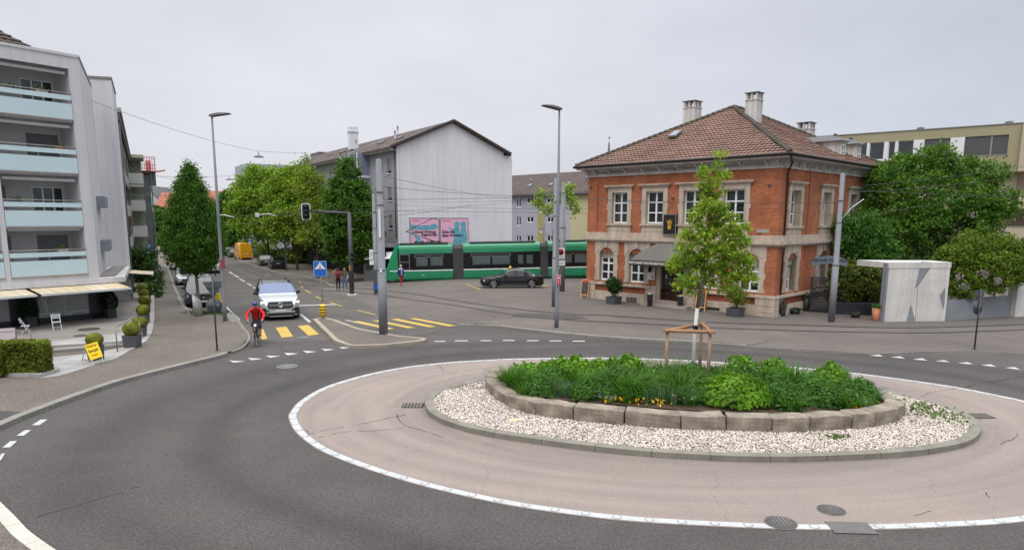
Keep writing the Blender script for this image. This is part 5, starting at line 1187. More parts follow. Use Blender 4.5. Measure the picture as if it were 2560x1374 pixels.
# side wall towards the street and inner recess wall with openings
mb.build('frame_wall',M_WREN,lh)
mb = MB(); W_ = []
for i,z in enumerate(zb):
 for a,b_ in bays: W_ += [(b_-1.42,b_-.12,z+.02,z+1.75),(a+.0,a+.62,z+.02,z+1.75)]
wallholes(mb,UL-4,0,2.5,zop,W_,.12,0,d0=1.5); mb.box(UL-4,0,1.75,1.8,2.5,zop,1); mb.build('recess_wall',[M_SOFF,M_DARK],lh,recalc=False)
for j,(a,b_,c,d) in enumerate(W_):
 lvl = j//6; q = j % 6
 if (q == 0 and lvl in (0,2)) or (q == 1 and lvl in (0,1)): mb = MB(); mb.box(a,b_,1.53,1.57,c,d); mb.build('roller_shutter',M_BLIND if q else S("dark_shutter",(112,112,114)),lh)
 else: window(lh,Matrix.Translation((0,1.5,0)),a,b_,c,d,depth=.05,vs_=(.34,.67) if q % 2 == 0 else (),fw=.05,glass=M_GLASS if q % 2 == 0 else M_GLASSB)
for i,z in enumerate(zb):
 for a,b_ in bays:
  mb = MB(); mb.box(a+.02,b_-.02,-.02,.02,z+.0,z+.66); mb.box(a+.02,b_-.02,-.02,.02,z+.82,z+1.02); bp_ = mb.build('balcony_panel',M_MINT,lh)
  mb = MB(); mb.tube([(a,0,z+1.12),(b_,0,z+1.12)],.022,6); mb.box(a,b_,-.03,.03,z-.06,z); 
  for f_ in (.02,.5,.98): x = a+(b_-a)*f_; mb.box(x-.015,x+.015,.02,.05,z,z+1.12)
  mb.build('rail',S('warm_grey_rail',(150,142,138),rough=.5),bp_)
  mb = MB(); zt_ = z+2.02 if i < 3 else 11.42; mb.box(a+.1,b_-.12,.12,.30,zt_-.06,zt_+.06); mb.build('awning_cassette',S('awning_grey',(158,160,160),rough=.5),lh)
# things on the top balconies: small boxes of flowers
for i,(u,z) in enumerate(((-2.9,10.46),(-2.2,10.46),(-1.1,10.46),(-.6,8.1),(-2.5,5.75),(-.9,3.6),(-5.2,10.46),(-4.9,5.75))):
 mb = MB(); mb.box(-.22,.22,-.08,.08,0,.16); o = mb.build('balcony_planter',S('balcony_pot_%d' % (i % 3),((150,96,76),(88,92,90),(176,172,164))[i % 3]),lh,loc=(u,.18,z-.05),bevel=.01)
 P = np.random.default_rng(i).normal(size=(70,3))*[.18,.07,.08]+[0,0,.2]; link(leafmesh('plant',P,.05,leafmat('leaf_balc',(.07,.14,.03)),tone=np.random.default_rng(i).random(70),seed=i),'plant',o)
sd0 = LW(.45,0,0); sdv = Vector((-3.6,6.9,0)).normalized(); sth = math.atan2(sdv.y,sdv.x)
# side wall as its own slab, running back up the street
Ls = 7.9; a0 = LM.inverted() @ (sd0); a1 = LM.inverted() @ (sd0+sdv*Ls)
mb = MB(); mb.add([(a0.x,a0.y,2.3),(a1.x,a1.y,2.3),(a1.x,a1.y,ztop),(a0.x,a0.y,ztop),(a0.x-.4,a0.y+.3,2.3),(a1.x-.5,a1.y,2.3),(a1.x-.5,a1.y,ztop),(a0.x-.4,a0.y+.3,ztop)],[(0,1,2,3),(4,7,6,5),(3,2,6,7),(0,4,5,1),(0,3,7,4),(1,5,6,2)])
mb.build('side_wall',M_WREN,lh)
mb = MB(); mb.add([(a0.x+.03,a0.y,ztop-.02),(a1.x+.03,a1.y,ztop-.02),(a1.x+.03,a1.y,ztop+.12),(a0.x+.03,a0.y,ztop+.12),(a0.x-.3,a0.y,ztop+.12),(a1.x-.3,a1.y,ztop+.12)],[(0,1,2,3),(3,2,5,4)]); mb.build('roof_edge',S('zinc_edge',(120,120,118)),lh,recalc=False)
for lvl,zz in enumerate((3.2,5.4,7.7)):      # small balconies and boxes on the side wall
 for s_ in (3.4,4.6,5.6):
  p = LM.inverted() @ (sd0+sdv*s_); mb = MB(); mb.obox((p.x+.12,p.y,zz+(s_-4.5)*.0+.5),(.55,.8,.55),sth-lth+PI/2); 
  if lvl < 2: mb.build('wall_box',S('blue_grey_box',(128,134,144),var=.1),lh)
tileroof('roof_slope',lh,(UL-4,.9,12.3),(-.7,.9,12.3),(-4.0,4.6,14.9),(UL-4,4.6,14.9),M_TILEB,row=.34,wave=.3)
tileroof('roof_slope',lh,(-.7,.9,12.3),(-2.4,8.6,12.3),(-4.0,4.7,14.9),(-4.0,4.6,14.9),M_TILEB,row=.34,wave=.3)
# projecting ground floor slab with gravel roof
u3 = lpx(312,686.6)[0]; sl_ = [(UL-4,-.02),(u3,-.02)]; far_ = LM.inverted() @ (scr(322,655,40.2)); sl_ += [(far_.x,far_.y),(far_.x-3,far_.y+2),(UL-4,3)]
mb = MB(); mb.prism(sl_,2.06,2.30); mb.build('shop_roof_slab',M_WREN,lh,bevel=.01)
mb = MB(); mb.prism([(.55,.5),(u3-.25,.45),(far_.x-.3,far_.y-.2),(a1.x+.1,a1.y-.3)],2.30,2.36); mb.build('roof_gravel',M_GRAVB,lh)
# shop front below
M_SHOPF = S('navy_shop_frame',(36,38,46),var=.08,rough=.5); GZ = .30
mb = MB(); us = [UL-4,-6.4,-5.9,-2.75,-2.1,.62,1.25]
for a,b_ in ((UL-4,-6.9),(-3.0,-1.9),(.25,.95)): mb.box(a,b_,.8,1.0,GZ-.3,2.06)
mb.box(UL-4,.95,.8,.95,GZ-.3,GZ+.28); mb.box(UL-4,.95,.8,.95,1.95,2.06); mb.build('shop_front',M_SHOPF,lh,recalc=True)
M_SGLASS = mat('shop_glass',(.8,.85,.85),rough=.02,var=0,alpha=.22,spec=.9)
for a,b_ in ((-6.9,-3.0),(-1.9,.25)): mb = MB(); mb.box(a,b_,.86,.88,GZ+.28,1.95); mb.build('shop_window',M_SGLASS,lh)
mb = MB(); mb.box(UL-4,.95,3.2,3.3,0,2.1); mb.box(.9,.95,.9,3.3,0,2.1); mb.box(UL-4,.95,.8,3.3,GZ+.02,GZ+.1,1); mb.build('shop_interior',[S('shop_inside',(62,60,58),var=.5,vs=1.6),S('shop_floor',(96,90,84))],lh)
for i,(u,rgb) in enumerate(((-6.2,(60,80,120)),(-5.2,(60,70,96)),(-4.1,(120,116,110)),(-1.4,(150,150,150)),(-.6,(54,120,90)),(-2.6,(130,60,50)))):
 mb = MB(); mb.lathe([(.14,.0),(.2,.05),(.13,.7),(.09,.9),(.15,1.15),(.16,1.3),(.06,1.42),(.05,1.5),(.07,1.62),(.02,1.72)],10,(0,0,0),sy=.7); o = mb.build('dress_dummy',S('dress%d' % i,rgb,var=.2,vs=6),loc=LW(u,1.5,GZ+.1-.05)); tag(o,['blue dress on a dummy at the left of the left shop window','dark blue outfit on a dummy in the left shop window','grey outfit on a dummy near the pillar in the shop window','white outfit on a dummy in the right shop window','green outfit on a dummy in the right shop window','red-brown garment on a dummy by the shop pillar'][i],'mannequin','dressed dummies in the shop windows')
mb = MB(); mb.box(.9,1.15,.95,1.25,0,2.06); mb.build('pier',M_WREN,lh)
bk = LM.inverted() @ scr(262,745,41.5); bk2 = LM.inverted() @ scr(331,742,41.2)
mb = MB(); mb.bar((bk.x,bk.y,1.0),(bk2.x,bk2.y,1.0),.2,2.2); mb.build('rear_wall',M_CONCG,lh)
# awnings: striped cloth, each its own thing
M_AWS = cellmat('striped_awning','b',lin((206,196,176)),lin((186,166,128)),lin((196,182,152)),.16,30,.0,rough=.85,off=0.,var=.05)
def awning(label,ua,ub,d1,z0,z1,T=None,par=None,skew=0.):
 t = thing('awning',label,'awning',LP,lth,'striped shop awnings'); mb = MB(T); n_ = max(2,int((ub-ua)/.16)); V = []; 
 mb.add([(ua,0,z0),(ub,0,z0),(ub+skew,d1,z1),(ua+skew,d1,z1),(ua,0,z0-.02),(ub,0,z0-.02),(ub+skew,d1,z1-.02),(ua+skew,d1,z1-.02)],[(0,1,2,3),(4,7,6,5),(0,3,7,4),(1,5,6,2),(0,4,5,1),(2,6,7,3)])
 mb.build('cloth',M_AWS,t); mb = MB(T); mb.box(ua+skew,ub+skew,d1-.05,d1+.03,z1-.08,z1+.01); mb.build('front_bar',S('awning_bar',(196,196,196),rough=.5),t)
 mb = MB(T); mb.bar((ua+.5,.3,z0-.2),(ua+1.2,d1,z1-.05),.04,.03); mb.bar((ub-.5,.3,z0-.2),(ub-1.2,d1,z1-.05),.04,.03); mb.build('arm',M_GALV,t); return t
awning('wide striped cream awning over the right shop window',lpx(72,706)[0],lpx(293,690)[0],-1.25,2.02,1.86)
awning('striped cream awning cut by the left edge, over the left shop window',-9.5,lpx(60,707)[0],-1.25,2.02,1.86)
p = scr(322,682,39.6); t = awning('small cream awning on the street side of the corner shop',0,2.6,-1.2,0,-.12); t.location = p; t.rotation_euler = (0,0,sth)
p0,p1 = scr(283,714,40.4),scr(328,712,40.3); mb = MB(); L = (p1-p0).length; mb.box(0,L,-.05,0,-.42,.36); mb.box(L*.82,L*.97,-.056,-.05,-.30,-.22,1)
o = mb.build('sign_board',[S('sign_white',(190,190,196),var=.03),S('dark_letter',(44,50,56))],loc=p0,rot=(0,0,math.atan2((p1-p0).y,(p1-p0).x))); tag(o,'white name board on the wall under the corner shop roof','sign')
# ================================================================ TERRACE, STEPS, PLANTERS
M_TERR = cellmat('terrace_slab','b',lin((134,127,121)),lin((120,114,108)),lin((92,88,84)),1.2,.8,.02,var=.10)
M_PALE = cellmat('pale_stone_slab','b',lin((158,155,152)),lin((140,138,137)),lin((112,110,108)),1.1,.7,.02,var=.10)
def slab(name,px,z,zbot,m,dz=None):
 P = [tuple(G(x,y,z)[:2]) for x,y in px]; mb = MB(); mb.prism([p for p in P],zbot,z); o = mb.build(name,m); o['kind'] = 'structure'; return o
ter = [(-260,1020),(-200,880),(0,858),(150,850),(290,833),(355,818),(368,800),(372,745),(374,722)]
slab('terrace',ter+[(330,690),(300,690),(100,740),(-400,740)],.31,-.1,M_TERR)
slab('terrace_edge',[(-200,866),(0,858),(150,850),(290,833),(357,818),(365,826),(330,850),(150,862),(0,872),(-200,880)],.314,.0,M_PALE)
slab('terrace_step',[(-200,880),(0,872),(150,862),(330,850),(338,858),(150,874),(0,886),(-200,896)],.22,.0,M_TERR)
slab('lower_paving',[(120,893),(230,882),(335,862),(330,872),(290,895),(215,918),(150,938),(100,944),(90,900)],.135,.0,M_PALE)
slab('edging_strip',[(365,822),(374,800),(377,750),(381,700),(385,700),(386,760),(386,800),(380,830),(368,850),(330,873),(318,873)],.15,.0,M_PALE)
def boxhedge(label,px0,px1,py,zt,dd,seed):
 a,b_ = G(px0,py,.25),G(px1,py,.25); d = b_-a; an = math.atan2(d.y,d.x); L = Vector((d.x,d.y)).length
 t = thing('box_hedge',label,'hedge',Vector((a.x,a.y,.2)),an,'clipped box hedges'); rg = np.random.default_rng(seed)
 n_ = 7000; P = rg.random((n_,3))*[L,dd,zt]; f_ = rg.integers(0,5,n_); 
 P[f_ == 0,1] = 0; P[f_ == 1,1] = dd; P[f_ == 2,2] = zt; P[f_ == 3,0] = 0; P[f_ == 4,0] = L; P += rg.normal(size=P.shape)*.028
 nn = np.sin(P[:,0]*5+1)*.02+np.sin(P[:,2]*6)*.02; P[:,1] -= nn; P[:,2] = np.maximum(P[:,2],.02)
 tn = .5+.3*np.sin(P[:,0]*3.1+P[:,2]*4)*np.sin(P[:,0]*1.7)+.25*(rg.random(n_)-.5)
 link(leafmesh('foliage',P,.055,leafmat('leaf_box',(.14,.19,.03),tone=.5,hue=(1.3,1.,.8)),tone=np.clip(tn,0,1),tint=rg.random(n_),seed=seed),'foliage',t)
 mb = MB(); mb.box(.06,L-.06,.06,dd-.06,-.1,zt-.05); mb.build('hedge_shade_core',S('hedge_core',(24,30,14)),t); return t  # added dark block, its colour stands for the shaded inside of the hedge
boxhedge('large clipped box hedge block on the low stone bed',15,106,930,.98,.5,51)
boxhedge('clipped hedge block cut by the left edge of the photograph',-90,2,934,1.0,.5,52)
pts = [G(x,y,.2) for x,y in ((-120,930),(0,934),(100,938),(148,924),(148,917),(60,905),(-120,905))]
mb = MB(); mb.prism([(p.x,p.y) for p in pts],-.05,.24); mb.build('bed_wall',M_PALE); o = bpy.data.objects['bed_wall']; tag(o,'low pale stone bed wall around the clipped hedges','bed wall')
def ballplant(label,px,py,s,seed,h=None,r=.36):
 t = thing('ball_planter',label,'potted plant',Vector((*G(px,py,.14)[:2],.14)),R(8)+random.uniform(-.1,.1),'clipped ball bushes in grey planters'); h = h or s*.95; k = s/2
 mb = MB(); mb.add([(-k*.86,-k*.86,0),(k*.86,-k*.86,0),(k*.86,k*.86,0),(-k*.86,k*.86,0),(-k,-k,h),(k,-k,h),(k,k,h),(-k,k,h),(-k*.9,-k*.9,h),(k*.9,-k*.9,h),(k*.9,k*.9,h),(-k*.9,k*.9,h),(0,0,h-.06)],
 [(0,3,2,1),(0,1,5,4),(1,2,6,5),(2,3,7,6),(3,0,4,7),(4,5,9,8),(5,6,10,9),(6,7,11,10),(7,4,8,11),(8,9,12),(9,10,12),(10,11,12),(11,8,12)]); mb.build('planter',S('anthracite_planter',(72,74,78)),t,recalc=False)
 rg = np.random.default_rng(seed); n_ = 1700; d = rg.normal(size=(n_,3)); d /= np.linalg.norm(d,axis=1)[:,None]; P = d*r*(.93+.1*rg.random((n_,1)))*[1,1,.88]+[0,0,h+r*.72]
 tn = np.clip(.5+.35*np.sin(d[:,0]*4+seed)*np.cos(d[:,2]*3)+.3*(rg.random(n_)-.5),0,1)
 link(leafmesh('foliage',P,.05,leafmat('leaf_ball',(.16,.20,.03),tone=.5,hue=(1.35,.95,.8)),tone=tn,tint=rg.random(n_),seed=seed),'foliage',t)
 mb = MB(); mb.ico((0,0,h+r*.72),r*.9,sc=(1,1,.88)); mb.build('ball_shade_core',S('hedge_core',(24,30,14)),t)  # ball behind the leaves, inner shade of the bush put into its dark colour
ballplant('round clipped bush in grey planter by the handrail, largest and nearest the walkway',332,866,.54,61,.47,r=.31)
ballplant('round clipped bush in grey planter behind the yellow board',241,900,.42,62,.54,r=.28)
ballplant('round clipped bush in grey planter, second from the handrail going up the street',352,840,.42,63,r=.28)
ballplant('round clipped bush in grey planter, third from the handrail going up the street',360,806,.42,64,r=.30)
ballplant('round clipped bush in grey planter, fourth from the handrail going up the street',364,779,.42,65,r=.31)
ballplant('round clipped bush in grey planter, farthest but one up the street',361,759,.42,66,r=.29)
ballplant('round clipped bush in grey planter, farthest up the street',359,745,.42,67,r=.28)
def conepl(label,u,d,ht,seed):
 t = thing('cone_planter',label,'potted plant',LW(u,d,GZ),lth,'dark cone-shaped evergreens in tall planters'); mb = MB(); mb.box(-.2,.2,-.2,.2,0,.5); mb.build('planter',S('dark_tall_planter',(52,54,58)),t,bevel=.01)
 rg = np.random.default_rng(seed); n_ = 2600; z = rg.random(n_); a = rg.uniform(0,2*PI,n_); rr_ = (.30*np.sin(np.clip(z*1.15+.25,0,1)*PI)**.7+.05)*(.9+.15*rg.random(n_)); P = np.c_[rr_*np.cos(a),rr_*np.sin(a),.5+z*ht]
 link(leafmesh('foliage',P,.055,leafmat('leaf_cone',(.012,.03,.010),tone=.4),tone=rg.random(n_),seed=seed),'foliage',t)
conepl('dark cone evergreen in planter at the pillar between the shop windows',-2.45,.3,1.25,71)
conepl('dark cone evergreen in planter at the right end of the shop front',1.0,.45,1.35,72)
# handrail
t = thing('handrail','galvanised handrail beside the terrace steps','handrail',G(294,878,.14)); a = G(294,878,.14); b_ = G(352,852,.31); d = b_-a
mb = MB(); mb.tube([(0,0,0),(0,0,.95)],.025,8); mb.tube([(d.x,d.y,0),(d.x,d.y,1.02)],.025,8); mb.build('post',M_GALV,t); mb = MB(); mb.tube([(0,0,.93),(d.x*.8,d.y*.8,1.16),(d.x,d.y,1.14),(d.x,d.y,.95)],.026,8); mb.build('rail',M_GALV,t)
t = thing('handrail','pale handrail end above the left clipped hedge','handrail',G(-10,905,.2)); mb = MB(); mb.tube([(-1.5,.2,.95),(.9,.55,1.02),(.95,.6,.0)],.025,8); mb.build('rail',M_GALV,t)
# yellow asparagus board
p = G(232,908,.14); t = thing('yellow_board','yellow A-board reading Frischer Spargel on a white stand','A-board',p,R(32)); t.scale = (.76,.76,.78); YEL = S('bright_yellow',(236,206,16),var=.03,rough=.5)
for s_ in (-1,1):
 Mx = Matrix.Translation((0,s_*.02,.86)) @ Matrix.Rotation(s_*R(17),4,'X') @ Matrix.Rotation(R(14)*s_,4,'Y'); mb = MB(Mx)
 for x in (-.22,.2): mb.box(x,x+.035,-.012,.012,-.9,0)
 mb.box(-.22,.235,-.011,.011,-.8,-.76); mb.build('leg',S('cream_frame',(178,172,158),var=.1),t)
 if s_ < 0:
  mb = MB(Mx); mb.box(-.25,.27,-.03,-.013,-.66,.04); mb.build('panel',YEL,t)
  for i,(l,sz,c) in enumerate((('Frischer',.15,(130,70,10)),('Spargel',.16,(90,60,10)),('Preise',.12,(200,110,10)))): text(l,sz,S('ink_y%d' % i,c,var=0),t,Mx @ Matrix.Translation((.0,-.033,-.07-i*.21)) @ UPR,bold=.004,sx=.85)
p = G(20,862,.3); mb = MB(); mb.obox((0,0,.35),(.55,.03,.6),0,0,rx=-.2); mb.obox((.285,0,.35),(.03,.05,.6),0,1,rx=-.2); mb.box(-.2,.2,-.02,.1,0,.1,1); o = mb.build('price_board',[S('pale_pink_board',(172,160,164)),S('dark_red_edge',(110,40,54))],loc=p,rot=(0,0,R(30))); tag(o,'small pale board with dark red edge on the terrace above the hedge','sign')
# chairs
def chair(label,px,py,rz,tilt=0.):
 t = thing('folding_chair',label,'chair',G(px,py,.31),rz,'white folding chairs on the terrace'); t.scale = (.76,)*3; M_ = S('chair_white',(196,198,200),var=.04,rough=.5)
 mb = MB(); 
 for i in range(5): mb.box(-.2,.2,-.18+i*.08,-.12+i*.08,.44,.46)
 mb.build('seat',M_,t); mb = MB()
 for i in range(3): mb.obox((0,.21+i*.02,.66+i*.09),(.40,.02,.06),0,0,rx=.15)
 mb.build('backrest',M_,t)
 for x in (-.2,.2): mb = MB(); mb.bar((x,-.2,0),(x,.26,.88),.03,.03); mb.build('leg',M_,t); mb = MB(); mb.bar((x*.9,.24,0),(x*.9,-.18,.45),.03,.03); mb.build('leg',M_,t)
 mb = MB(); mb.bar((-.2,.2,.12),(.2,.2,.12),.02,.03); mb.build('stretcher',M_,t)
chair('white folding chair facing out between the dark cone bush and the shop window',143,824,R(40)); chair('white folding chair seen from the side before the left shop window',66,834,R(118))
mb = MB()
for x0 in (0,1.25): 
 mb.box(x0,x0+.9,0,.3,.3,.34)
 for x in (x0+.03,x0+.83): mb.box(x,x+.05,.02,.28,0,.3)
o = mb.build('display_bench',S('chair_white',(196,198,200)),loc=LW(-1.8,1.05,GZ+.1),rot=(0,0,lth)); tag(o,'low white display bench inside the right shop window','bench')
# ================================================================ HOUSES FURTHER UP THE LEFT SIDE
c0 = scr(250,600,39.6); c0.z = -.9; c1 = scr(313,600,40.0); c1.z = -.9; a_ = math.atan2((c1-c0).y,(c1-c0).x); W2 = (c1-c0).length
t = thing('stair_block','pale projecting house block with sloping edge behind the balcony house','building',c0,a_); zt = 12.75+.9
LT = Matrix.Rotation(sth-a_,4,'Z')
mb = MB(); dv = Vector((math.cos(sth-a_),math.sin(sth-a_),0))*6.2; mb.add([(0,0,0),(W2,0,0),(W2+dv.x,dv.y,0),(dv.x,dv.y,0),(0,0,zt),(W2,0,zt),(W2+dv.x,dv.y,zt-.0),(dv.x,dv.y,zt)],[(0,1,5,4),(1,2,6,5),(2,3,7,6),(3,0,4,7),(4,5,6,7)]); mb.build('wall',M_WREN,t)
mb = MB(); mb.add([(-.05,-.05,zt),(W2+.05,-.05,zt),(W2+dv.x+.05,dv.y,zt),(dv.x,dv.y,zt),(-.05,-.05,zt+.12),(W2+.05,-.05,zt+.12),(W2+dv.x+.05,dv.y,zt+.12),(dv.x,dv.y,zt+.12)],[(0,1,5,4),(1,2,6,5),(4,5,6,7)]); mb.build('roof_edge',S('zinc_edge',(120,120,118)),t)
# long oblique apartment row with balconies
r0_ = c1+Vector((dv.x*0,0,0)); rp = scr(316,600,46.5); rp.z = -1.; re_ = scr(338,600,84); re_.z = -1.; rd = re_-rp; ra = math.atan2(rd.y,rd.x); RLn = Vector((rd.x,rd.y)).length
row = thing('apartment_row','long apartment row with white balconies seen obliquely up the street','building',rp,ra)
RT = Matrix.Rotation(0,4,'Z')
mb = MB(); H2 = 12.9; wn = []
mb.box(0,RLn,0,8,0,H2); mb.box(-.3,RLn-6,-.35,8,H2,H2+.3); mb.build('wall',S('row_render',(150,150,140),var=.1,vs=.3,rough=.95),row)
rg = random.Random(5); cols_ = [S('row_orange',(150,104,66)),S('row_green',(92,112,92)),M_GLASS,M_BLIND,S('row_dark',(62,58,56)),S('row_red',(96,52,44))]
for i in range(9):
 for j in range(4):
  x = 1.2+i*(RLn-3)/9; z = 1.8+j*2.75; mb = MB(); mb.box(x,x+1.5,-.06,.02,z,z+1.7); mb.build('window',cols_[rg.choice((2,2,3,4,0,5))],row)
for j in range(4):
 for x,L_ in ((RLn-13,3.0),(RLn-5.5,4.8)):
  z = 1.5+j*2.75; mb = MB(); mb.box(x,x+L_,-1.35,0,z-.12,z+.02); mb.box(x,x+L_,-1.4,-1.32,z-.12,z+.95); mb.box(x,x+.08,-1.35,0,z,z+.95); mb.box(x+L_-.08,x+L_,-1.35,0,z,z+.95); mb.build('balcony',S('balcony_white',(196,194,190),var=.05),row)
  if x > 25: mb = MB(); mb.box(x+.3,x+L_-.5,-.05,0.02,z+.1,z+2.2); mb.build('balcony_recess',cols_[1],row)
mb = MB(); mb.box(RLn-6,RLn+.2,-1.6,0,H2-.1,H2+.25); mb.box(RLn-.4,RLn-.1,-1.3,0,0,H2); mb.build('end_bay',S('row_cream',(150,156,136)),row)
mb = MB(); mb.box(-.5,RLn,-.25,-.1,H2-.5,H2-.1); mb.tube([(.1,-.15,H2),(.1,-.15,0)],.07,6); mb.build('gutter',M_SLATE,row)
# hoist tower
c = scr(373,600,86); c.z = -1.25; t = thing('scaffold_tower','grey construction hoist tower with red mesh cage on top','scaffold',c,ra); zt = scr(366,432,86).z+1.25; zt2 = scr(366,396,86).z+1.25
mb = MB()
for x in (-.75,.75):
 for y in (-.75,.75): mb.box(x-.07,x+.07,y-.07,y+.07,0,zt)
for k in range(int(zt/1.2)):
 z = .3+k*1.2
 for s_ in (-.75,.75): mb.bar((-.75,s_,z),(.75,s_,z+1.0),.05,.05); mb.bar((s_,-.75,z),(s_,.75,z),.05,.05); mb.box(-.75,.75,s_-.03,s_+.03,z-.04,z+.04)
mb.build('lattice',S('scaffold_grey',(120,120,118),rough=.6),t); mb = MB(); mb.box(-.6,.6,-.6,.6,0,zt*.96); mb.build('hoist_sheeting',S('hoist_sheet',(112,114,112),var=.25,vs=.8),t)
mb = MB(); mb.box(-1.1,1.4,-1.3,1.3,zt,zt+.12,0); mb.box(.8,1.4,-1.3,1.3,zt-1.6,zt,0); mb.build('platform',S('scaffold_grey',(120,120,118)),t); mb = MB()
for i in range(11):
 for s_ in (-1.3,1.3): mb.box(-1.1+i*.25-.02,-1.1+i*.25+.02,s_-.02,s_+.02,zt,zt2)
for i in range(10):
 for s_ in (-1.1,1.4): mb.box(s_-.02,s_+.02,-1.3+i*.28,-1.27+i*.28,zt,zt2)
for z in (zt+.1,zt+.5,(zt+zt2)/2,zt2): mb.box(-1.1,1.4,-1.33,-1.28,z-.03,z+.03); mb.box(-1.1,1.4,1.28,1.33,z-.03,z+.03); mb.box(-1.13,-1.08,-1.3,1.3,z-.03,z+.03); mb.box(1.38,1.43,-1.3,1.3,z-.03,z+.03)
mb.box(-1.1,1.4,-1.30,-1.28,zt+.1,zt+.9); mb.build('red_cage',S('cage_red',(176,48,66),var=.08),t)
# far houses at the end of the street
def house(label,pxl,pxr,pye,pyr,D,wall,roof,ridge_along=True,depth=9,wins=0,name='town_house',gable=False):
 a,b_ = scr(pxl,640,D),scr(pxr,640,D); an = math.atan2((b_-a).y,(b_-a).x); L = (Vector((b_.x,b_.y))-Vector((a.x,a.y))).length; t = thing(name,label,'building',Vector((a.x,a.y,-1.4)),an)
 ze = scr((pxl+pxr)/2,pye,D).z+1.4; zr = scr((pxl+pxr)/2,pyr,D+(0 if gable else depth/2)).z+1.4
 mb = MB(); mb.box(0,L,0,depth,0,ze)
 if gable: mb.prism([(0,ze),(L,ze),(L/2,zr)],0,depth,axis='Y')
 mb.build('wall',wall,t); mb = MB()
 if gable: mb.prism([(-.4,ze-.2),(L/2,zr),(L+.4,ze-.2),(L+.4,ze),(L/2,zr+.25),(-.4,ze)],-.3,depth,axis='Y')
 else: mb.prism([(-.4,ze),(depth/2,zr),(depth+.4,ze)],-.3,L+.3,axis='X')
 mb.build('roof',roof,t)
 for i in range(wins):
  for j in range(2): x = L*(i+.5)/wins; mb = MB(); mb.box(x-.5,x+.5,-.04,0,ze-2.2-j*3,ze-.7-j*3); mb.build('window',M_GLASS,t)
 return t
M_RRED = S('roof_red',(156,96,78),var=.15,vs=1.2,rough=.9)
house('white gabled house far up the street, left of the conical tree',352,412,505,468,150,S('far_white',(176,178,184)),M_SLATE,gable=True,wins=2)
house('far town house with red mansard roof left of the conical tree',392,436,535,482,135,S('far_stone',(164,150,132)),M_RRED,wins=4)
house('far house with orange roof behind the conical tree and lamp',440,562,520,478,170,S('far_stone',(164,150,132)),M_RRED,wins=6)
house('far low house closing the end of the street',560,700,560,520,190,S('far_white',(176,178,184)),M_RRED,wins=5)
t = thing('tower_crane','distant red and white tower crane jib above the scaffold','crane',D_at(372,230)); z0,z1 = scr(372,560,230).z,scr(372,425,230).z; mb = MB(); 
q0,q1 = scr(372,432,230)-t.location,scr(412,426,230)-t.location; mb.bar((q0.x,q0.y,0),(q0.x,q0.y,q0.z+4),1.2,1.2); mb.build('mast',S('crane_red',(178,110,96)),t); mb = MB(); mb.bar(q0,q1,.5,.5); mb.build('jib',S('crane_red',(178,110,96)),t)
# greenery in front of the row
foliage_thing('shrub','tall dark front-garden bush beside the pavement, below the balcony row','shrub',D_at(352,52),[(-.6,0,1.9,1.1,1,1.4),(.5,-.5,1.3,.9,.9,1.2),(-.1,.3,2.8,.8,.8,.7),(-1.4,.5,2.5,.8,.8,1.0)],7500,.12,(.04,.085,.025),81,hue=(1.4,1.1,.8),clump=.28,per=24)
foliage_thing('shrub','low green front-garden bush behind the last ball planters','shrub',D_at(345,44.5),[(-.6,0,.5,.9,.6,.5),(.5,.1,.55,.7,.6,.5),(-1.4,.3,.6,.6,.6,.5)],3000,.09,(.05,.10,.025),82,clump=.22,per=20)
mb = MB(); c = G(352,712,.1); mb.box(-2.6,.9,0,.3,-.2,.95); o = mb.build('garden_wall',cellmat('rubble_wall','b',lin((128,118,110)),lin((98,90,84)),lin((76,70,66)),.4,.18,.1,var=.25),loc=(c.x,c.y,c.z-.1),rot=(0,0,.15)); tag(o,'low rubble stone garden wall below the tall bush','wall')
# ================================================================ STREET TREES
def proftree(label,loc,prof,n,size,rgb,seed,trunkh,r0=.13,hue=(1.25,1.0,.8),tone=.5,clumps=170,cl=1.,core=1,name='conical_tree',group=None,thick=.3,br=9,lean=0.):
 t = thing(name,label,'tree',loc,0,group); rg = np.random.default_rng(seed)
 z_,r_ = np.array([p[0] for p in prof]),np.array([p[1] for p in prof])
 zz = np.linspace(z_[0],z_[-1],300); rr = np.interp(zz,z_,r_)+.05; cdf = np.cumsum(rr); cdf /= cdf[-1]
 cz = np.interp(rg.random(clumps),cdf,zz); ca = rg.uniform(0,2*PI,clumps); cs = cl*(.16+.22*rg.random(clumps)*min(1,r_.max()/1.5)); ct = rg.random(clumps); cr_ = np.interp(cz,z_,r_)*(1-.06*rg.random(clumps)+.05*np.sin(ca*3+seed)) 
 k = rg.integers(0,clumps,n); q = rg.normal(size=(n,3))*cs[k][:,None]*[1,1,.75]
 dep = 1-thick*rg.random(n)**2.2
 P = np.c_[cr_[k]*np.cos(ca[k])*dep,cr_[k]*np.sin(ca[k])*dep,cz[k]]+q
 link(leafmesh('crown',P,size,leafmat('leaf_'+name+str(seed),rgb,tone=tone,hue=hue),tone=np.clip(ct[k]*.6+.2+.3*(rg.random(n)-.5),0,1),tint=rg.random(n),seed=seed),'crown',t)
 if core: mb = MB(); mb.lathe([(max(.02,r*.72),z) for z,r in prof],14); mb.build('inner_crown',leafmat('leaf_'+name+str(seed),rgb),t,uv=False)  # added solid core, closes gaps and gives the crown a shaded interior
 tm = trunkmb(z_[-1]*.93,r0,.02,br,r_.max()*.9,seed=seed,lean=lean); tm.build('trunk',M_BARKG,t,uv=False); return t
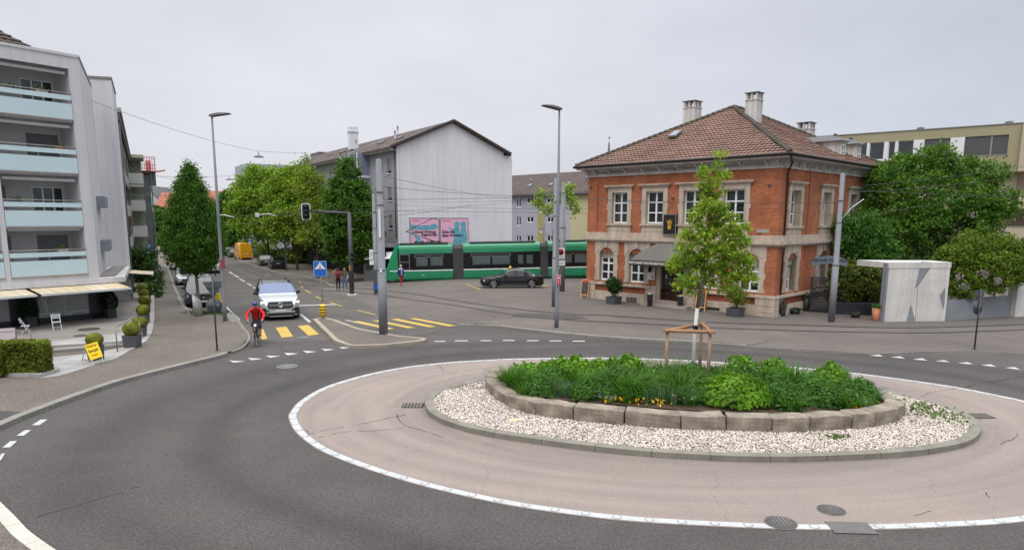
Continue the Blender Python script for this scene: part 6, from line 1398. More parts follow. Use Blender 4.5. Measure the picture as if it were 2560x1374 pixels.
proftree('dense cone-shaped dark green tree growing from the pavement bulge beside the parked cars',gp(-16.25,35.3,.1),[(2.1,.1),(2.5,.62),(2.9,1.12),(3.35,1.38),(3.95,1.43),(4.7,1.28),(5.5,1.05),(6.3,.76),(7.0,.42),(7.72,.03)],44000,.06,(.052,.13,.018),101,2,r0=.1,clumps=700,cl=.5)
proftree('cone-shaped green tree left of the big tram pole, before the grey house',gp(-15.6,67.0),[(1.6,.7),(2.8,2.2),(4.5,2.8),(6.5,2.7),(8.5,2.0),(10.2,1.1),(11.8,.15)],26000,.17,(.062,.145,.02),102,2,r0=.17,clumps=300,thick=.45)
proftree('dark column-shaped tree far up the street behind the tall left lamp',D_at(572,122),[(1.5,.8),(3,2.0),(5,2.3),(7.5,2.2),(9.8,1.5),(11,.3)],9000,.3,(.055,.15,.03),103,2,r0=.2,clumps=140,group='far street trees')
for px,D,r_,h_,lb in ((398,128,2.2,8.5,'dark tree at the far end of the left pavement'),(440,140,2.6,8,'dark tree hidden behind the conical tree, far down the street'),(520,132,2.0,9,'dark tree right behind the conical tree, far down the street'),(608,150,3.2,9,'rounded tree at the far end of the right kerb')):
 proftree(lb,D_at(px,D),[(1.5,.6*r_),(3,r_),(h_*.7,r_*.95),(h_*.9,r_*.5),(h_,.2)],5000,.34,(.055,.14,.03),104+px,2,r0=.2,clumps=90,group='far street trees')
def lobetree(label,px,D,L,n,size,rgb,seed,hue,trunk=None,**k):
 b = D_at(px,D); return foliage_thing('broadleaf_tree',label,'tree',b,lobes_px(b,L,D),n,size,rgb,seed,hue=hue,trunk=trunk or trunkmb(5.5,.2,.08,9,3.4,seed=seed),**k)
LG = (.14,.26,.03)
lobetree('bright green spreading tree on the right of the street, farther one',668,96,[(640,462,2.5,0,.8),(612,480,1.9,0,.7),(655,440,1.6,0,.9),(690,455,2.4,0,.8),(600,520,1.9,0,.8),(640,510,3.0,-1,.8),(690,510,3.0,0,.8),(595,560,1.5,0,.6),(640,560,3.0,-1,.7),(690,565,3.0,0,.7)],26000,.22,LG,111,(1.35,1.05,.7),clump=.75,per=36,tone=.5)
lobetree('bright green spreading tree on the right of the street, nearer one with yellowish top',738,84,[(715,450,1.9,0,.8),(745,445,1.8,0,.8),(700,480,2.0,0,.8),(740,480,2.4,-.5,.8),(770,470,1.6,0,.9),(715,530,2.5,-1,.8),(760,530,2.4,0,.8),(725,575,2.4,-.5,.6),(775,575,2.0,0,.7),(690,572,1.6,-1,.6)],26000,.19,LG,112,(1.5,1.05,.6),clump=.65,per=36,tone=.5)
lobetree('tall sparse young tree with thin twiggy top between the bright trees and the cone tree',790,72,[(762,400,.35,0,1.6),(760,430,.5,0,1.4),(775,440,.6,0,1.3),(790,455,.8,0,1.2),(758,470,.7,0,1.2),(780,490,1.2,0,1.1),(805,520,1.2,0,1.),(775,540,1.4,0,.9),(800,575,1.6,0,.7),(770,590,1.2,0,.6)],9000,.15,(.16,.25,.04),113,(1.3,1.0,.6),clump=.5,per=24,trunk=trunkmb(10.5,.14,.02,16,2.2,seed=6))
for px,D,h_,lb in ((700,97,1.9,'green shrub bank behind the shelter frame, left part'),(760,95,2.3,'green shrub bank behind the shelter frame, right part'),(560,150,2.4,'far hedge at the bend of the street'),(640,118,2.6,'far hedge behind the motorcycles')):
 foliage_thing('shrub',lb,'shrub',D_at(px,D),[(-2,0,h_*.5,1.6,1,h_*.5),(0,.2,h_*.55,1.8,1,h_*.55),(2,0,h_*.5,1.6,1,h_*.5)],3600,.17,(.12,.2,.03),px,hue=(1.4,1,.7),clump=.34,per=22)
# thin-crowned street tree behind the twin poles
b = gp(*G(1382,704)[:2]); D0 = (b-CAM).dot(FWD)
foliage_thing('young_tree','thin-crowned young street tree between the twin poles and the tram','tree',b,lobes_px(b,[(1345,505,.35,0,1.4),(1360,530,.3,0,1),(1352,480,.2,0,1.2),(1420,470,.38,0,1.3),(1432,500,.42,0,1.3),(1415,490,.4,0,1),(1437,520,.35,0,1.3),(1375,520,.3,0,1),(1405,455,.2,0,1),(1390,500,.4,.3,1)],D0),1500,.14,(.2,.33,.05),121,hue=(1.2,1,.7),clump=.34,per=14,trmat=M_BARKG,trunk=trunkmb(6.2,.09,.02,14,1.7,seed=3,n=8))
# ================================================================ ROUNDABOUT BED
bed = offset(sring,.42,True)
mb = MB(); cbx,cby = 4.7,18.5
def bedz(x,y): 
 e_ = ((x-cbx)/5.6)**2+((y-cby)/2.7)**2; return .30+.28*max(0,1-e_)
bp_ = resample(bed,.5,True)
V = [(cbx,cby,bedz(cbx,cby))]; n = len(bp_)
for f_ in (.35,.7,1.): V += [(cbx+(x-cbx)*f_,cby+(y-cby)*f_,bedz(cbx+(x-cbx)*f_,cby+(y-cby)*f_)) for x,y in bp_]
F = [(0,1+i,1+(i+1) % n) for i in range(n)]
for r_ in (0,1): F += [(1+r_*n+i,1+(r_+1)*n+i,1+(r_+1)*n+(i+1) % n,1+r_*n+(i+1) % n) for i in range(n)]
mb.add(V,F); struct('flower_bed_soil',mb,S('bed_soil',(74,58,46),var=.3,vs=3,fine=.3),recalc=False)
M_BLOCK = S('limestone_block',(152,141,126),col2=lin((112,103,94)),vs=1.7,fine=.24,fs=14,rough=.95,bump=.5,bs=16,streak=.30)
def stone_block(a,b,h,depth,seed,label):
 a,b = Vector((*a,0)),Vector((*b,0)); d = b-a; L = d.length; an = math.atan2(d.y,d.x); rg = random.Random(seed)
 bm = bmesh.new(); bmesh.ops.create_cube(bm,size=1)
 bmesh.ops.subdivide_edges(bm,edges=bm.edges,cuts=5,use_grid_fill=True)
 sk = rg.uniform(-.04,.04); sk2 = rg.uniform(-.04,.04)
 for v in bm.verts:
  x,y,z = v.co; ed = sum(abs(c) > .49 for c in (x,y,z)); s_ = 1-(.008 if ed >= 2 else 0)-(.012*rg.random() if ed == 3 else 0)
  nx = math.sin(x*7+seed)*math.cos(z*6+seed*2)*.022+math.sin(y*9+seed*3)*.015; X = x*s_*(L-.03)+sk*z; Y = y*s_*depth+nx+sk2*z*.5; Z = z*s_*(h+.15)+(math.sin(x*5+seed)*.012+math.cos(y*6+seed)*.01)
  v.co = (X+L/2,Y+depth/2,Z+(h+.15)/2-.15+.085)
 bmesh.ops.bevel(bm,geom=[e for e in bm.edges if e.calc_face_angle(0) > .8],offset=.014,segments=1,affect='EDGES')
 me = bpy.data.meshes.new('stone_block'); bm.to_mesh(me); bm.free(); me.materials.append(M_BLOCK); o = bpy.data.objects.new('stone_block',me); COL.objects.link(o); o.location = a; o.rotation_euler = (0,0,an); tag(o,label,'stone','rough stone blocks edging the roundabout bed')
px_b = [1214,1228,1268,1338,1433,1560,1702,1815,1930,2025,2130,2188,2245,2262]; py_b = [968,992,1021,1043,1055,1067,1078.5,1080,1085,1083,1077,1071,1058,1040]
sp_ = [tuple(G(x,y,.085)[:2]) for x,y in zip(px_b,py_b)]
lbs = ['stone block at the far left corner of the bed','small stone block turning the left end of the bed','brown stone block at the left bend of the bed, first of the front row','stone block second from the left in the front row','long low stone block third from the left in the front row','stone block with a pale orange-beige face, left of the row centre','dark grey stone block below the white tree trunk','stone block in the middle right of the row, under the leafy bush','square-faced stone block right of the leafy bush','stone block with sloping left face, near the right of the row','small stone block with a weed in its left joint','low rounded stone block near the right end','last small stone block at the right corner of the bed']
for i in range(len(sp_)-1): stone_block(sp_[i],sp_[i+1],.40 if i > 1 else .34,.46,200+i,lbs[i])
bk_ = [(10.3,17.6),(10.2,18.5),(9.4,19.35),(8.3,20.1),(7.1,20.6),(5.8,20.85),(4.5,20.95),(3.2,20.95),(1.9,20.9),(.7,20.9),(-.3,20.85),(-.82,20.3)]
OR = 'first second third fourth fifth sixth seventh eighth ninth tenth eleventh'.split()
for i in range(len(bk_)-1): stone_block(bk_[i],bk_[i+1],.38,.46,220+i,OR[i]+' stone block from the right along the hidden far side of the bed')
# plants: each clump a thing
def blades(name,n,L,wd,rgb,seed,arch=.8,hue=(1.3,1.1,.8),spread=.25):
 rg = np.random.default_rng(seed); V = []; F = []; tn = []
 for i in range(n):
  a = rg.uniform(0,2*PI); r_ = spread*rg.random()**.5; x,y = r_*math.cos(a),r_*math.sin(a); d = a+rg.normal()*.5; l = L*(.6+.5*rg.random()); ar = arch*(.5+.8*rg.random()); s_ = (-math.sin(d)*wd,math.cos(d)*wd); o = len(V); K_ = 5
  for j in range(K_+1):
   t = j/K_; out_ = l*ar*t**1.6*.75; z = l*(t-.55*ar*t**2.4); ww = (1-t**2.2)*.5+.02
   V += [(x+math.cos(d)*out_-s_[0]*ww,y+math.sin(d)*out_-s_[1]*ww,z),(x+math.cos(d)*out_+s_[0]*ww,y+math.sin(d)*out_+s_[1]*ww,z+.004)]
  tv = rg.random()
  for j in range(K_): F.append((o+2*j,o+2*j+1,o+2*j+3,o+2*j+2)); tn.append(tv)
 me = bpy.data.meshes.new(name); me.from_pydata(V,[],F); me.materials.append(leafmat('leaf_'+name,rgb,tone=.5,hue=hue)); at = me.attributes.new('tone','FLOAT','FACE'); at.data.foreach_set('value',np.array(tn,dtype=np.float32)); at = me.attributes.new('tint','FLOAT','FACE'); at.data.foreach_set('value',np.array(tn[::-1],dtype=np.float32)); return me
def leafclump(name,n,r,h,size,rgb,seed,hue=(1.3,1.1,.7)):
 rg = np.random.default_rng(seed); d = rg.normal(size=(n,3)); d /= np.linalg.norm(d,axis=1)[:,None]; d[:,2] = np.abs(d[:,2]); P = d*[r,r,h]*(.7+.35*rg.random((n,1)))+[0,0,.05]; P[:,2] += .06*np.sin(d[:,0]*6+seed)*np.cos(d[:,1]*6)
 return leafmesh(name,P,size,leafmat('leaf_'+name,rgb,tone=.5,hue=hue),tone=np.clip(.5+.3*np.sin(d[:,0]*5)*np.sin(d[:,1]*5)+.4*(rg.random(n)-.5),0,1),tint=rg.random(n),seed=seed,nrm=d*.5+[0,0,.3],aspect=1.15)
DAY = [blades('daylily',170,.78,.02,(.055,.15,.02),s_,arch=.85) for s_ in (1,2)]
IRIS = [blades('iris',80,.62,.024,(.085,.16,.07),s_,arch=.25,hue=(1.0,1.05,1.2),spread=.2) for s_ in (3,4)]
GRS = [blades('grey_grass',220,.55,.013,(.095,.155,.09),s_,arch=.7,hue=(1.1,1.1,1.1),spread=.3) for s_ in (5,)]
LEAF = [leafclump('leafy',900,.52,.55,.085,(.095,.225,.018),s_) for s_ in (6,7)]
FERN = [leafclump('feathery',1100,.42,.46,.045,(.05,.14,.025),s_) for s_ in (8,9)]
_first = {}
def plant(kind,mesh,x,y,s,label,group,rz=None,zs=1.):
 o = link(mesh,kind); o.location = (x,y,bedz(x,y)-.03); o.rotation_euler = (0,0,random.uniform(0,6)); o.scale = (s,s,s*zs); tag(o,label,'plant',group); return o
rg = random.Random(77); lim = resample(offset(sring,.62,True),.5,True)
def put(kind,meshes,pts,s0,s1,label,group,zs=1.):
 for x,y in pts:
  a = 'at the left end' if x < .6 else 'left of centre' if x < 2.6 else 'just left of the white trunk' if x < 4.8 else 'behind the front bush' if x < 6.7 else 'right of the trunk' if x < 8.3 else 'near the right end'
  b_ = 'front' if y < 17.7 else 'middle' if y < 19.2 else 'back'; plant(kind,rg.choice(meshes),x,y,rg.uniform(s0,s1),label+', '+b_+' row, '+a,group,zs=zs)
# ground point at bed height from photograph position
def bg_(px,py,z=.38): p = G(px,py,z); return (p.x,p.y)
put('daylily_clump',DAY,[(.35,18.0),(1.9,17.45),(3.0,17.2),(4.5,16.95),(7.0,16.75),(8.6,17.0)],.75,.95,'strap-leaved green clump leaning over the stones','strap-leaved clumps in the roundabout bed')
put('daylily_clump',DAY,[(-.1,19.6),(.4,18.9),(.1,19.2),(.9,18.5),(2.0,18.4),(3.6,18.0),(4.3,17.6),(4.7,18.0),(3.9,18.5),(5.4,18.3),(7.5,18.6),(8.2,18.2),(8.0,18.9),(7.2,19.4),(8.7,18.6),(2.9,17.8),(3.3,17.5),(6.8,18.2),(4.6,20.0),(3.6,20.2)],1.0,1.3,'arching strap-leaved green clump','strap-leaved clumps in the roundabout bed')
put('leafy_bush',LEAF,[(.3,20.2),(1.1,20.2),(1.9,20.1),(2.6,20.0),(3.1,20.4),(1.4,19.6),(.6,19.7),(2.2,19.5),(9.0,19.0),(7.7,19.8),(6.8,20.0),(3.4,19.7)],.95,1.25,'broad-leaved bright green clump','broad-leaved clumps in the roundabout bed')
o = plant('leafy_bush',leafclump('leafy',3400,1.0,.66,.085,(.095,.225,.018),11),5.7,17.2,1.,'large bright leafy bush at the front edge, right of the white tree trunk',None); o.scale = (1,.78,1); o.rotation_euler = (0,0,0)
put('grass_tuft',GRS,[(1.2,18.0),(1.5,17.8),(2.3,18.9),(2.7,19.0),(3.0,18.9),(9.3,18.2),(9.5,17.9),(9.0,17.8),(1.8,18.3)],.8,1.1,'grey-green fine-leaved tuft','grey-green tufts in the roundabout bed')
put('iris_clump',IRIS,[(3.5,17.0),(3.8,17.15),(4.4,17.0),(4.8,17.05),(4.1,16.95),(5.0,17.2),(6.2,20.0),(6.8,20.2),(5.7,20.3)],.7,.95,'upright sword-leaved clump','sword-leaved clumps in the roundabout bed')
put('feathery_plant',FERN,[(.75,17.95),(2.5,17.4),(1.9,17.6),(7.0,17.0),(7.4,17.3),(6.8,17.5),(8.1,17.2),(8.6,17.3),(7.9,17.7),(8.9,17.5),(6.5,18.8),(5.8,19.2),(2.9,18.4),(5.0,19.0),(5.9,18.3),(7.2,18.1),(9.2,17.6),(9.6,18.4),(1.2,18.9),(3.1,19.3),(5.4,19.8)],.85,1.25,'low feathery green plant','feathery plants in the roundabout bed')
def flowers(label,pts,n,rgb,seed,zt=.12,sp=.14,sz=.05):
 rg_ = np.random.default_rng(seed)
 for x,y in pts:
  P = []
  for k in range(n): dx,dy = rg_.normal(size=2)*[sp,sp*.6]; P.append((dx,dy,zt*(.6+.8*rg_.random())))
  o = link(leafmesh('flower_tuft',np.array(P),sz,S('petal_%d_%d_%d' % rgb,rgb,var=.1,tone=.15),tone=rg_.random(len(P)),seed=seed,flat=.4),'flower_tuft',loc=(x,y,bedz(x,y))); tag(o,label,'flowers',label)
flowers('tuft of yellow pansies along the stone edge',[bg_(1512,1013),bg_(1530,1015),bg_(1566,1018),bg_(1612,1018),bg_(1648,1022),bg_(1658,1025),bg_(2180,1018),bg_(2195,1014),bg_(2150,1022)],9,(226,186,24),301)
flowers('tuft of orange pansies along the stone edge',[bg_(1568,1012),bg_(1594,1022),bg_(1744,1020),bg_(1748,1010),bg_(2145,1025)],7,(196,120,24),302)
flowers('tuft of pink and lilac pansies before the sword leaves',[bg_(1650,1002),bg_(1655,996),bg_(1710,1020),bg_(1728,1008),bg_(1735,1000),bg_(2120,1005)],9,(168,110,136),303,.2)
flowers('tuft of white and dark violet pansies',[bg_(1555,1013),bg_(1738,995),bg_(2165,1016),bg_(1722,1022)],8,(206,196,200),304,.16)
flowers('small tuft of violet flowers at the front edge',[bg_(1497,1013),bg_(1500,1008),bg_(1532,1018),bg_(2130,1000),bg_(2110,1005),bg_(2005,1012),bg_(2030,1010),bg_(1430,995)],7,(92,82,130),305,.2)
flowers('cluster of white blossoms among the plants behind the tree support',[(6.2,19.0),(6.5,18.7),(6.0,18.6),(6.7,19.0),(5.8,18.9)],14,(196,198,180),306,.42,.3,.035)
rg_ = np.random.default_rng(9); P = np.c_[rg_.normal(11.0,.35,260),rg_.normal(17.4,.5,260),.12+.1*rg_.random(260)]; P = np.r_[P,np.c_[rg_.normal(10.3,.2,60),rg_.normal(17.9,.3,60),.12+.1*rg_.random(60)],np.c_[rg_.normal(7.55,.14,70),rg_.normal(15.35,.09,70),.12+.05*rg_.random(70)]]
o = link(leafmesh('weeds',P,.06,leafmat('leaf_weed',(.09,.15,.03)),tone=rg_.random(len(P)),seed=9),'weeds'); o['kind'] = 'stuff'
rg_ = np.random.default_rng(15); q = []
while len(q) < 9000:
 c = rg_.uniform([-1,16.3],[10.6,21.2],(4000,2)); q += [tuple(p) for p in c[inpoly(c,lim)]]
q = np.array(q[:9000]); P = np.c_[q,[bedz(*p) for p in q]+.28*rg_.random(len(q))**1.3]
o = link(leafmesh('ground_cover',P,.075,leafmat('leaf_cover',(.06,.16,.03)),tone=rg_.random(len(P)),tint=rg_.random(len(P)),seed=15),'ground_cover'); o['kind'] = 'stuff'
mb = MB(); mb.obox((0,0,0),(.34,.2,.03)); c = G(1288,1049,.13); o = mb.build('flat_stone',S('tan_stone',(190,168,140)),loc=(c.x,c.y,.135),rot=(0,0,.2),bevel=.01); tag(o,'flat tan stone lying on the white gravel left of the blocks','stone')
mb = MB(); mb.obox((0,0,0),(.6,.4,.05)); p = bg_(1488,992); o = mb.build('flat_stone',M_PALE,loc=(p[0],p[1],.5),rot=(0,0,.2),bevel=.01); tag(o,'pale flat slab lying among the plants of the bed','stone')
# ---- staked tree with limewashed trunk
tb = Vector((6.28,19.2,.52)); TBX = scr(1732,905,(Vector((6.28,19.2,.52))-CAM).dot(FWD)); tb.x = TBX.x
t = thing('young_tree','slender young tree with limewashed white trunk in the middle of the roundabout','tree',tb)
DT = (tb-CAM).dot(FWD); zz = lambda py: scr(1732,py,DT).z-tb.z; xx = lambda px,py: scr(px,py,DT).x-tb.x
mb = MB(); mb.tube([(0,0,-.2),(-.01,0,zz(830)),(xx(1735,765),0,zz(766))],[.062,.05,.052],10); mb.build('limewash',S('limewash',(206,204,198),var=.08,vs=12,fine=.1,rough=.9),t)
mb = MB(); tp = [(xx(1735,765),0,zz(765)),(xx(1745,700),.02,zz(700)),(xx(1748,620),0,zz(620)),(xx(1755,520),.03,zz(520)),(xx(1760,440),0,zz(440)),(xx(1762,385),0,zz(385))]
mb.tube(tp,[.055,.047,.038,.027,.014,.005],8); brs = [(705,1700,655,.3),(700,1800,610,-.2),(680,1720,610,.3),(665,1812,640,.3),(640,1700,560,-.3),(610,1800,540,.3),(585,1715,510,.2),(560,1795,520,-.3),(540,1725,460,.1),(500,1780,450,.2),(725,1790,690,.4),(720,1690,690,-.3),(690,1850,660,.1)]
tw = []
for py0,px1,py1,dy in brs:
 f_ = (765-py0)/(765-385); i = min(4,int(f_*5)); s_ = f_*5-i; p0 = Vector(tp[i]).lerp(Vector(tp[i+1]),s_); p1 = Vector((xx(px1,py1),dy,zz(py1))); m_ = p0.lerp(p1,.5)+Vector((0,0,-.08)); mb.tube([p0,m_,p1],[.02,.012,.004],5); tw += [m_,p1,p0.lerp(p1,.75)]
mb.build('trunk',S('young_bark',(96,88,76),var=.2,vs=8,rough=.9),t,uv=False)
L = []
for px,py,r_ in ((1765,395,.14),(1758,420,.18),(1742,425,.12),(1763,450,.24),(1742,440,.16),(1778,445,.18),(1750,480,.26),(1772,485,.24),(1732,470,.15),(1748,515,.32),(1775,520,.3),(1725,535,.24),(1800,540,.3),(1765,560,.34),(1720,570,.3),(1815,570,.3),(1790,585,.34),(1745,600,.34),(1705,590,.24),(1830,605,.3),(1700,620,.24),(1770,625,.34),(1725,640,.3),(1810,635,.34),(1850,650,.24),(1690,655,.28),(1745,665,.28),(1790,670,.3),(1835,680,.28),(1672,660,.2),(1700,690,.28),(1750,700,.22),(1805,700,.26),(1720,715,.24),(1860,690,.2),(1775,715,.18),(1690,700,.22)):
 L.append((xx(px,py),random.uniform(-.28,.28),zz(py),r_*1.05,r_*1.05,r_*.8))
P,T_,H_ = crown_pts(L,7600,clump=.13,per=14,seed=131,shell=.45)
link(leafmesh('crown',P,.056,leafmat('leaf_young',(.17,.31,.035),tone=.5,hue=(1.4,.95,.7)),tone=T_,tint=H_,seed=131,aspect=2.4),'crown',t)
t = thing('tree_stake_frame','three-post wooden stake frame around the limewashed trunk','tree support',tb)
M_STK = S('peeled_stake',(142,116,96),var=.2,vs=5,fine=.15,rough=.85); M_RAIL = S('stake_rail',(156,116,88),var=.15,vs=5,rough=.8)
def fr(px,py,dD): q = scr(px,py,DT+dD); return q-tb
ps = [(1669,-.55),(1776,-.75),(1754,.35)]; tops = []
for px,dD in ps:
 q = fr(px,818,dD); q.z = zz(818)+(.06 if dD > 0 else 0)
 mb = MB(); mb.tube([(q.x,q.y,-.15),(q.x,q.y,q.z)],[.05,.047],8); mb.build('post',M_STK,t); tops.append(q)
for i,(a,b_) in enumerate(((0,1),(0,2),(1,2))):
 p,q = tops[a].copy(),tops[b_].copy(); d = (q-p).normalized()*.12; mb = MB(); mb.tube([p-d+Vector((0,-.04,0)),q+d+Vector((0,-.04,0))],[.052,.05],9); mb.build('rail',M_RAIL,t)
mb = MB(); mb.tube([(0,-.1,zz(815)),(0,.1,zz(813))],.07,8); mb.build('strap',M_DARK,t)
# ================================================================ VEHICLES
M_TYRE = S('tyre_rubber',(30,30,31),var=.1,rough=.85); M_RIM = S('alloy_rim',(170,172,176),var=.05,metal=.7,rough=.3); M_RIMD = S('dark_rim',(84,86,90),metal=.6,rough=.35)
M_CGL = S('car_glass',(26,31,35),rough=.03,var=0,spec=.9); M_TRIM = S('black_trim',(26,26,27),var=0,rough=.5); M_LAMP = S('headlamp_glass',(200,204,208),rough=.1,var=.05,spec=.9); M_TAIL = S('tail_lamp',(120,14,16),rough=.2,var=.1)
M_LIT = mat('lit_headlamp',(1,.98,.92),emit=1.6,var=0); M_PLATE = S('number_plate',(190,190,186),var=.03); M_CHR = S('chrome',(190,192,196),metal=.9,rough=.2,var=0)
def paint(name,rgb,metal=.35): return S(name,rgb,rough=.32,metal=metal,coat=.6,var=.02)
def ip(x,ks):
 for (a,b_),(c,d) in zip(ks,ks[1:]):
  if a <= x <= c: t = (x-a)/(c-a+1e-9); return b_+(d-b_)*t
 return ks[-1][1] if x > ks[-1][0] else ks[0][1]
def wheel_set(t,L,W,wf,wr,r,rim,spokes=10):
 for x in (wf,wr):
  for s_ in (1,-1):
   mb = MB(); q = [(r*.66,-.11),(r*.93,-.115),(r,-.08),(r,.08),(r*.93,.115),(r*.66,.11)]; mb.lathe(q,22,(0,0,0),axis='Y'); o = mb.build('wheel',M_TYRE,t,loc=(x,s_*(W/2-.125),r),uv=False)
   mb = MB(); yo = .105*s_; mb.lathe([(r*.68,-.02),(r*.68,.02),(r*.60,.02),(r*.60,-.02)],20,(0,yo,0),axis='Y'); mb.lathe([(r*.16,-.02),(r*.14,.025),(.001,.028)],10,(0,yo,0),axis='Y')
   for k in range(spokes): a = 2*PI*k/spokes; mb.bar((math.cos(a)*r*.1,yo,math.sin(a)*r*.1),(math.cos(a+.12)*r*.64,yo,math.sin(a+.12)*r*.64),.035,.03)
   mb.lathe([(r*.6,-.05),(r*.6,-.045)],16,(0,yo*.7,0),1,axis='Y'); mb.build('rim',[rim,M_RIMD],o,uv=False)
def car(name,label,loc,rz,pnt,L=4.5,W=1.8,H=1.5,kind='hatch',group='cars parked and driving on the street',lit=False,rim=M_RIM,hood=None,rails=False,grille=None,spokes=10,roofcol=None,detail=True):
 """body lofted from stations along its length; front is +x"""
 t = thing(name,label,{'van': 'van'}.get(kind,'car'),loc,rz,group); h = L/2; w_ = W/2
 wf,wr,r = h-.86*L/4.5,-h+.88*L/4.5,(.36 if kind in ('suv','van') else .33)
 zf,zc = (H*.60,H*.66) if kind == 'suv' else ((H*.52,H*.63) if kind != 'van' else (H*.40,H*.52))
 cow,wt,rt,rb = {'sedan': (h-1.5,h-2.25,-h+1.55,-h+.55),'hatch': (h-1.15,h-1.95,-h+.55,-h+.12),'suv': (h-1.3,h-2.05,-h+.55,-h+.12),'wagon': (h-1.35,h-2.1,-h+.7,-h+.15),'van': (h-.75,h-1.55,-h+.10,-h+.03)}[kind]
 top = [(-h,H*.55),(-h+.04,zc*.98),(rb,zc*1.04 if kind != 'sedan' else zc*1.05),(rt,H*.955),((wt+rt)/2,H),(wt,H*.965),(cow,zc+.02),(h-.55,zf+.07),(h-.18,zf),(h-.03,zf*.86),(h,zf*.62)]
 belt = [(-h,H*.52),(-h+.06,zc*.93),(rb,zc),(cow,zc*.97),(h-.5,zf*.98),(h-.15,zf*.92),(h-.03,zf*.8),(h,zf*.55)]
 wid = [(-h,w_*.80),(-h+.12,w_*.93),(-h+.5,w_),(h-.8,w_),(h-.35,w_*.95),(h-.12,w_*.86),(h,w_*.70)]
 st = sorted({-h,-h+.06,-h+.2,-h+.5,rb,rt,(wt+rt)/2,wt,cow,h-.75,h-.55,h-.35,h-.18,h-.08,h,*[wr+d for d in (-.42,-.36,-.24,-.1,.1,.24,.36,.42)],*[wf+d for d in (-.42,-.36,-.24,-.1,.1,.24,.36,.42)],(rt*.5+wt*.5)+.05,rt*.75+wt*.25})
 ra = r+.06; rows = []
 for x in st:
  zt,zb_,ww = ip(x,top),min(ip(x,belt),ip(x,top)),ip(x,wid); zs = .20+(.06 if abs(x) > h-.1 else 0)
  for xw in (wf,wr):
   if abs(x-xw) < ra: zs = max(zs,r+math.sqrt(ra*ra-(x-xw)**2))
  cab = rb-.02 <= x <= cow+.02; wroof = ww*(.78 if kind != 'van' else .9) if cab and zt-zb_ > .12 else ww*.93
  m_ = (zt-zb_); rows.append([(x,ww*.90,max(zs-.0,zs)),(x,ww*.985,max(zs+.02,.42*H*.6)),(x,ww,max(zs+.04,zb_*.66)),(x,ww*.965,max(zb_,zs+.06)),(x,wroof+(ww*.965-wroof)*.06,max(zb_+m_*.88,zs+.07)),(x,wroof*.86,max(zb_+m_*.985,zs+.08)),(x,0,max(zt,zs+.09))])
 body = MB(); glass = {}; n = len(rows[0]); K = len(rows)
 def addf(mb,q): mb.add(q,[(0,1,2,3)],0,True)
 V = []; 
 for s_ in (1,-1):
  for i in range(K-1):
   x0,x1 = st[i],st[i+1]; xm = (x0+x1)/2
   for j in range(n-1):
    q = [rows[i][j],rows[i+1][j],rows[i+1][j+1],rows[i][j+1]]; q = [(a,b_*s_,c) for a,b_,c in q]
    key = None; tall = ip(xm,top)-ip(xm,belt) > .16
    if j == 3 and rt-.02 <= xm <= wt+.35 and tall and not (kind == 'van' and xm < wt-.9): key = 'side_window'
    elif j == 3 and kind in ('wagon','suv','hatch') and rb+.12 < xm < rt and tall: key = 'side_window'
    elif j >= 4 and wt-.02 <= xm <= cow and tall: key = 'windscreen'
    elif j == 3 and xm > wt+.3 and xm < cow-.15: key = 'side_window' if tall else None
    elif j >= 4 and rb-.0 <= xm <= rt and kind != 'van': key = 'rear_window'
    if key: glass.setdefault((key,s_ if key == 'side_window' else 0),[]).append(q)
    elif roofcol and j >= 4 and rt < xm < wt: glass.setdefault(('roof_panel',0),[]).append(q)
    else: addf(body,q)
 for e_ in (0,K-1):
  q = [(a,b_,c) for a,b_,c in rows[e_]]+[(a,-b_,c) for a,b_,c in rows[e_][-2::-1]]; body.add(q,[tuple(range(len(q)))])
 body.build('body',pnt,t,uv=False,recalc=False)
 for (key,s_),qs in glass.items():
  mb = MB()
  for q in qs: addf(mb,q)
  mb.build(key,roofcol if key == 'roof_panel' else M_CGL,t,uv=False,recalc=False)
 mb = MB(); mb.box(-h+.15,h-.15,-w_*.8,w_*.8,.17,zf*.62); mb.box(rt,wt,-w_*.7,w_*.7,.3,zc*.9)
 for s_ in (1,-1): mb.box(wr+.5,wf-.5,s_*w_*.86-.02,s_*w_*.86+.02,.18,.28)
 mb.build('underbody',M_TRIM,t,uv=False); wheel_set(t,L,W,wf,wr,r,rim,spokes)
 if not detail: return t
 mb = MB()
 for s_ in (1,-1):        # pillars and window line
  xm = (wt+rt)/2+.1; zb2,zt2 = ip(xm,belt),ip(xm,top); mb.bar((xm,s_*w_*.975,zb2),(xm,s_*w_*.80,zt2*.97),.10,.03)
  mb.bar((rt,s_*w_*.985,zc),(cow-.1,s_*w_*.985,zc*.975),.03,.03)
 mb.build('window_trim',M_TRIM,t,uv=False)
 for s_ in (1,-1):
  y = s_*(w_+.08); mb = MB(); mb.obox((cow-.35,y,zc+.08),(.16,.2,.13)); mb.bar((cow-.3,s_*w_*.95,zc),(cow-.33,y,zc+.04),.05,.04); mb.build('mirror',M_TRIM if rails else pnt,t,bevel=.02,uv=False)
  zh = zf*.80; mb = MB(); mb.add([(h-.20,s_*w_*.93,zh+.06),(h-.20,s_*w_*.95,zh-.08),(h-.035,s_*w_*.60,zh-.09),(h-.075,s_*w_*.55,zh+.07),(h-.32,s_*w_*.90,zh+.0),(h-.25,s_*w_*.5,zh)],[(0,1,2,3),(0,4,1),(3,2,5),(0,3,5,4),(1,4,5,2)]); mb.build('headlight',M_LIT if lit else M_LAMP,t,uv=False)
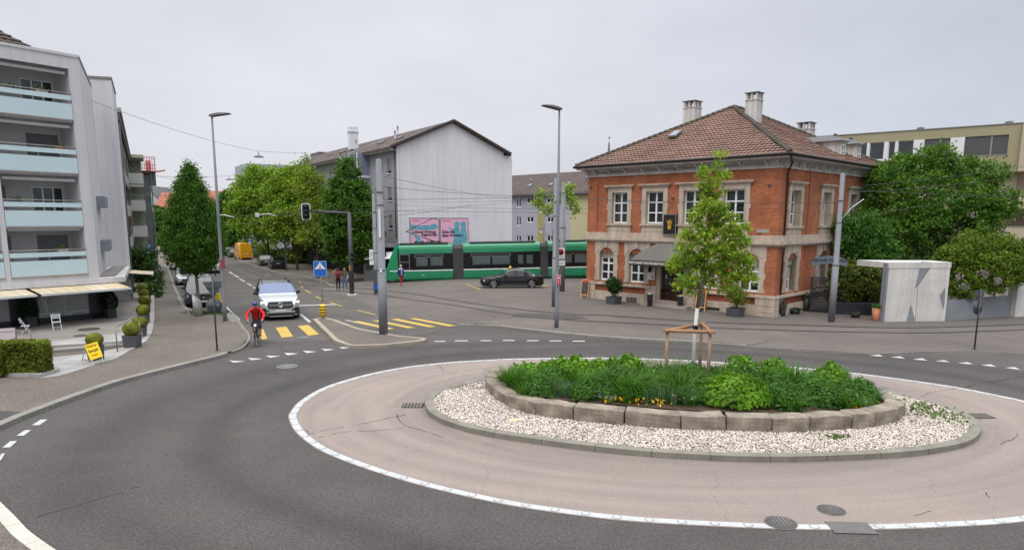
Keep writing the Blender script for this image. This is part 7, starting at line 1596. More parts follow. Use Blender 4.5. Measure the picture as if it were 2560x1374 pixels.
  zt_ = zc*.84; mb = MB(); mb.add([(-h+.25,s_*w_*.975,zt_+.09),(-h+.25,s_*w_*.975,zt_-.07),(-h-.01,s_*w_*.66,zt_-.06),(-h+.0,s_*w_*.60,zt_+.08),(-h+.3,s_*w_*.6,zt_)],[(0,1,2,3),(0,3,4),(1,4,2)]); mb.build('tail_light',M_TAIL,t,uv=False)
  mb = MB(); 
  for hx in ((wt+rt)/2+.18,(wt+rt)/2-.75): mb.box(hx-.09,hx+.09,s_*w_*1.0-.012,s_*w_*1.0+.012,zc*.83,zc*.83+.025)
  mb.build('door_handle',pnt,t,uv=False)
 mb = MB(); zg = zf*.66
 mb.box(h-.06,h+.012,-w_*.46,w_*.46,zg-.12,zg+.10); mb.box(h-.05,h+.012,-w_*.62,w_*.62,.24,.24+zf*.16); g_ = mb.build('grille',grille or M_TRIM,t,bevel=.012,uv=False)
 mb = MB(); mb.lathe([(.055,0),(.055,.012),(.04,.012)],12,(h+.012,0,zg),axis='X'); mb.box(h+.012,h+.016,-w_*.44,w_*.44,zg-.02,zg+.0); mb.build('badge',M_CHR,g_,uv=False)
 mb = MB(); mb.box(h+.013,h+.025,-.26,.26,zg-.25,zg-.14); mb.build('number_plate',M_PLATE,t,uv=False)
 mb = MB(); mb.box(-h-.012,-h+.01,-.26,.26,zc*.70,zc*.70+.11); mb.build('number_plate',M_PLATE,t,uv=False)
 mb = MB(); mb.box(-h-.004,-h+.1,-w_*.72,w_*.72,.26,.42); mb.build('rear_bumper',M_TRIM,t,uv=False)
 if rails:
  for s_ in (1,-1): mb = MB(); mb.tube([(rt+.05,s_*w_*.70,H*.955),(rt+.25,s_*w_*.70,H+.03),(wt-.2,s_*w_*.70,H+.03),(wt+.05,s_*w_*.70,H*.965)],.02,6); mb.build('roof_rail',M_TRIM,t,uv=False)
 return t
def head(px0,py0,px1,py1): a,b_ = G(px0,py0),G(px1,py1); return math.atan2((b_-a).y,(b_-a).x)
def cpos(px,py,rz,L,front=True,dz=.01):
 """car centre from the ground point under the middle of its near end"""
 p = G(px,py); d = Vector((math.cos(rz),math.sin(rz),0))*L/2; q = p-d if front else p+d; return gp(q.x,q.y,dz)
S1 = math.atan2(-.92,.40); SV = paint('silver_paint',(176,178,180))
g = car('suv','silver SUV with large star grille waiting before the left yellow crossing',cpos(703,801,S1,4.9),S1,SV,4.92,1.98,1.79,'suv',rails=True,roofcol=S('black_roof',(24,25,27),rough=.12),spokes=5,group=None)
# the star SUV's own face
for o_ in g.children:
 if o_.name.startswith('windscreen'): o_.data.materials[0] = S('sky_tinted_windscreen',(70,92,132),rough=.05,var=.15,vs=3,spec=.8)  # reflected sky put into the glass as a blue base colour
h = 2.46; mb = MB()
for s_ in (1,-1):
 mb.prism([(s_*.52,.34),(s_*.90,.30),(s_*.92,.62),(s_*.74,.66),(s_*.52,.52)],h-.20,h-.0,axis='X')
mb.box(h-.06,h+.02,-.62,.62,.24,.38); mb.build('air_intake',M_TRIM,g,uv=False)
mb = MB(); mb.prism([(-.58,.62),(.58,.62),(.64,.78),(.56,.94),(-.56,.94),(-.64,.78)],h-.04,h+.025,axis='X'); gg = mb.build('star_grille',S('grille_grey',(70,74,80),rough=.35,metal=.4),g,bevel=.01,uv=False)
mb = MB(); c = (h+.03,0,.79); mb.lathe([(.13,0),(.13,.02),(.105,.02),(.105,0)],20,c,axis='X')
for k in range(3): a = PI/2+k*2*PI/3; mb.bar((h+.045,0,.79),(h+.045,math.cos(a)*.115,.79+math.sin(a)*.115),.025,.015)
for s_ in (1,-1): mb.box(h+.026,h+.045,s_*.14,s_*.56,.765,.81)
mb.build('star_badge',M_CHR,gg,uv=False)
for s_ in (1,-1): mb = MB(); mb.add([(h-.13,s_*.93,.96),(h-.02,s_*.60,.93),(h-.02,s_*.60,.885),(h-.10,s_*.93,.90)],[(0,1,2,3)]); mb.add([(h-.01,s_*.70,.88),(h-.01,s_*.64,.88),(h-.01,s_*.62,.80),(h-.01,s_*.70,.80)],[(0,1,2,3)]); mb.build('daytime_light',M_LIT,g,uv=False,recalc=False)
mb = MB(); mb.box(h-.03,h+.03,-.70,.70,.40,.45); mb.box(h-.02,h+.035,-.55,.55,.21,.245); mb.build('bumper_strip',SV,g,uv=False)
S2 = head(467,712,515,768)
DK = paint('dark_blue_paint',(34,38,46)); WH_ = paint('white_paint',(196,198,200),0)
car('parked_car','dark blue-black parked car nearest the conical tree',cpos(511,769,S2,4.4),S2,DK,4.3,1.84,1.50,'suv')
car('parked_car','dark blue parked car directly behind the first dark one',cpos(507,744,S2,4.4),S2,paint('night_blue_paint',(44,50,66)),4.4,1.8,1.50,'wagon')
pg = car('parked_car','pale silver parked car with a dark roof box',cpos(467,713,S2,4.3),S2,paint('pale_silver_paint',(186,188,188)),4.3,1.8,1.52,'wagon')
mb = MB(); mb.lathe([(.05,-1.0),(.34,-.85),(.42,-.2),(.42,.5),(.30,.88),(.04,.98)],14,(0,0,0),axis='X',sy=.42); o = mb.build('roof_box',S('roof_box_grey',(66,62,62),rough=.4),loc=pg.location+Vector((0,0,1.72)),rot=(0,0,S2)); tag(o,'dark rounded roof box on the pale silver parked car','roof box')
S3 = head(410,628,450,676)
car('parked_car','white parked hatchback behind the car with the roof box',cpos(447,675,S3,4.2),S3,WH_,4.1,1.75,1.45,'hatch')
car('parked_car','dark red parked car behind the white hatchback',cpos(434,662,S3,4.2),S3,paint('red_paint',(120,24,34)),4.1,1.75,1.45,'hatch')
S4 = head(505,640,545,690)
car('suv','silver SUV with lit headlights driving towards the crossing behind the tall lamp',cpos(533,684,S4,4.6),S4,paint('grey_silver_paint',(164,164,160)),4.6,1.85,1.72,'suv',lit=True,rails=True)
car('moving_car','white car following just behind the silver SUV up the street',cpos(503,668,S4,4.2),S4,WH_,4.2,1.75,1.45,'hatch')
car('moving_car','second pale car farther behind the silver SUV',cpos(508,652,S4,4.2),S4,SV,4.2,1.75,1.45,'hatch',detail=False)
car('parked_car','small pale car far up the street beside the left pavement',cpos(412,629,S3,4.2),S3,WH_,4.2,1.75,1.45,'hatch',detail=False)
S5 = head(700,675,660,650)
car('suv','black SUV parked on the right seen from behind',cpos(697,675,S5,4.4,False),S5,paint('black_paint',(28,30,32)),4.4,1.84,1.66,'suv',rails=True)
car('parked_car','dark grey car parked in front of the black SUV on the right',cpos(667,667,S5,4.4,False),S5,paint('grey_paint',(66,68,72)),4.4,1.8,1.5,'wagon')
S6 = head(620,650,585,636)
vn = car('delivery_van','tall yellow-orange delivery van parked on the right of the street',cpos(617,651,S6+.05,5.6,False),S6+.05,paint('van_yellow',(206,146,22),0),5.6,2.0,2.65,'van',group=None)
car('parked_car','grey car parked beyond the yellow van',cpos(588,644,S6,4.2,False),S6,paint('grey_paint',(66,68,72)),4.2,1.75,1.5,'hatch',detail=False)
car('parked_car','farthest dark car beyond the yellow van',cpos(573,640,S6,4.2,False),S6,DK,4.2,1.75,1.5,'hatch',detail=False)
# taxi
ta,tb_ = G(1237,721),G(1329,718.5); ST = R(187); tc_ = (ta+tb_)/2; nrm_ = Vector((-math.sin(ST),math.cos(ST),0)); nrm_ = nrm_ if nrm_.y > 0 else -nrm_
tx = car('taxi','black saloon taxi with yellow roof lamp in front of the green tram',gp(tc_.x+nrm_.x*.85+math.cos(ST)*.05,tc_.y+nrm_.y*.85,.01),ST,paint('taxi_black',(22,22,26)),4.86,1.86,1.47,'sedan',group=None,spokes=8)
mb = MB(); mb.lathe([(.17,0),(.17,.03),(.13,.14),(.05,.2),(.01,.2)],12,(.1,0,1.46),sx=.6); mb.build('roof_lamp',S('taxi_yellow',(216,190,30),rough=.3),tx)
mb = MB()
for s_ in (1,-1): 
 P = [(-1.35,.98),(-.95,1.28),(-.3,1.39),(.3,1.36),(.75,1.05)]; mb.tube([(x,s_*(.93-.16*(z-.95)/.45),z) for x,z in P],.014,5); mb.box(-1.5,.95,s_*.925-.01,s_*.925+.01,.29,.31)
mb.build('chrome_line',M_CHR,tx,uv=False)
# motorcycles
def moto(label,px,py,rz,col,rider=False):
 t = thing('motorcycle',label,'motorcycle',gp(*G(px,py)[:2]),rz,'motorcycles by the right kerb')
 for x in (.7,-.7): mb = MB(); mb.lathe([(.22,-.05),(.31,-.05),(.32,0),(.31,.05),(.22,.05)],14,axis='Y'); mb.build('wheel',M_TYRE,t,loc=(x,0,.32))
 mb = MB(); mb.tube([(.7,0,.32),(.45,0,.95)],.04,6); mb.tube([(.45,-.35,1.02),(.45,.35,1.02)],.025,6); mb.obox((0,0,.5),(.6,.3,.36)); mb.obox((-.8,0,.72),(.3,.2,.1)); mb.build('frame',M_TRIM,t,bevel=.02)
 mb = MB(); mb.ico((.15,0,.82),.26,sc=(1.2,.6,.6)); mb.obox((.5,0,.85),(.2,.35,.35)); mb.build('tank',paint('moto_%d' % px,col,0),t); mb = MB(); mb.obox((-.4,0,.80),(.7,.26,.1)); mb.build('seat',M_TRIM,t,bevel=.02); return t
moto('dark motorcycle leaning at the kerb right of the yellow van',650,646,.3,(30,30,34)); moto('second dark motorcycle behind the first at the right kerb',660,642,.5,(60,60,66)); moto('motorcycle ridden away up the street beside the tall lamp',557,668,S5,(30,32,36))
# ================================================================ TRAM
tL,tR = G(975,707),G(1466,695.5); TA = math.atan2((tR-tL).y,(tR-tL).x)
tram = thing('tram','long green articulated tram with black window band crossing behind the taxi','tram',(tL.x,tL.y,tL.z+.02),TA); tram.rotation_euler = (0,-math.atan2(tR.z-tL.z,(tR-tL).length),TA)
GRN = S('tram_green',(24,128,88),var=.03,rough=.35,coat=.4); BLK = S('tram_black',(22,24,26),rough=.18,var=0,spec=.35); M_TW = S('tram_white',(214,216,214),var=0,rough=.4); TGL = mat('tram_window',(.10,.14,.14),rough=.03,var=0,alpha=.55,spec=.8); BEL = S('bellows',(74,74,76),var=.1,rough=.9)
WT = 2.3; SEC = [(.10,.14),(.02,.3),(0,.6),(0,1.0)]; ROOF = [(0,2.58),(.01,2.95),(.07,3.18),(.22,3.32),(.5,3.40),(1.15,3.44)]
def mir(p): return p+[(WT-y,z) for y,z in p[::-1] if abs(y-WT/2) > .01]
def module(x0,x1,wins,nose=False):
 md = MB()
 for s_ in (0,1):
  f = (lambda y: y) if s_ == 0 else (lambda y: WT-y)
  sh = [(0,.14),(.0,3)]
  for (y0,z0),(y1,z1) in zip(SEC,SEC[1:]): md.add([(x0,f(y0),z0),(x1,f(y0),z0),(x1,f(y1),z1),(x0,f(y1),z1)],[(0,1,2,3)])
 rf = mir(ROOF); xa = x0+(.55 if nose else 0)
 for (y0,z0),(y1,z1) in zip(rf,rf[1:]): md.add([(xa,y0,z0),(x1,y0,z0),(x1,y1,z1),(xa,y1,z1)],[(0,1,2,3)],0,True)
 md.add([(x1,0,.14),(x1,WT,.14),(x1,WT,2.7),(x1,0,2.7)],[(0,1,2,3)],1)
 if nose:
  a = [(-.42,.2),(-.40,.95),(.12,2.3),(.38,2.9),(.62,3.3)]; yy = [(.0,.55),(.55,.0)]
  bb = [(x,y,z) for x,z in a for y in (.35,WT-.35)]
  for (xa_,z0),(xb_,z1) in zip(a,a[1:]):
   m_ = 1 if .9 < z0 < 2.4 else 0
   md.add([(xa_,.35,z0),(xa_,WT-.35,z0),(xb_,WT-.35,z1),(xb_,.35,z1)],[(0,1,2,3)],m_)
   for s_ in (0,1):
    f = (lambda y: y) if s_ == 0 else (lambda y: WT-y); xs0,xs1 = x0+max(0,xa_+.42)*.55+(.0),x0+max(0,xb_+.42)*.55
    md.add([(xa_,f(.35),z0),(xs0,f(0),z0),(xs1,f(0),z1),(xb_,f(.35),z1)],[(0,1,2,3)],0)
  md.add([(x0,0,1.0),(x0+.45,0,1.0),(x0+.45,0,2.9),(x0+.42,0,2.9),(x0+.02,0,1.1)],[(0,1,2,3,4)])
  md.add([(.62,.35,3.3),(.62,WT-.35,3.3),(.8,WT-.3,3.40),(.8,.3,3.40)],[(0,1,2,3)])
 sh = md.build('car_body',[GRN,BLK],tram,uv=False)
 for f_,T in ((0,I4),(1,Matrix(((1,0,0,0),(0,-1,0,WT),(0,0,1,0),(0,0,0,1))))):
  mb = MB(T); mb.box(x0+(-.3 if nose else .0),x1,-.012,.02,.99,1.09); mb.build('white_stripe',M_TW,sh,uv=False)
  mb = MB(T); [mb.box(x-.008,x+.008,-.004,.01,.2,.98) for x in [x0+1.0+1.15*i for i in range(int((x1-x0-1.2)/1.15)+1)]]; mb.box(x0+.3,x1-.05,-.004,.01,.30,.312); mb.build('panel_seam',M_TRIM,sh,uv=False)
  mb = MB(T); mb.prism([((x0+x1)/2+a_,.62+b_) for a_,b_ in ((-.1,0),(0,.06),(.1,0),(.04,-.05),(-.04,-.05))],-.006,.01,axis='Y'); mb.build('yellow_mark',S('taxi_yellow',(216,190,30)),sh,uv=False)
  mb = MB(T); xb0 = x0+(.5 if nose else 0); wallholes(mb,xb0,x1,1.09,2.6,[(a,b_,1.45,2.28) for a,b_ in wins],.05,0,d0=.004); mb.build('window_band',BLK,sh,uv=False,recalc=False)
  for a,b_ in wins:
   mb = MB(T); mb.box(a,b_,.02,.035,1.45,2.28); mb.build('window_pane',TGL,sh,uv=False)
   if f_ == 0 and b_-a > 1.0:
    mb = MB(T); z0,z1 = 2.22,2.46
    for q in ((a-.12,b_+.06,z0,z0+.03),(a-.12,b_+.06,z1-.03,z1),(a-.12,a-.09,z0,z1),(b_+.03,b_+.06,z0,z1)): mb.box(q[0],q[1],-.02,.004,q[2],q[3])
    mb.build('vent_frame',M_CHR,sh,uv=False)
 mb = MB(); mb.box(x0+.2,x1-.1,.1,WT-.1,.35,.42); 
 for k in range(int((x1-x0)/.9)): 
  for y in (.3,1.6): mb.box(x0+.9+k*.9,x0+1.0+k*.9,y,y+.42,.42,1.55)
 mb.build('seats',S('seat_dark',(46,60,58),var=.2),sh,uv=False)
 mb = MB(); mb.box(x0+.6,x1-.4,.25,WT-.25,3.38,3.5); mb.build('roof_equipment',S('roof_dark',(60,64,64),var=.1),sh); return sh
m1 = module(.35,5.75,[(2.42,3.48),(3.72,4.85)],nose=True)
mb = MB(); 
for q in ((.95,1.85,1.12,1.17),(.95,1.85,2.5,2.55),(.95,1.0,1.17,2.5),(1.80,1.85,1.17,2.5),(1.0,1.8,1.8,1.85)): mb.box(q[0],q[1],-.02,.006,q[2],q[3])
mb.build('cab_window_frame',M_CHR,m1,uv=False)
mb = MB(); mb.tube([(-.1,-.02,2.55),(-.25,-.15,2.6)],.02,5); mb.box(-.35,-.2,-.22,-.1,2.35,2.75); mb.box(-.48,-.38,.5,.8,.55,.75); mb.box(-.52,-.4,.1,.35,.5,.8); mb.build('mirror_and_lamp',M_TRIM,m1,uv=False)
module(6.72,13.75,[(7.55,9.2),(9.35,11.0),(11.7,12.2),(12.5,13.1)]); module(14.5,22,[(15.4,16.7),(16.95,18.3)])
for a,b_ in ((5.75,6.72),(13.75,14.5)):
 mb = MB(); n = int((b_-a)/.075)
 for k in range(n):
  x = a+(b_-a)*(k+.5)/n; o_ = .06 if k % 2 else .13; P = [(o_,.2),(o_,3.0),(.3,3.3),(WT-.3,3.3),(WT-o_,3.0),(WT-o_,.2)]; mb.prism(P,x-.04,x+.04,axis='X')
 mb.build('bellows',BEL,tram,uv=False)
for x in (1.9,3.9,9.3,11.2,16.2):
 for y in (.32,WT-.32): mb = MB(); mb.lathe([(.28,-.06),(.30,0),(.28,.06)],16,axis='Y'); mb.build('wheel',M_TRIM,tram,loc=(x,y,.3))
mb = MB(); px_ = 3.9; mb.box(px_-1.6,px_+.9,.5,WT-.5,3.5,3.56); 
for x in (px_-1.5,px_-.9,px_,px_+.6): mb.lathe([(.09,0),(.06,.05),(.1,.09),(.06,.13),(.08,.17)],8,(x,.6,3.5)); mb.lathe([(.09,0),(.06,.05),(.1,.09),(.06,.13),(.08,.17)],8,(x,WT-.6,3.5))
mb.build('insulator_frame',M_TRIM,tram,uv=False)
mb = MB(); kn = (1.55,4.55); hd = (4.1,5.75)
for y in (.75,WT-.75): mb.tube([(px_+.2,WT/2+(y-WT/2)*.9,3.62),(kn[0],WT/2+(y-WT/2)*.5,kn[1])],.035,6)
mb.tube([(kn[0],.9,kn[1]),(kn[0],1.4,kn[1])],.04,6)
for y in (-.18,.18): mb.tube([(kn[0],WT/2+y,kn[1]),(hd[0],WT/2+y*2.4,hd[1])],.028,6)
for dx in (-.18,.2): mb.tube([(hd[0]+dx,.35,hd[1]-.14),(hd[0]+dx,.5,hd[1]),(hd[0]+dx,WT-.5,hd[1]),(hd[0]+dx,WT-.35,hd[1]-.14)],.025,6)
mb.tube([(hd[0]-.18,1.15,hd[1]),(hd[0]+.2,1.15,hd[1])],.02,5); mb.build('pantograph',S('pantograph_grey',(84,80,80),rough=.5,metal=.4),tram,uv=False)
# ================================================================ POLES, SIGNS, SIGNALS
M_POLE = S('grey_pole',(112,113,118),var=.07,vs=1.5,rough=.6); M_POLED = S('dark_pole',(66,66,70),var=.06,rough=.5,metal=.2); M_SBACK = S('sign_back',(74,78,82),var=.06,rough=.6)
M_BLUE = S('sign_blue',(18,92,176),var=.02,rough=.4); M_SWHT = S('sign_white2',(214,214,216),var=.02,rough=.4)
def P_(name,label,cat,px,py,rz=0.,dz=0.,group=None): p = G(px,py,dz); return thing(name,label,cat,p,rz,group)
FACE = lambda p: math.atan2(p[1],p[0])-PI/2         # turn local -y towards the camera
def lamp(label,px,py,h,ang,dz,r=.075):
 t = P_('street_lamp',label,'street lamp',px,py,0,dz,'tall grey street lamps'); mb = MB(); mb.lathe([(r*1.35,0),(r*1.35,.9),(r*1.1,.95),(r*.95,h*.5),(r*.55,h)],12); mb.build('pole',M_POLE,t)
 d = Vector((math.cos(ang),math.sin(ang),0)); s_ = Vector((-d.y,d.x,0)); V = []
 for x,w_,z0,z1 in ((-.12,.07,-.05,.03),(.05,.12,-.08,.07),(.35,.19,-.02,.12),(.7,.18,.03,.12),(.88,.09,.05,.09)):
  for a,z in ((-w_,z0+.03),(-w_*.6,z1),(w_*.6,z1),(w_,z0+.03),(w_*.7,z0),(-w_*.7,z0)): V.append(d*x+s_*a+Vector((0,0,h+z)))
 mb = MB(); mb.add(V,[(i*6+k,i*6+(k+1) % 6,(i+1)*6+(k+1) % 6,(i+1)*6+k) for i in range(4) for k in range(6)]+[(0,1,2,3,4,5),(24,25,26,27,28,29)]); mb.build('lamp_head',M_POLED,t); return t
lA = lamp('tall street lamp at the kerb beside the parked cars, left',563,803,9.75,.05,.1); lB = lamp('tall street lamp in the middle of the plaza before the tram',1391,821,9.9,R(205),.05)
mb = MB(); mb.box(.0,.2,-.1,-.07,2.6,3.0); mb.build('red_plate',S('dull_red',(128,50,60)),lA)
def steppole(label,px,py,segs,group='catenary poles'):
 t = P_('tram_pole',label,'pole',px,py,0,0,group); mb = MB(); z = 0; pr = []
 for r,h in segs: pr += [(r*1.02,z),(r,h)]; z = h
 mb.lathe(pr+[(r*.2,z+.03)],16); mb.build('pole',M_POLE,t); mb = MB()
 for r,h in segs[:-1]: mb.lathe([(r*1.06,h-.05),(r*1.06,h+.01),(r*.9,h+.03)],16)
 mb.lathe([(segs[-1][0]*1.2,z*.82),(segs[-1][0]*1.2,z*.82+.06)],14); mb.build('collar',M_POLE,t); return t
pB = steppole('thick grey stepped tram pole standing on the traffic island',959,841,[(.19,2.95),(.155,5.7),(.13,7.55)]); mb = MB(); mb.box(-.04,.04,-.2,-.15,4.3,5.5); mb.box(-.05,.05,-.21,-.18,2.82,2.98); mb.build('paint_marks',M_SWHT,pB)
pC = steppole('grey tram pole just behind the thick one, carrying small plates',941,734,[(.17,2.9),(.14,4.6),(.12,6.9)])
pD = steppole('grey stepped tram pole left of the twin pair',1386,766,[(.16,2.9),(.13,5.3),(.11,7.4)]); pE = steppole('grey stepped tram pole right of the twin pair',1405,728,[(.19,4.6),(.16,7.0),(.12,7.7)])
pF = steppole('grey tram pole by the slatted gate, right of the restaurant',2078,804,[(.16,2.9),(.13,5.0),(.11,7.35)])
def onpole(t,M_,x,z,w_,h_,rz,y=-.2,name='plate'):
 mb = MB(Matrix.Rotation(rz,4,'Z')); mb.box(x-w_/2,x+w_/2,y-.015,y+.015,z-h_/2,z+h_/2); return mb.build(name,M_,t)
f = FACE(pC.location)
def zof(t,py,px): D = (t.location-CAM).dot(FWD); return scr(px,py,D).z-t.location.z
o = onpole(pC,M_SWHT,-.28,zof(pC,635,930),.26,.72,f,-.2); text('I',.4,M_DARK,pC,Matrix.Rotation(f,4,'Z') @ Matrix.Translation((-.28,-.22,zof(pC,634,930))) @ UPR)
onpole(pC,M_SWHT,-.26,zof(pC,655,930),.3,.3,f,-.2); mb = MB(Matrix.Rotation(f,4,'Z')); z = zof(pC,683,940); mb.prism([(-.42,z),(-.3,z+.3),(.3,z+.3),(.42,z),(.15,z-.65),(-.1,z-.65)],-.19,-.16,axis='Y'); mb.build('sign_back',M_SBACK,pC); onpole(pC,M_BLUE,-.05,zof(pC,716,945),.3,.35,f,-.2)
f = FACE(pE.location); zz_ = zof(pE,632,1400); onpole(pE,M_SWHT,-.13,zz_,.56,.78,f,-.24); mb = MB(Matrix.Rotation(f,4,'Z')); mb.lathe([(.22,-.265),(.22,-.255),(.165,-.255),(.165,-.265)],22,(-.13,0,zz_+.10),axis='Y'); mb.build('red_ring',S('sign_red',(168,30,48),var=.03),pE); 
mb = MB(Matrix.Rotation(f,4,'Z')); 
for k in range(2): mb.box(-.33,.07,-.262,-.256,zz_-.22-k*.08,zz_-.19-k*.08)
zq = zof(pE,656,1400)
for k in range(2): mb.box(-.28,.1,-.262,-.256,zq-.05+k*.09,zq-.03+k*.09)
mb.build('plate_text',M_SBACK,pE); onpole(pE,M_SWHT,-.1,zq,.58,.36,f,-.24)
f = FACE(lB.location); z = zof(lB,697,1395); onpole(lB,M_SWHT,.07,z,.20,.46,f,-.13); onpole(lB,S('tram_stop_red',(172,34,56),var=.03),.07,z,.17,.43,f,-.15); mb = MB(Matrix.Rotation(f,4,'Z')); mb.box(.03,.11,-.172,-.166,z+.05,z+.15); mb.box(.06,.08,-.172,-.166,z-.15,z-.02); mb.prism([(.03,z-.06),(.11,z-.06),(.07,z-.01)],-.172,-.166,axis='Y'); mb.build('pictogram',M_SWHT,lB)
# signal mast with arm
t = P_('traffic_signal','dark signal mast with long arm carrying a white-framed light over the street','traffic light',880,736); sm = t; D = (t.location-CAM).dot(FWD); f = FACE(t.location)
zt = scr(875,531,D).z-t.location.z; mb = MB(); mb.lathe([(.17,0),(.16,2),(.13,zt)],8); mb.build('mast',M_POLED,t); mb = MB(); mb.lathe([(.34,-.02),(.34,.03)],20); mb.build('base_disc',M_SWHT,t)
e1 = scr(752,523,D+.4)-t.location; mb = MB(); mb.tube([(0,0,zt-.06),(e1.x*.45,e1.y*.45,zt+.02),(e1.x,e1.y,e1.z)],[.10,.075,.05],8); mb.build('arm',M_POLED,t)
c = scr(765,529,D+.3)-t.location
def head_(par,c,w_,h_,frame,f):
 T = Matrix.Translation(c) @ Matrix.Rotation(f,4,'Z'); mb = MB(T)
 P = [(-w_/2+.08,-h_/2),(w_/2-.08,-h_/2),(w_/2,-h_/2+.08),(w_/2,h_/2-.08),(w_/2-.08,h_/2),(-w_/2+.08,h_/2),(-w_/2,h_/2-.08),(-w_/2,-h_/2+.08)]
 if frame: mb.prism(P,-.08,-.04,axis='Y'); mb.build('backing_board',M_SWHT,par); mb = MB(T); mb.prism([(x*.80,z*.90) for x,z in P],-.1,-.03,axis='Y')
 mb.box(-w_*.28,w_*.28,-.2,.05,-h_*.42,h_*.42); b_ = mb.build('signal_head',M_TRIM,par); k = h_*.27
 for i,cc in enumerate(((60,34,36),(52,46,34),(34,48,40))):
  mb = MB(T); mb.lathe([(k*.42,-.205),(k*.36,-.235),(.01,-.245)],14,(0,0,(1-i)*k),axis='Y'); mb.build('lens',S('lens%d' % i,cc,rough=.2,var=0),b_); mb = MB(T); mb.lathe([(k*.46,-.36),(k*.46,-.2),(k*.43,-.2),(k*.43,-.36)],14,(0,0,(1-i)*k+.01),axis='Y'); mb.build('visor',M_TRIM,b_)
head_(t,c,.62,1.15,True,f)
z1 = scr(880,640,D-.2)-t.location; T = Matrix.Translation(z1) @ Matrix.Rotation(f,4,'Z'); mb = MB(T); mb.box(-.15,.15,-.3,-.05,-.36,.36); b_ = mb.build('signal_head',M_TRIM,t)
for k in (.17,-.17): mb = MB(T); mb.lathe([(.12,-.42),(.12,-.3),(.1,-.3),(.1,-.42)],12,(0,0,k),axis='Y'); mb.build('visor',M_TRIM,b_)
z1 = scr(878,669,D-.2)-t.location; mb = MB(Matrix.Translation(z1)); mb.box(-.08,.06,-.25,-.12,-.18,.18); mb.build('push_button',S('signal_yellow',(214,160,30)),t)
t = P_('traffic_signal','small signal on a thin post with a white plate, left of the tram front','traffic light',913,697); D = (t.location-CAM).dot(FWD); z = scr(911,602,D).z-t.location.z; f = FACE(t.location)
mb = MB(); mb.tube([(0,0,0),(0,0,z+.2)],.05,8); mb.build('post',M_POLED,t); onpole(t,M_SWHT,0,z,.3,.48,f,-.08); head_(t,Vector((.05,0,z-.95)),.36,.85,False,f)
# pedestrian crossing sign on the island
t = P_('crossing_sign','blue pedestrian crossing sign above a yellow and black striped beacon','road sign',808,795,0,.12); D = (t.location-CAM).dot(FWD); f = FACE(t.location); zz_ = lambda py: scr(806,py,D).z-t.location.z
mb = MB(); mb.tube([(0,0,.7),(-.05,0,zz_(654))],.03,8); mb.build('post',S('ochre_post',(150,136,104),var=.1,rough=.5),t); mb = MB(); mb.lathe([(.14,.09),(.16,.12),(.16,.62),(.13,.68),(.06,.72)],14); mb.lathe([(.06,0),(.06,.1)],8); bc = mb.build('beacon',S('beacon_yellow',(226,186,20),var=.03,rough=.4),t)
mb = MB(); 
for k in range(4): mb.lathe([(.163,.13+k*.145),(.163,.19+k*.145)],14)
mb.build('black_stripe',M_TRIM,bc)
T = Matrix.Translation((-.04,-.04,zz_(670))) @ Matrix.Rotation(f,4,'Z'); s_ = .31; mb = MB(T); mb.box(-s_,s_,-.03,0,-.38,.38); pl = mb.build('panel',S('pale_blue_edge',(150,186,216)),t); mb = MB(T); mb.box(-s_+.02,s_-.02,-.036,-.03,-.36,.36); mb.build('blue_field',M_BLUE,pl)
mb = MB(T); mb.prism([(-.26,-.02),(.26,-.02),(0,.33)],-.044,-.036,axis='Y'); mb.build('white_triangle',M_SWHT,pl)
mb = MB(T); q = -.048; mb.box(-.015,.015,q-.002,q,.16,.20); mb.bar((0,q,.15),(.0,q,.08),.004,.05); mb.bar((0,q,.08),(.05,q,.01),.004,.02); mb.bar((0,q,.08),(-.05,q,.01),.004,.02); mb.bar((-.045,q,.13),(.045,q,.09),.004,.015)
for k in range(5): mb.box(-.15+k*.065,-.11+k*.065,q-.002,q,-.012,.008)
mb.build('walking_figure',M_TRIM,pl)
def giveway(label,px,py,h,r,dz,ang,dr,zd):
 t = P_('give_way_sign',label,'road sign',px,py,FACE(G(px,py))+ang,dz,'road signs seen from behind'); mb = MB(); mb.tube([(0,0,0),(0,0,h)],.032,8); mb.lathe([(.07,0),(.06,.03)],8); mb.build('post',M_POLED,t)
 z = h-.05; mb = MB(); mb.prism([(-r,z),(r,z),(r*.96,z-.07),(.04,z-r*1.72),(-.04,z-r*1.72),(-r*.96,z-.07)],.035,.055,axis='Y'); mb.bar((-r*.7,.02,z-.2),(r*.7,.02,z-.2),.03,.05); mb.build('triangle_plate',M_SBACK,t)
 mb = MB(); mb.lathe([(dr,.035),(dr,.055)],26,(0,0,zd),axis='Y'); mb.box(-dr*.8,dr*.8,.01,.035,zd-.02,zd+.02); mb.build('round_plate',M_SBACK,t)
 mb = MB(); mb.box(.1,.15,.02,.034,zd-.03,zd+.03); mb.build('sticker',M_SWHT,t)
giveway('give-way triangle and disc seen from behind on the left pavement corner',543,876,2.68,.34,.12,0,.29,1.72)
giveway('give-way triangle and disc seen from behind and edge-on at the far right',2436,871,2.4,.34,.02,R(58),.30,1.68)
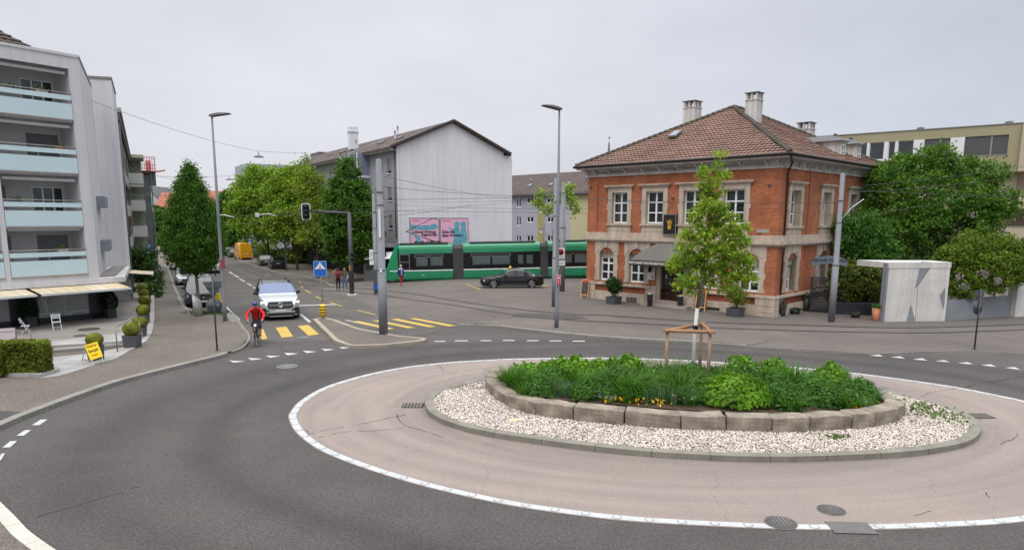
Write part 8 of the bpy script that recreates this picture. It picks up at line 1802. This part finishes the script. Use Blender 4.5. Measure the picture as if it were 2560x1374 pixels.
# parking signs
t = P_('parking_sign','pair of blue parking signs on a post by the left pavement','road sign',380,690); D = (t.location-CAM).dot(FWD); f = FACE(t.location); z0 = scr(380,636,D).z-t.location.z; z1 = scr(380,619,D).z-t.location.z; mb = MB(); mb.tube([(0,0,0),(0,0,z1+.4)],.04,8); mb.build('post',M_POLE,t)
for z,h_ in ((z0,.85),(z1,.72)): pl = onpole(t,M_BLUE,0,z,.66,h_,f,-.06,'panel'); onpole(t,M_SWHT,0,z-h_*.5,.66,.16,f,-.07); text('P',.55,M_SWHT,pl,Matrix.Rotation(f,4,'Z') @ Matrix.Translation((-.06,-.08,z+.06)) @ UPR,bold=.02)
for px,py,pt,D0,lb in ((690,655,602,0,'blue parking sign over the parked cars on the right'),(627,650,607,0,'blue parking sign behind the yellow van')):
 t = P_('parking_sign',lb,'road sign',px,py); D = (t.location-CAM).dot(FWD); f = FACE(t.location); z = scr(px,pt,D).z-t.location.z; mb = MB(); mb.tube([(0,0,0),(0,0,z+.2)],.04,8); mb.build('post',M_POLE,t); pl = onpole(t,M_BLUE,0,z,.62,.78,f,-.06,'panel'); text('P',.55,M_SWHT,pl,Matrix.Rotation(f,4,'Z') @ Matrix.Translation((0,-.08,z+.02)) @ UPR,bold=.02)
def simple(name,label,cat,px,py,fn,mats,rz=None,dz=0.,**k):
 mb = MB(); fn(mb); p = G(px,py,dz); o = mb.build(name,mats,loc=p,rot=(0,0,FACE(p) if rz is None else rz),**k); return tag(o,label,cat)
simple('marker_post','dark square post at the kerb in front of the black SUV','post',716,679,lambda m: (m.box(-.1,.1,-.1,.1,0,3.9),m.box(-.25,.25,-.2,.2,0,.05)),M_POLED)
simple('board','white upright board at the right kerb beside the yellow van','board',629,650,lambda m: m.obox((0,0,.9),(.42,.1,1.8),0,0,ry=-.08),M_SWHT)
simple('bin','brushed steel litter bin with slanted top by the conical tree','bin',497,790,lambda m: m.add([(math.cos(a)*.22,math.sin(a)*.22,0) for a in [2*PI*k/20 for k in range(20)]]+[(math.cos(a)*.22-.06,math.sin(a)*.22,1.02-.22*math.cos(a)*1.0) for a in [2*PI*k/20 for k in range(20)]],[(k,(k+1) % 20,20+(k+1) % 20,20+k) for k in range(20)]+[tuple(range(20)),tuple(range(20,40))],0,True),S('brushed_steel',(170,170,168),metal=.3,rough=.4,var=.08),dz=.1)
t = P_('barrier_lamp','yellow trestle base beside the tall left lamp','barrier',544,775,0,.1); mb = MB(); mb.box(-.3,.3,-.2,.2,0,.12); mb.build('foot',S('grey_foot',(130,128,124)),t); mb = MB(); mb.add([(-.32,0,.12),(.32,0,.12),(.16,0,.75),(.14,0,.95),(-.06,0,.95),(-.1,0,.7),(-.32,.1,.12),(.32,.1,.12),(.16,.1,.75),(.14,.1,.95),(-.06,.1,.95),(-.1,.1,.7)],[(0,1,2,3,4,5),(6,7,8,9,10,11)]+[(i,(i+1) % 6,(i+1) % 6+6,i+6) for i in range(6)]); mb.build('bracket',YEL,t)
rp_ = AT(535,634,76); t = thing('warning_lights','pair of red warning lamps on a crossbar above the silver SUV behind the lamp','warning light',gp(rp_.x,rp_.y)); z = rp_.z-t.location.z; mb = MB(); mb.box(-.75,.75,-.04,.04,z-.05,z+.03); mb.tube([(0,0,0),(0,0,z)],.05,6); mb.build('crossbar',M_SBACK,t)
for x in (-.62,.62): mb = MB(); mb.ico((x,-.05,z),.26,sc=(1.1,.5,.75)); mb.build('red_lamp',mat('red_lamp',(.75,.03,.02),emit=.35,var=0,rough=.3),t)
# grass at the tree foot
rg_ = np.random.default_rng(5); c = G(520,783,.12); P = np.c_[rg_.normal(c.x,.5,420),rg_.normal(c.y,.25,420),.12+c.z*0+.1*rg_.random(420)]; o = link(leafmesh('grass',P,.09,leafmat('leaf_grass',(.07,.11,.03)),tone=rg_.random(420),seed=2),'grass'); o['kind'] = 'stuff'
# shelter frame, notice frame, market stall
t = P_('cycle_shelter','light metal cycle shelter frame with glass roof before the green shrubs','shelter',760,656); D = (t.location-CAM).dot(FWD); a0,a1,b0,b1 = (scr(*q,D+dd)-t.location for q,dd in (((715,612),0),((800,594),0),((720,606),4),((812,590),4)))
mb = MB(); 
for p in (a0,a1,b0,b1): mb.tube([(p.x,p.y,0),p],.05,6)
for p,q in ((a0,a1),(b0,b1),(a0,b0),(a1,b1),(a0.lerp(a1,.5),b0.lerp(b1,.5)),(a0,b1)): mb.bar(p,q,.08,.1)
mb.build('frame',S('galvanised',(168,172,170),metal=.2,rough=.5),t); mb = MB(); mb.add([a0+Vector((0,0,.06)),a1+Vector((0,0,.06)),b1+Vector((0,0,.06)),b0+Vector((0,0,.06))],[(0,1,2,3)]); mb.build('roof_glass',mat('roof_glass',(.5,.55,.55),alpha=.35,var=0,rough=.1),t,recalc=False)
t = P_('notice_frame','low grey metal notice frame on the right pavement above the blue crossing sign','notice board',806,667); f = FACE(t.location); mb = MB(Matrix.Rotation(f,4,'Z')); mb.box(-1.05,-.97,-.04,.04,0,1.25); mb.box(.97,1.05,-.04,.04,0,1.25); mb.box(-.97,.97,-.03,.03,1.2,1.27); mb.box(-.97,.97,-.03,.03,.60,.66); mb.build('frame',S('galvanised',(168,172,170)),t); mb = MB(Matrix.Rotation(f,4,'Z')); mb.box(-.97,.97,-.015,.015,.66,1.2); mb.build('panel',S('notice_panel',(140,142,138),var=.12),t)
t = P_('market_stall','pale shop stall with white awning on the pavement left of the tram','stall',952,700); f = FACE(t.location); T = Matrix.Rotation(f,4,'Z'); mb = MB(T); mb.box(-1.6,.3,0,1.6,0,2.1); mb.build('cabin',S('stall_grey',(150,152,148),var=.1),t); mb = MB(T); mb.add([(-1.7,.2,2.6),(1.2,.2,2.75),(1.4,-1.5,2.2),(-1.5,-1.5,2.15),(-1.7,.2,2.55),(1.2,.2,2.7),(1.4,-1.5,2.15),(-1.5,-1.5,2.1)],[(0,1,2,3),(4,7,6,5),(0,3,7,4),(1,5,6,2),(2,6,7,3)]); mb.build('awning',M_SWHT,t); mb = MB(T); mb.box(-1.4,.1,-.02,0,1.0,1.9); mb.build('window',S('olive_glass',(96,104,92),var=.3),t)
mb = MB(T); 
for i in range(6): mb.box(.7+i*.26,.88+i*.26,-.1,.1,1.1,1.75)
mb.box(.5,2.3,-.2,.4,.5,.9); mb.build('goods',S('hanging_goods',(58,54,54),var=.5,vs=4),t)
t = P_('step_ladder','black wooden ladder display beside the thin signal post','ladder',903,690); f = FACE(t.location); mb = MB(Matrix.Rotation(f,4,'Z'))
for x in (-.28,.28): mb.bar((x*1.4,0,0),(x*.4,.15,1.9),.05,.05); mb.bar((x*1.4,.7,0),(x*.4,.15,1.9),.05,.05)
for k in range(5): z = .25+k*.35; mb.box(-.36+k*.05,.36-k*.05,-.02+z*.07,.06+z*.07,z-.02,z+.02)
mb.build('frame',M_TRIM,t)
# ================================================================ OVERHEAD WIRES
M_WIRE = S('wire',(58,58,60),var=0,rough=.5)
def wire(label,a,b_,sag=.2,r=.012,n=12,name='overhead_wire'):
 a,b_ = Vector(a),Vector(b_); mid = (a+b_)/2; pts = [a.lerp(b_,i/n)-Vector((0,0,sag*4*(i/n)*(1-i/n)))-mid for i in range(n+1)]; mb = MB(); mb.tube(pts,r,5); o = mb.build(name,M_WIRE,loc=mid,uv=False,recalc=False); return tag(o,label,'wire','overhead wires')
PT = lambda t,z: t.location+Vector((0,0,z))
zp = lambda px,py,D: scr(px,py,D)
def hanglamp(label,p):
 t = thing('hanging_lamp',label,'street lamp',p,0,'lamps hung over the street'); mb = MB(); mb.tube([(0,0,0),(0,0,-.25)],.03,6); mb.lathe([(.06,-.25),(.12,-.32),(.42,-.46),(.46,-.52),(.44,-.54),(.05,-.5)],18,sy=.8); mb.build('lamp_shade',S('lamp_shade_grey',(104,106,110),rough=.4),t)
h1 = zp(646,378,62); h2 = zp(572,439,88)
wire('span wire from the balcony house to the left hanging lamp',zp(205,243,36),h1,.3); wire('span wire from the left hanging lamp to the grey house roof',h1,zp(870,384,86),.1); hanglamp('saucer lamp hung over the street, nearer one',h1); hanglamp('saucer lamp hung over the street, farther one',h2)
wire('span wire from the pale house block to the farther hanging lamp',zp(232,432,40),h2,.2); wire('span wire from the farther hanging lamp to the street trees',h2,zp(700,442,90),.1); wire('thin span wire over the left street, under the lamp wires',zp(240,482,40),zp(560,486,95),.2); wire('thin high wire past the crane',zp(330,422,60),zp(560,470,120),.3)
c1_ = zp(560,537,70); 
ws2 = [('contact wire above the tram',zp(600,541,66),zp(1000,527,60),.0),('contact wire above the tram, right part',zp(1000,527,60),zp(1290,530,62),.02),('contact wire across the plaza towards the restaurant',zp(1290,530,62),zp(1470,534,60),.05),
 ('upper cross wire from the thick pole to the twin poles',PT(pB,6.45),PT(pD,6.4),.12),('upper cross wire from the twin poles over the restaurant front',PT(pD,6.4),zp(1700,508,38),.1),('cross wire from the thick pole top to the gable end',PT(pB,6.9),zp(1290,497,62),.15),
 ('cross wire from the second tram pole over the street',PT(pC,5.9),zp(600,520,70),.2),('lower cross wire from the second tram pole over the street',PT(pC,5.2),zp(560,560,70),.1),('pull-off wire between second pole and contact wire',PT(pC,5.3),zp(1180,512,60),.1),('long wire from the gable to the twin poles',zp(1010,505,64),PT(pE,6.6),.1),
 ('curve wire rising to the gable corner',zp(960,530,58),zp(1290,505,62),.05),('wire from the twin poles to the restaurant corner',PT(pE,5.9),RL(-12.45,-.3,7.1),.15),('wire from the restaurant wall to the pole by the gate',RL(-.55,-.3,6.9),PT(pF,6.0),.1),
 ('wire along the restaurant wall at window height',RL(-6.35,-.3,6.3),PT(pF,5.35),.15),('contact wire before the restaurant',zp(1470,497,42),zp(2090,507,33.5),.1),('first wire from the gate pole over the large tree',PT(pF,6.7),zp(2640,402,34),.15),('second wire from the gate pole over the large tree',PT(pF,6.4),zp(2640,432,34),.1),('lower wire from the gate pole through the large tree',PT(pF,5.1),zp(2640,445,34),.1),
 ('lowest wire right of the gate pole',zp(2100,474,34),zp(2640,492,36),.05),('cross wire over the posters',zp(990,512,59),zp(1480,522,58),.12),('high thin wire over the posters',PT(pB,5.9),zp(1470,483,50),.1),('contact wire over the left street',zp(440,541,90),zp(760,530,62),.05)]
for lb,a,b_,s_ in ws2: wire(lb,a,b_,s_,.014 if 'contact' in lb else .010)
mb = MB(); a = PT(pF,5.0); b_ = zp(2160,497,34)
t = thing('cantilever_arm','curved bracket arm with clamp beside the pole by the gate','bracket',a); d = b_-a; mb.tube([(0,0,0),(d.x*.5,d.y*.5,d.z*.5+.15),d],.018,5); mb.build('bracket',M_SWHT,t)
a = zp(600,538,66); t = thing('wire_bracket','bracket with small white plate numbered 1 hung on the wires over the street','bracket',zp(643,537,66)); mb = MB(); mb.box(-.18,.18,-.02,.02,-.2,.2); mb.build('plate',M_SWHT,t); text('1',.3,M_TRIM,t,Matrix.Translation((0,-.03,0)) @ UPR); mb = MB(); mb.tube([(.2,0,0),(1.1,0,.12),(1.9,0,-.1)],.04,5); mb.tube([(-2.2,0,-.25),(-3.2,0,-.02),(-4.2,0,-.02)],.04,5); mb.build('bracket',M_SWHT,t)
# ================================================================ PEOPLE
SK = S('skin',(196,148,126),var=.05,rough=.6); HAIRB = S('hair_brown',(58,44,36),var=.2)
BASE = dict(pelvis=(0,0,.95,.125),spine=(0,.0,1.12,.115),chest=(0,0,1.32,.135),neck=(0,.0,1.49,.055),jaw=(0,-.02,1.57,.068),skull=(0,-.01,1.65,.09),crown=(0,.0,1.72,.07),
 shL=(-.17,0,1.42,.058),elL=(-.23,.03,1.15,.043),wrL=(-.24,-.06,.90,.028),haL=(-.24,-.09,.83,.032),shR=(.17,0,1.42,.058),elR=(.23,.03,1.15,.043),wrR=(.24,-.06,.90,.028),haR=(.24,-.09,.83,.032),
 hiL=(-.09,0,.89,.088),knL=(-.10,-.02,.50,.062),anL=(-.10,.02,.10,.04),toL=(-.11,-.13,.045,.04),hiR=(.09,0,.89,.088),knR=(.10,-.02,.50,.062),anR=(.10,.02,.10,.04),toR=(.11,-.13,.045,.04))
EDG = [('pelvis','spine','shirt'),('spine','chest','shirt'),('chest','neck','shirt'),('neck','jaw','skin'),('jaw','skull','skin'),('skull','crown','skin')]
for s_ in 'LR': EDG += [('chest','sh'+s_,'shirt'),('sh'+s_,'el'+s_,'sleeve'),('el'+s_,'wr'+s_,'forearm'),('wr'+s_,'ha'+s_,'skin'),('pelvis','hi'+s_,'trouser'),('hi'+s_,'kn'+s_,'trouser'),('kn'+s_,'an'+s_,'calf'),('an'+s_,'to'+s_,'shoe')]
def person(label,loc,rz,h,mats,pose={},hair=HAIRB,group=None,curl=.6,helmet=None,hairlen=0):
 J = {**BASE,**pose}; k = h/1.75; t = thing('person',label,'person',loc,rz,group); names = list(J)
 me = bpy.data.meshes.new('b'); me.from_pydata([Vector(J[n][:3])*k for n in names],[(names.index(a),names.index(b_)) for a,b_,_ in EDG],[]); o = bpy.data.objects.new('b',me); COL.objects.link(o)
 o.modifiers.new('s','SKIN')
 if not me.skin_vertices: me.skin_vertices.new()if hasattr(me.skin_vertices,'new') else None
 bm = bmesh.new(); bm.from_mesh(me); ly = bm.verts.layers.skin.verify()
 bm.verts.ensure_lookup_table()
 for i,n in enumerate(names): r = J[n][3]*k; bm.verts[i][ly].radius = (r*(1.25 if n in ('chest','spine','pelvis') else 1),r*(.85 if n in ('chest','spine','pelvis') else 1)); bm.verts[i][ly].use_root = n == 'pelvis'
 bm.to_mesh(me); bm.free(); o.modifiers.new('u','SUBSURF').levels = 2
 dg = bpy.context.evaluated_depsgraph_get(); bd = bpy.data.meshes.new_from_object(o.evaluated_get(dg)); bpy.data.objects.remove(o)
 ms = ['shirt','sleeve','forearm','skin','trouser','calf','shoe']; bd.materials.clear()
 mb = MB(); mb.v = [tuple(v.co) for v in bd.vertices]; mb.f = [tuple(p.vertices) for p in bd.polygons]; mb.sm = [True]*len(mb.f); sg = [(Vector(J[a][:3])*k,Vector(J[b_][:3])*k,J[a][3]*k,m) for a,b_,m in EDG]
 for p in bd.polygons:
  c = p.center; best = min(sg,key=lambda q: (c-(q[0]+(q[1]-q[0])*max(0,min(1,(c-q[0]).dot(q[1]-q[0])/((q[1]-q[0]).length_squared+1e-9))))).length-q[2]*.6); mb.m.append(ms.index(best[3]))
 for s_ in 'LR':       # five fingers on each hand
  w_,q = Vector(J['wr'+s_][:3])*k,Vector(J['ha'+s_][:3])*k; d = (q-w_).normalized(); sd = d.cross(Vector((0,1,.2))).normalized(); up_ = sd.cross(d)
  for i,(off,ln_) in enumerate(((-.027,.062),(-.009,.072),(.009,.068),(.026,.052))):
   a = q+sd*off*k+d*.012; b_ = a+d*ln_*.5*k+up_*.01; c = b_+(d*(1-curl)+up_*curl*.8)*ln_*.5*k; mb.tube([a,b_,c],[.0095*k,.0085*k,.006*k],5,3)
  sg_ = 1 if s_ == 'L' else -1; a = w_.lerp(q,.5)+sd*.025*sg_; mb.tube([a,a+(d*.6+sd*.7*sg_)*.035*k,a+(d*.95+sd*.75*sg_)*.06*k],[.012*k,.010*k,.007*k],5,3)
 hc = Vector(J['skull'][:3])*k; hj = Vector(J['jaw'][:3])*k; fw_ = Vector((0,-1,0)); z_ = (hc-hj).normalized()
 q = hc.lerp(hj,.45)+fw_*.085*k; mb.add([q+Vector((-.012,.01,-.02)),q+Vector((.012,.01,-.02)),q+Vector((0,-.018,-.018)),q+Vector((0,.008,.03))],[(0,1,2),(0,2,3),(1,3,2)],3)
 for x in (-1,1): mb.ico(hc+Vector((x*.088,.0,-.02))*k,.018,3,1,(.5,1,1.5)); mb.ico(hc+Vector((x*.032,-.082,-.01))*k,.009,7,1)
 mb.add([hj+Vector((-.022,-.072,.005)),hj+Vector((.022,-.072,.005)),hj+Vector((.018,-.074,-.004)),hj+Vector((-.018,-.074,-.004))],[(0,1,2,3)],8)
 g_ = lambda n,d_: mats.get(n,mats.get(d_,SK))
 mb.build('body',[mats['shirt'],g_('sleeve','shirt'),g_('forearm','x'),SK,mats['trouser'],g_('calf','trouser'),mats.get('shoe',M_TRIM),M_TRIM,S('lips',(160,96,88))],t,uv=False,recalc=False)
 mb = MB()
 if helmet: mb.ico(hc+Vector((0,.01,.035))*k,.125*k,0,2,(.95,1.15,.78)); ho = mb.build('helmet',helmet,t,uv=False); mb = MB(); [mb.bar(hc+Vector((x,-.13,.06))*k,hc+Vector((x*1.1,.12,.12))*k,.012,.03) for x in (-.06,0,.06)]; mb.build('vent',M_TRIM,ho,uv=False)
 else:
  bm = bmesh.new(); bmesh.ops.create_icosphere(bm,subdivisions=3,radius=1); v = [(hc.x+p.co.x*.098*k,hc.y+.012*k+p.co.y*.105*k,hc.z+.018*k+p.co.z*.10*k) for p in bm.verts]; f = [tuple(q.index for q in p.verts) for p in bm.faces if p.calc_center_median().z > .25 or (p.calc_center_median().y > .1 and p.calc_center_median().z > -.45-hairlen)]; bm.free(); mb.add(v,f,0,True); mb.build('hair',hair,t,uv=False,recalc=False)
 return t,k
def C(n,rgb,**k_): return S('cloth_'+n,rgb,var=.12,vs=7,rough=.9,**k_)
def st_(px,py,dz=.0): return G(px,py,dz)
walk = dict(knL=(-.10,-.12,.50,.062),anL=(-.10,-.18,.10,.04),toL=(-.11,-.33,.06,.04),knR=(.10,.02,.50,.062),anR=(.10,.22,.16,.04),toR=(.11,.10,.05,.04),elL=(-.24,.10,1.17,.043),wrL=(-.24,.10,.93,.028),haL=(-.24,.09,.86,.032),elR=(.24,-.04,1.17,.043),wrR=(.22,-.20,.97,.028),haR=(.22,-.26,.91,.032))
p = st_(400,721,.12); t,k = person('woman in dark jacket and white top walking on the left pavement with a red bag',p,FACE(p),1.64,dict(shirt=C('white',(190,186,186)),sleeve=C('black',(30,30,34)),forearm=C('black',(30,30,34)),trouser=C('black',(30,30,34))),walk,hair=S('hair_auburn',(96,56,42)),hairlen=.2)
mb = MB(); mb.obox((.24,-.12,.86),(.10,.26,.24)); mb.tube([(.2,-.1,.95),(.12,-.08,1.38),(.1,.08,1.38),(.22,.0,.95)],.012,5); o = mb.build('handbag',C('bag',(150,32,48)),loc=p,rot=(0,0,FACE(p)),bevel=.02); tag(o,'red shoulder bag carried by the woman on the left pavement','bag')
mb = MB(); mb.box(-.2,-.09,-.125,.12,.98,1.42); mb.box(.09,.2,-.125,.12,.98,1.42); mb.build('open_jacket',C('black',(30,30,34)),t,bevel=.03)
p = st_(391,687,.12); person('person in dark top and light jeans walking away beside the parking signs',p,FACE(p)+PI,1.72,dict(shirt=C('navy',(30,34,46)),forearm=C('navy',(30,34,46)),trouser=C('jeans_light',(120,146,180))),walk)
p = st_(846,726); t,k = person('man in red T-shirt with dark backpack seen from behind, hand raised to his head',p,FACE(p)+PI+.15,1.74,dict(shirt=C('red',(170,34,46)),trouser=C('black',(30,30,34)),shoe=M_TRIM),dict(shR=(.18,0,1.43,.058),elR=(.36,-.08,1.36,.043),wrR=(.22,-.12,1.58,.028),haR=(.15,-.10,1.64,.032)))
mb = MB(); mb.ico((0,.2,1.22),.2,sc=(.85,.55,1.25)); mb.ico((0,.28,1.1),.12,sc=(.9,.5,.9)); o = mb.build('backpack',C('maroon',(70,20,34)),loc=p,rot=(0,0,FACE(p)+PI+.15)); tag(o,'dark maroon backpack on the back of the man in red','backpack')
p = st_(863,725); person('man in olive camouflage T-shirt and jeans standing by the signal mast',p,FACE(p)-.2,1.78,dict(shirt=C('olive',(92,92,66),col2=lin((58,60,44))),trouser=C('jeans',(74,104,150)),shoe=C('shoe_grey',(60,60,70))),{**walk,'knL': (-.10,-.05,.50,.062),'anL': (-.10,-.06,.10,.04),'toL': (-.11,-.2,.05,.04)})
p = st_(1003,716); t,k = person('white-haired man in blue blazer and red trousers walking before the tram',p,FACE(p)+.55,1.78,dict(shirt=C('lightshirt',(176,180,206)),sleeve=C('blazer',(40,48,96)),forearm=C('blazer',(40,48,96)),trouser=C('redtrousers',(160,26,44)),shoe=C('tan_shoe',(90,50,40))),walk,hair=S('hair_white',(196,184,160)))
mb = MB(); mb.box(-.21,-.07,-.13,.13,.86,1.43); mb.box(.07,.21,-.13,.13,.86,1.43); mb.box(-.21,.21,.08,.13,.86,1.43); mb.build('open_jacket',C('blazer',(40,48,96)),t,bevel=.03)
p = gp(*G(557,668)[:2]); ride = dict(pelvis=(0,.35,.92,.12),spine=(0,.3,1.08,.115),chest=(0,.2,1.27,.135),neck=(0,.15,1.43,.055),jaw=(0,.12,1.5,.068),skull=(0,.11,1.58,.09),crown=(0,.12,1.65,.07),shL=(-.19,.2,1.36,.058),elL=(-.3,-.02,1.18,.043),wrL=(-.3,-.3,1.06,.028),haL=(-.3,-.38,1.05,.032),shR=(.19,.2,1.36,.058),elR=(.3,-.02,1.18,.043),wrR=(.3,-.3,1.06,.028),haR=(.3,-.38,1.05,.032),hiL=(-.1,.32,.88,.088),knL=(-.22,-.02,.75,.062),anL=(-.2,.12,.36,.04),toL=(-.2,-.03,.30,.04),hiR=(.1,.32,.88,.088),knR=(.22,-.02,.75,.062),anR=(.2,.12,.36,.04),toR=(.2,-.03,.30,.04))
person('motorcyclist in dark clothes with pale helmet riding away up the street',p,S5+PI/2,1.72,dict(shirt=C('navy',(30,34,46)),forearm=C('navy',(30,34,46)),trouser=C('black',(30,30,34))),ride,helmet=S('pale_helmet',(200,200,204),rough=.3))
# cyclist
p = G(631,866); rz = FACE(p)-.10; p = p+Vector((0,.55,0)); cyc = dict(pelvis=(0,.36,1.0,.125),spine=(0,.27,1.16,.125),chest=(0,.10,1.34,.15),neck=(0,-.02,1.49,.058),jaw=(0,-.08,1.56,.068),skull=(0,-.10,1.64,.09),crown=(0,-.09,1.71,.07),
 shL=(-.19,.06,1.43,.066),elL=(-.34,-.12,1.22,.056),wrL=(-.28,-.36,1.06,.038),haL=(-.27,-.43,1.04,.034),shR=(.19,.06,1.43,.066),elR=(.34,-.12,1.22,.056),wrR=(.28,-.36,1.06,.038),haR=(.27,-.43,1.04,.034),
 hiL=(-.10,.32,.95,.095),knL=(-.14,-.08,.80,.072),anL=(-.12,.08,.45,.042),toL=(-.12,-.07,.38,.042),hiR=(.10,.32,.95,.095),knR=(.14,.02,.70,.072),anR=(.12,.16,.30,.042),toR=(.12,.0,.22,.042))
NV = C('navyshorts',(28,32,52)); t,k = person('cyclist in bright red jacket, dark shorts and blue helmet riding beside the silver SUV',p,rz,1.75,dict(shirt=C('bright_red',(206,26,30)),sleeve=C('bright_red',(206,26,30)),forearm=C('bright_red',(206,26,30)),trouser=NV,calf=SK,shoe=C('pale_shoe',(180,160,150))),cyc,helmet=S('blue_helmet',(44,66,128),rough=.3,var=.3,vs=14),curl=1.)
mb = MB()
for x in (-.11,.11): mb.tube([(x,.16,1.46),(x,-.03,1.47),(x*.95,-.06,1.30),(x,.14,1.12)],.022,5)
mb.build('rucksack_strap',M_TRIM,t); 
for a,b_ in (('anL',-.12),('anR',.12)): c = cyc[a]; mb = MB(); mb.tube([(c[0],c[1],c[2]-.02),(c[0],c[1]+.0,c[2]+.06)],.05,8); mb.build('sock',M_TRIM,t)
b = thing('bicycle','black trekking bicycle ridden by the cyclist in red','bicycle',p,rz)
for y in (-.55,.50):
 mb = MB(); mb.lathe([(.325,-.017),(.345,0),(.325,.017),(.315,.012),(.315,-.012)],30,axis='X'); w_ = mb.build('wheel',M_TYRE,b,loc=(0,y,.345)); mb = MB(); mb.lathe([(.318,-.010),(.318,.010),(.300,.008),(.300,-.008)],26,axis='X')
 for k_ in range(14): a = 2*PI*k_/14; mb.bar((0,0,0),(0,math.cos(a)*.31,math.sin(a)*.31),.004,.004)
 mb.tube([(-.05,0,0),(.05,0,0)],.02,6); mb.build('rim',M_RIM,w_)
mb = MB(); bb,hd0,hd1,sp0,sp1 = (0,.06,.30),(0,-.36,.80),(0,-.40,.95),(0,.22,.78),(0,.28,.92)
for a,c in ((bb,hd0),(bb,sp0),(sp0,hd1),(sp0,sp1),(hd0,hd1)): mb.tube([a,c],.02,7)
for x in (-.06,.06): mb.tube([(x,.50,.345),(x*.5,.1,.31)],.011,5); mb.tube([(x,.50,.345),(x*.4,.21,.76)],.010,5); mb.tube([(x,-.55,.345),(x,-.42,.74),(0,-.38,.80)],.014,5)
mb.build('frame',S('bike_frame',(34,34,38),rough=.35),b); mb = MB(); mb.tube([(0,-.40,.95),(0,-.42,1.03)],.016,6); mb.tube([(-.31,-.40,.92),(-.31,-.46,.98),(-.28,-.43,1.03),(0,-.42,1.03),(.28,-.43,1.03),(.31,-.46,.98),(.31,-.40,.92)],.014,6); mb.build('handlebar',M_TRIM,b)
mb = MB(); mb.lathe([(.035,-.02),(.045,-.05),(.01,-.055)],10,(0,-.46,.86),axis='Y'); mb.build('headlight',M_LIT,b); mb = MB(); mb.obox((0,.30,.945),(.15,.26,.05)); mb.build('saddle',M_TRIM,b,bevel=.02)
mb = MB(); mb.tube([(-.1,.06,.30),(.1,.06,.30)],.012,6); mb.bar((.09,.06,.30),(.09,.10,.18),.02,.012); mb.bar((-.09,.06,.30),(-.09,-.0,.42),.02,.012); mb.obox((.13,.09,.185),(.09,.07,.02)); mb.obox((-.13,.0,.415),(.09,.07,.02)); mb.build('crank',M_RIMD,b)
mb = MB(); mb.lathe([(.09,-.004),(.09,.004)],14,(.06,.06,.30),axis='X'); mb.build('chainring',M_RIMD,b)
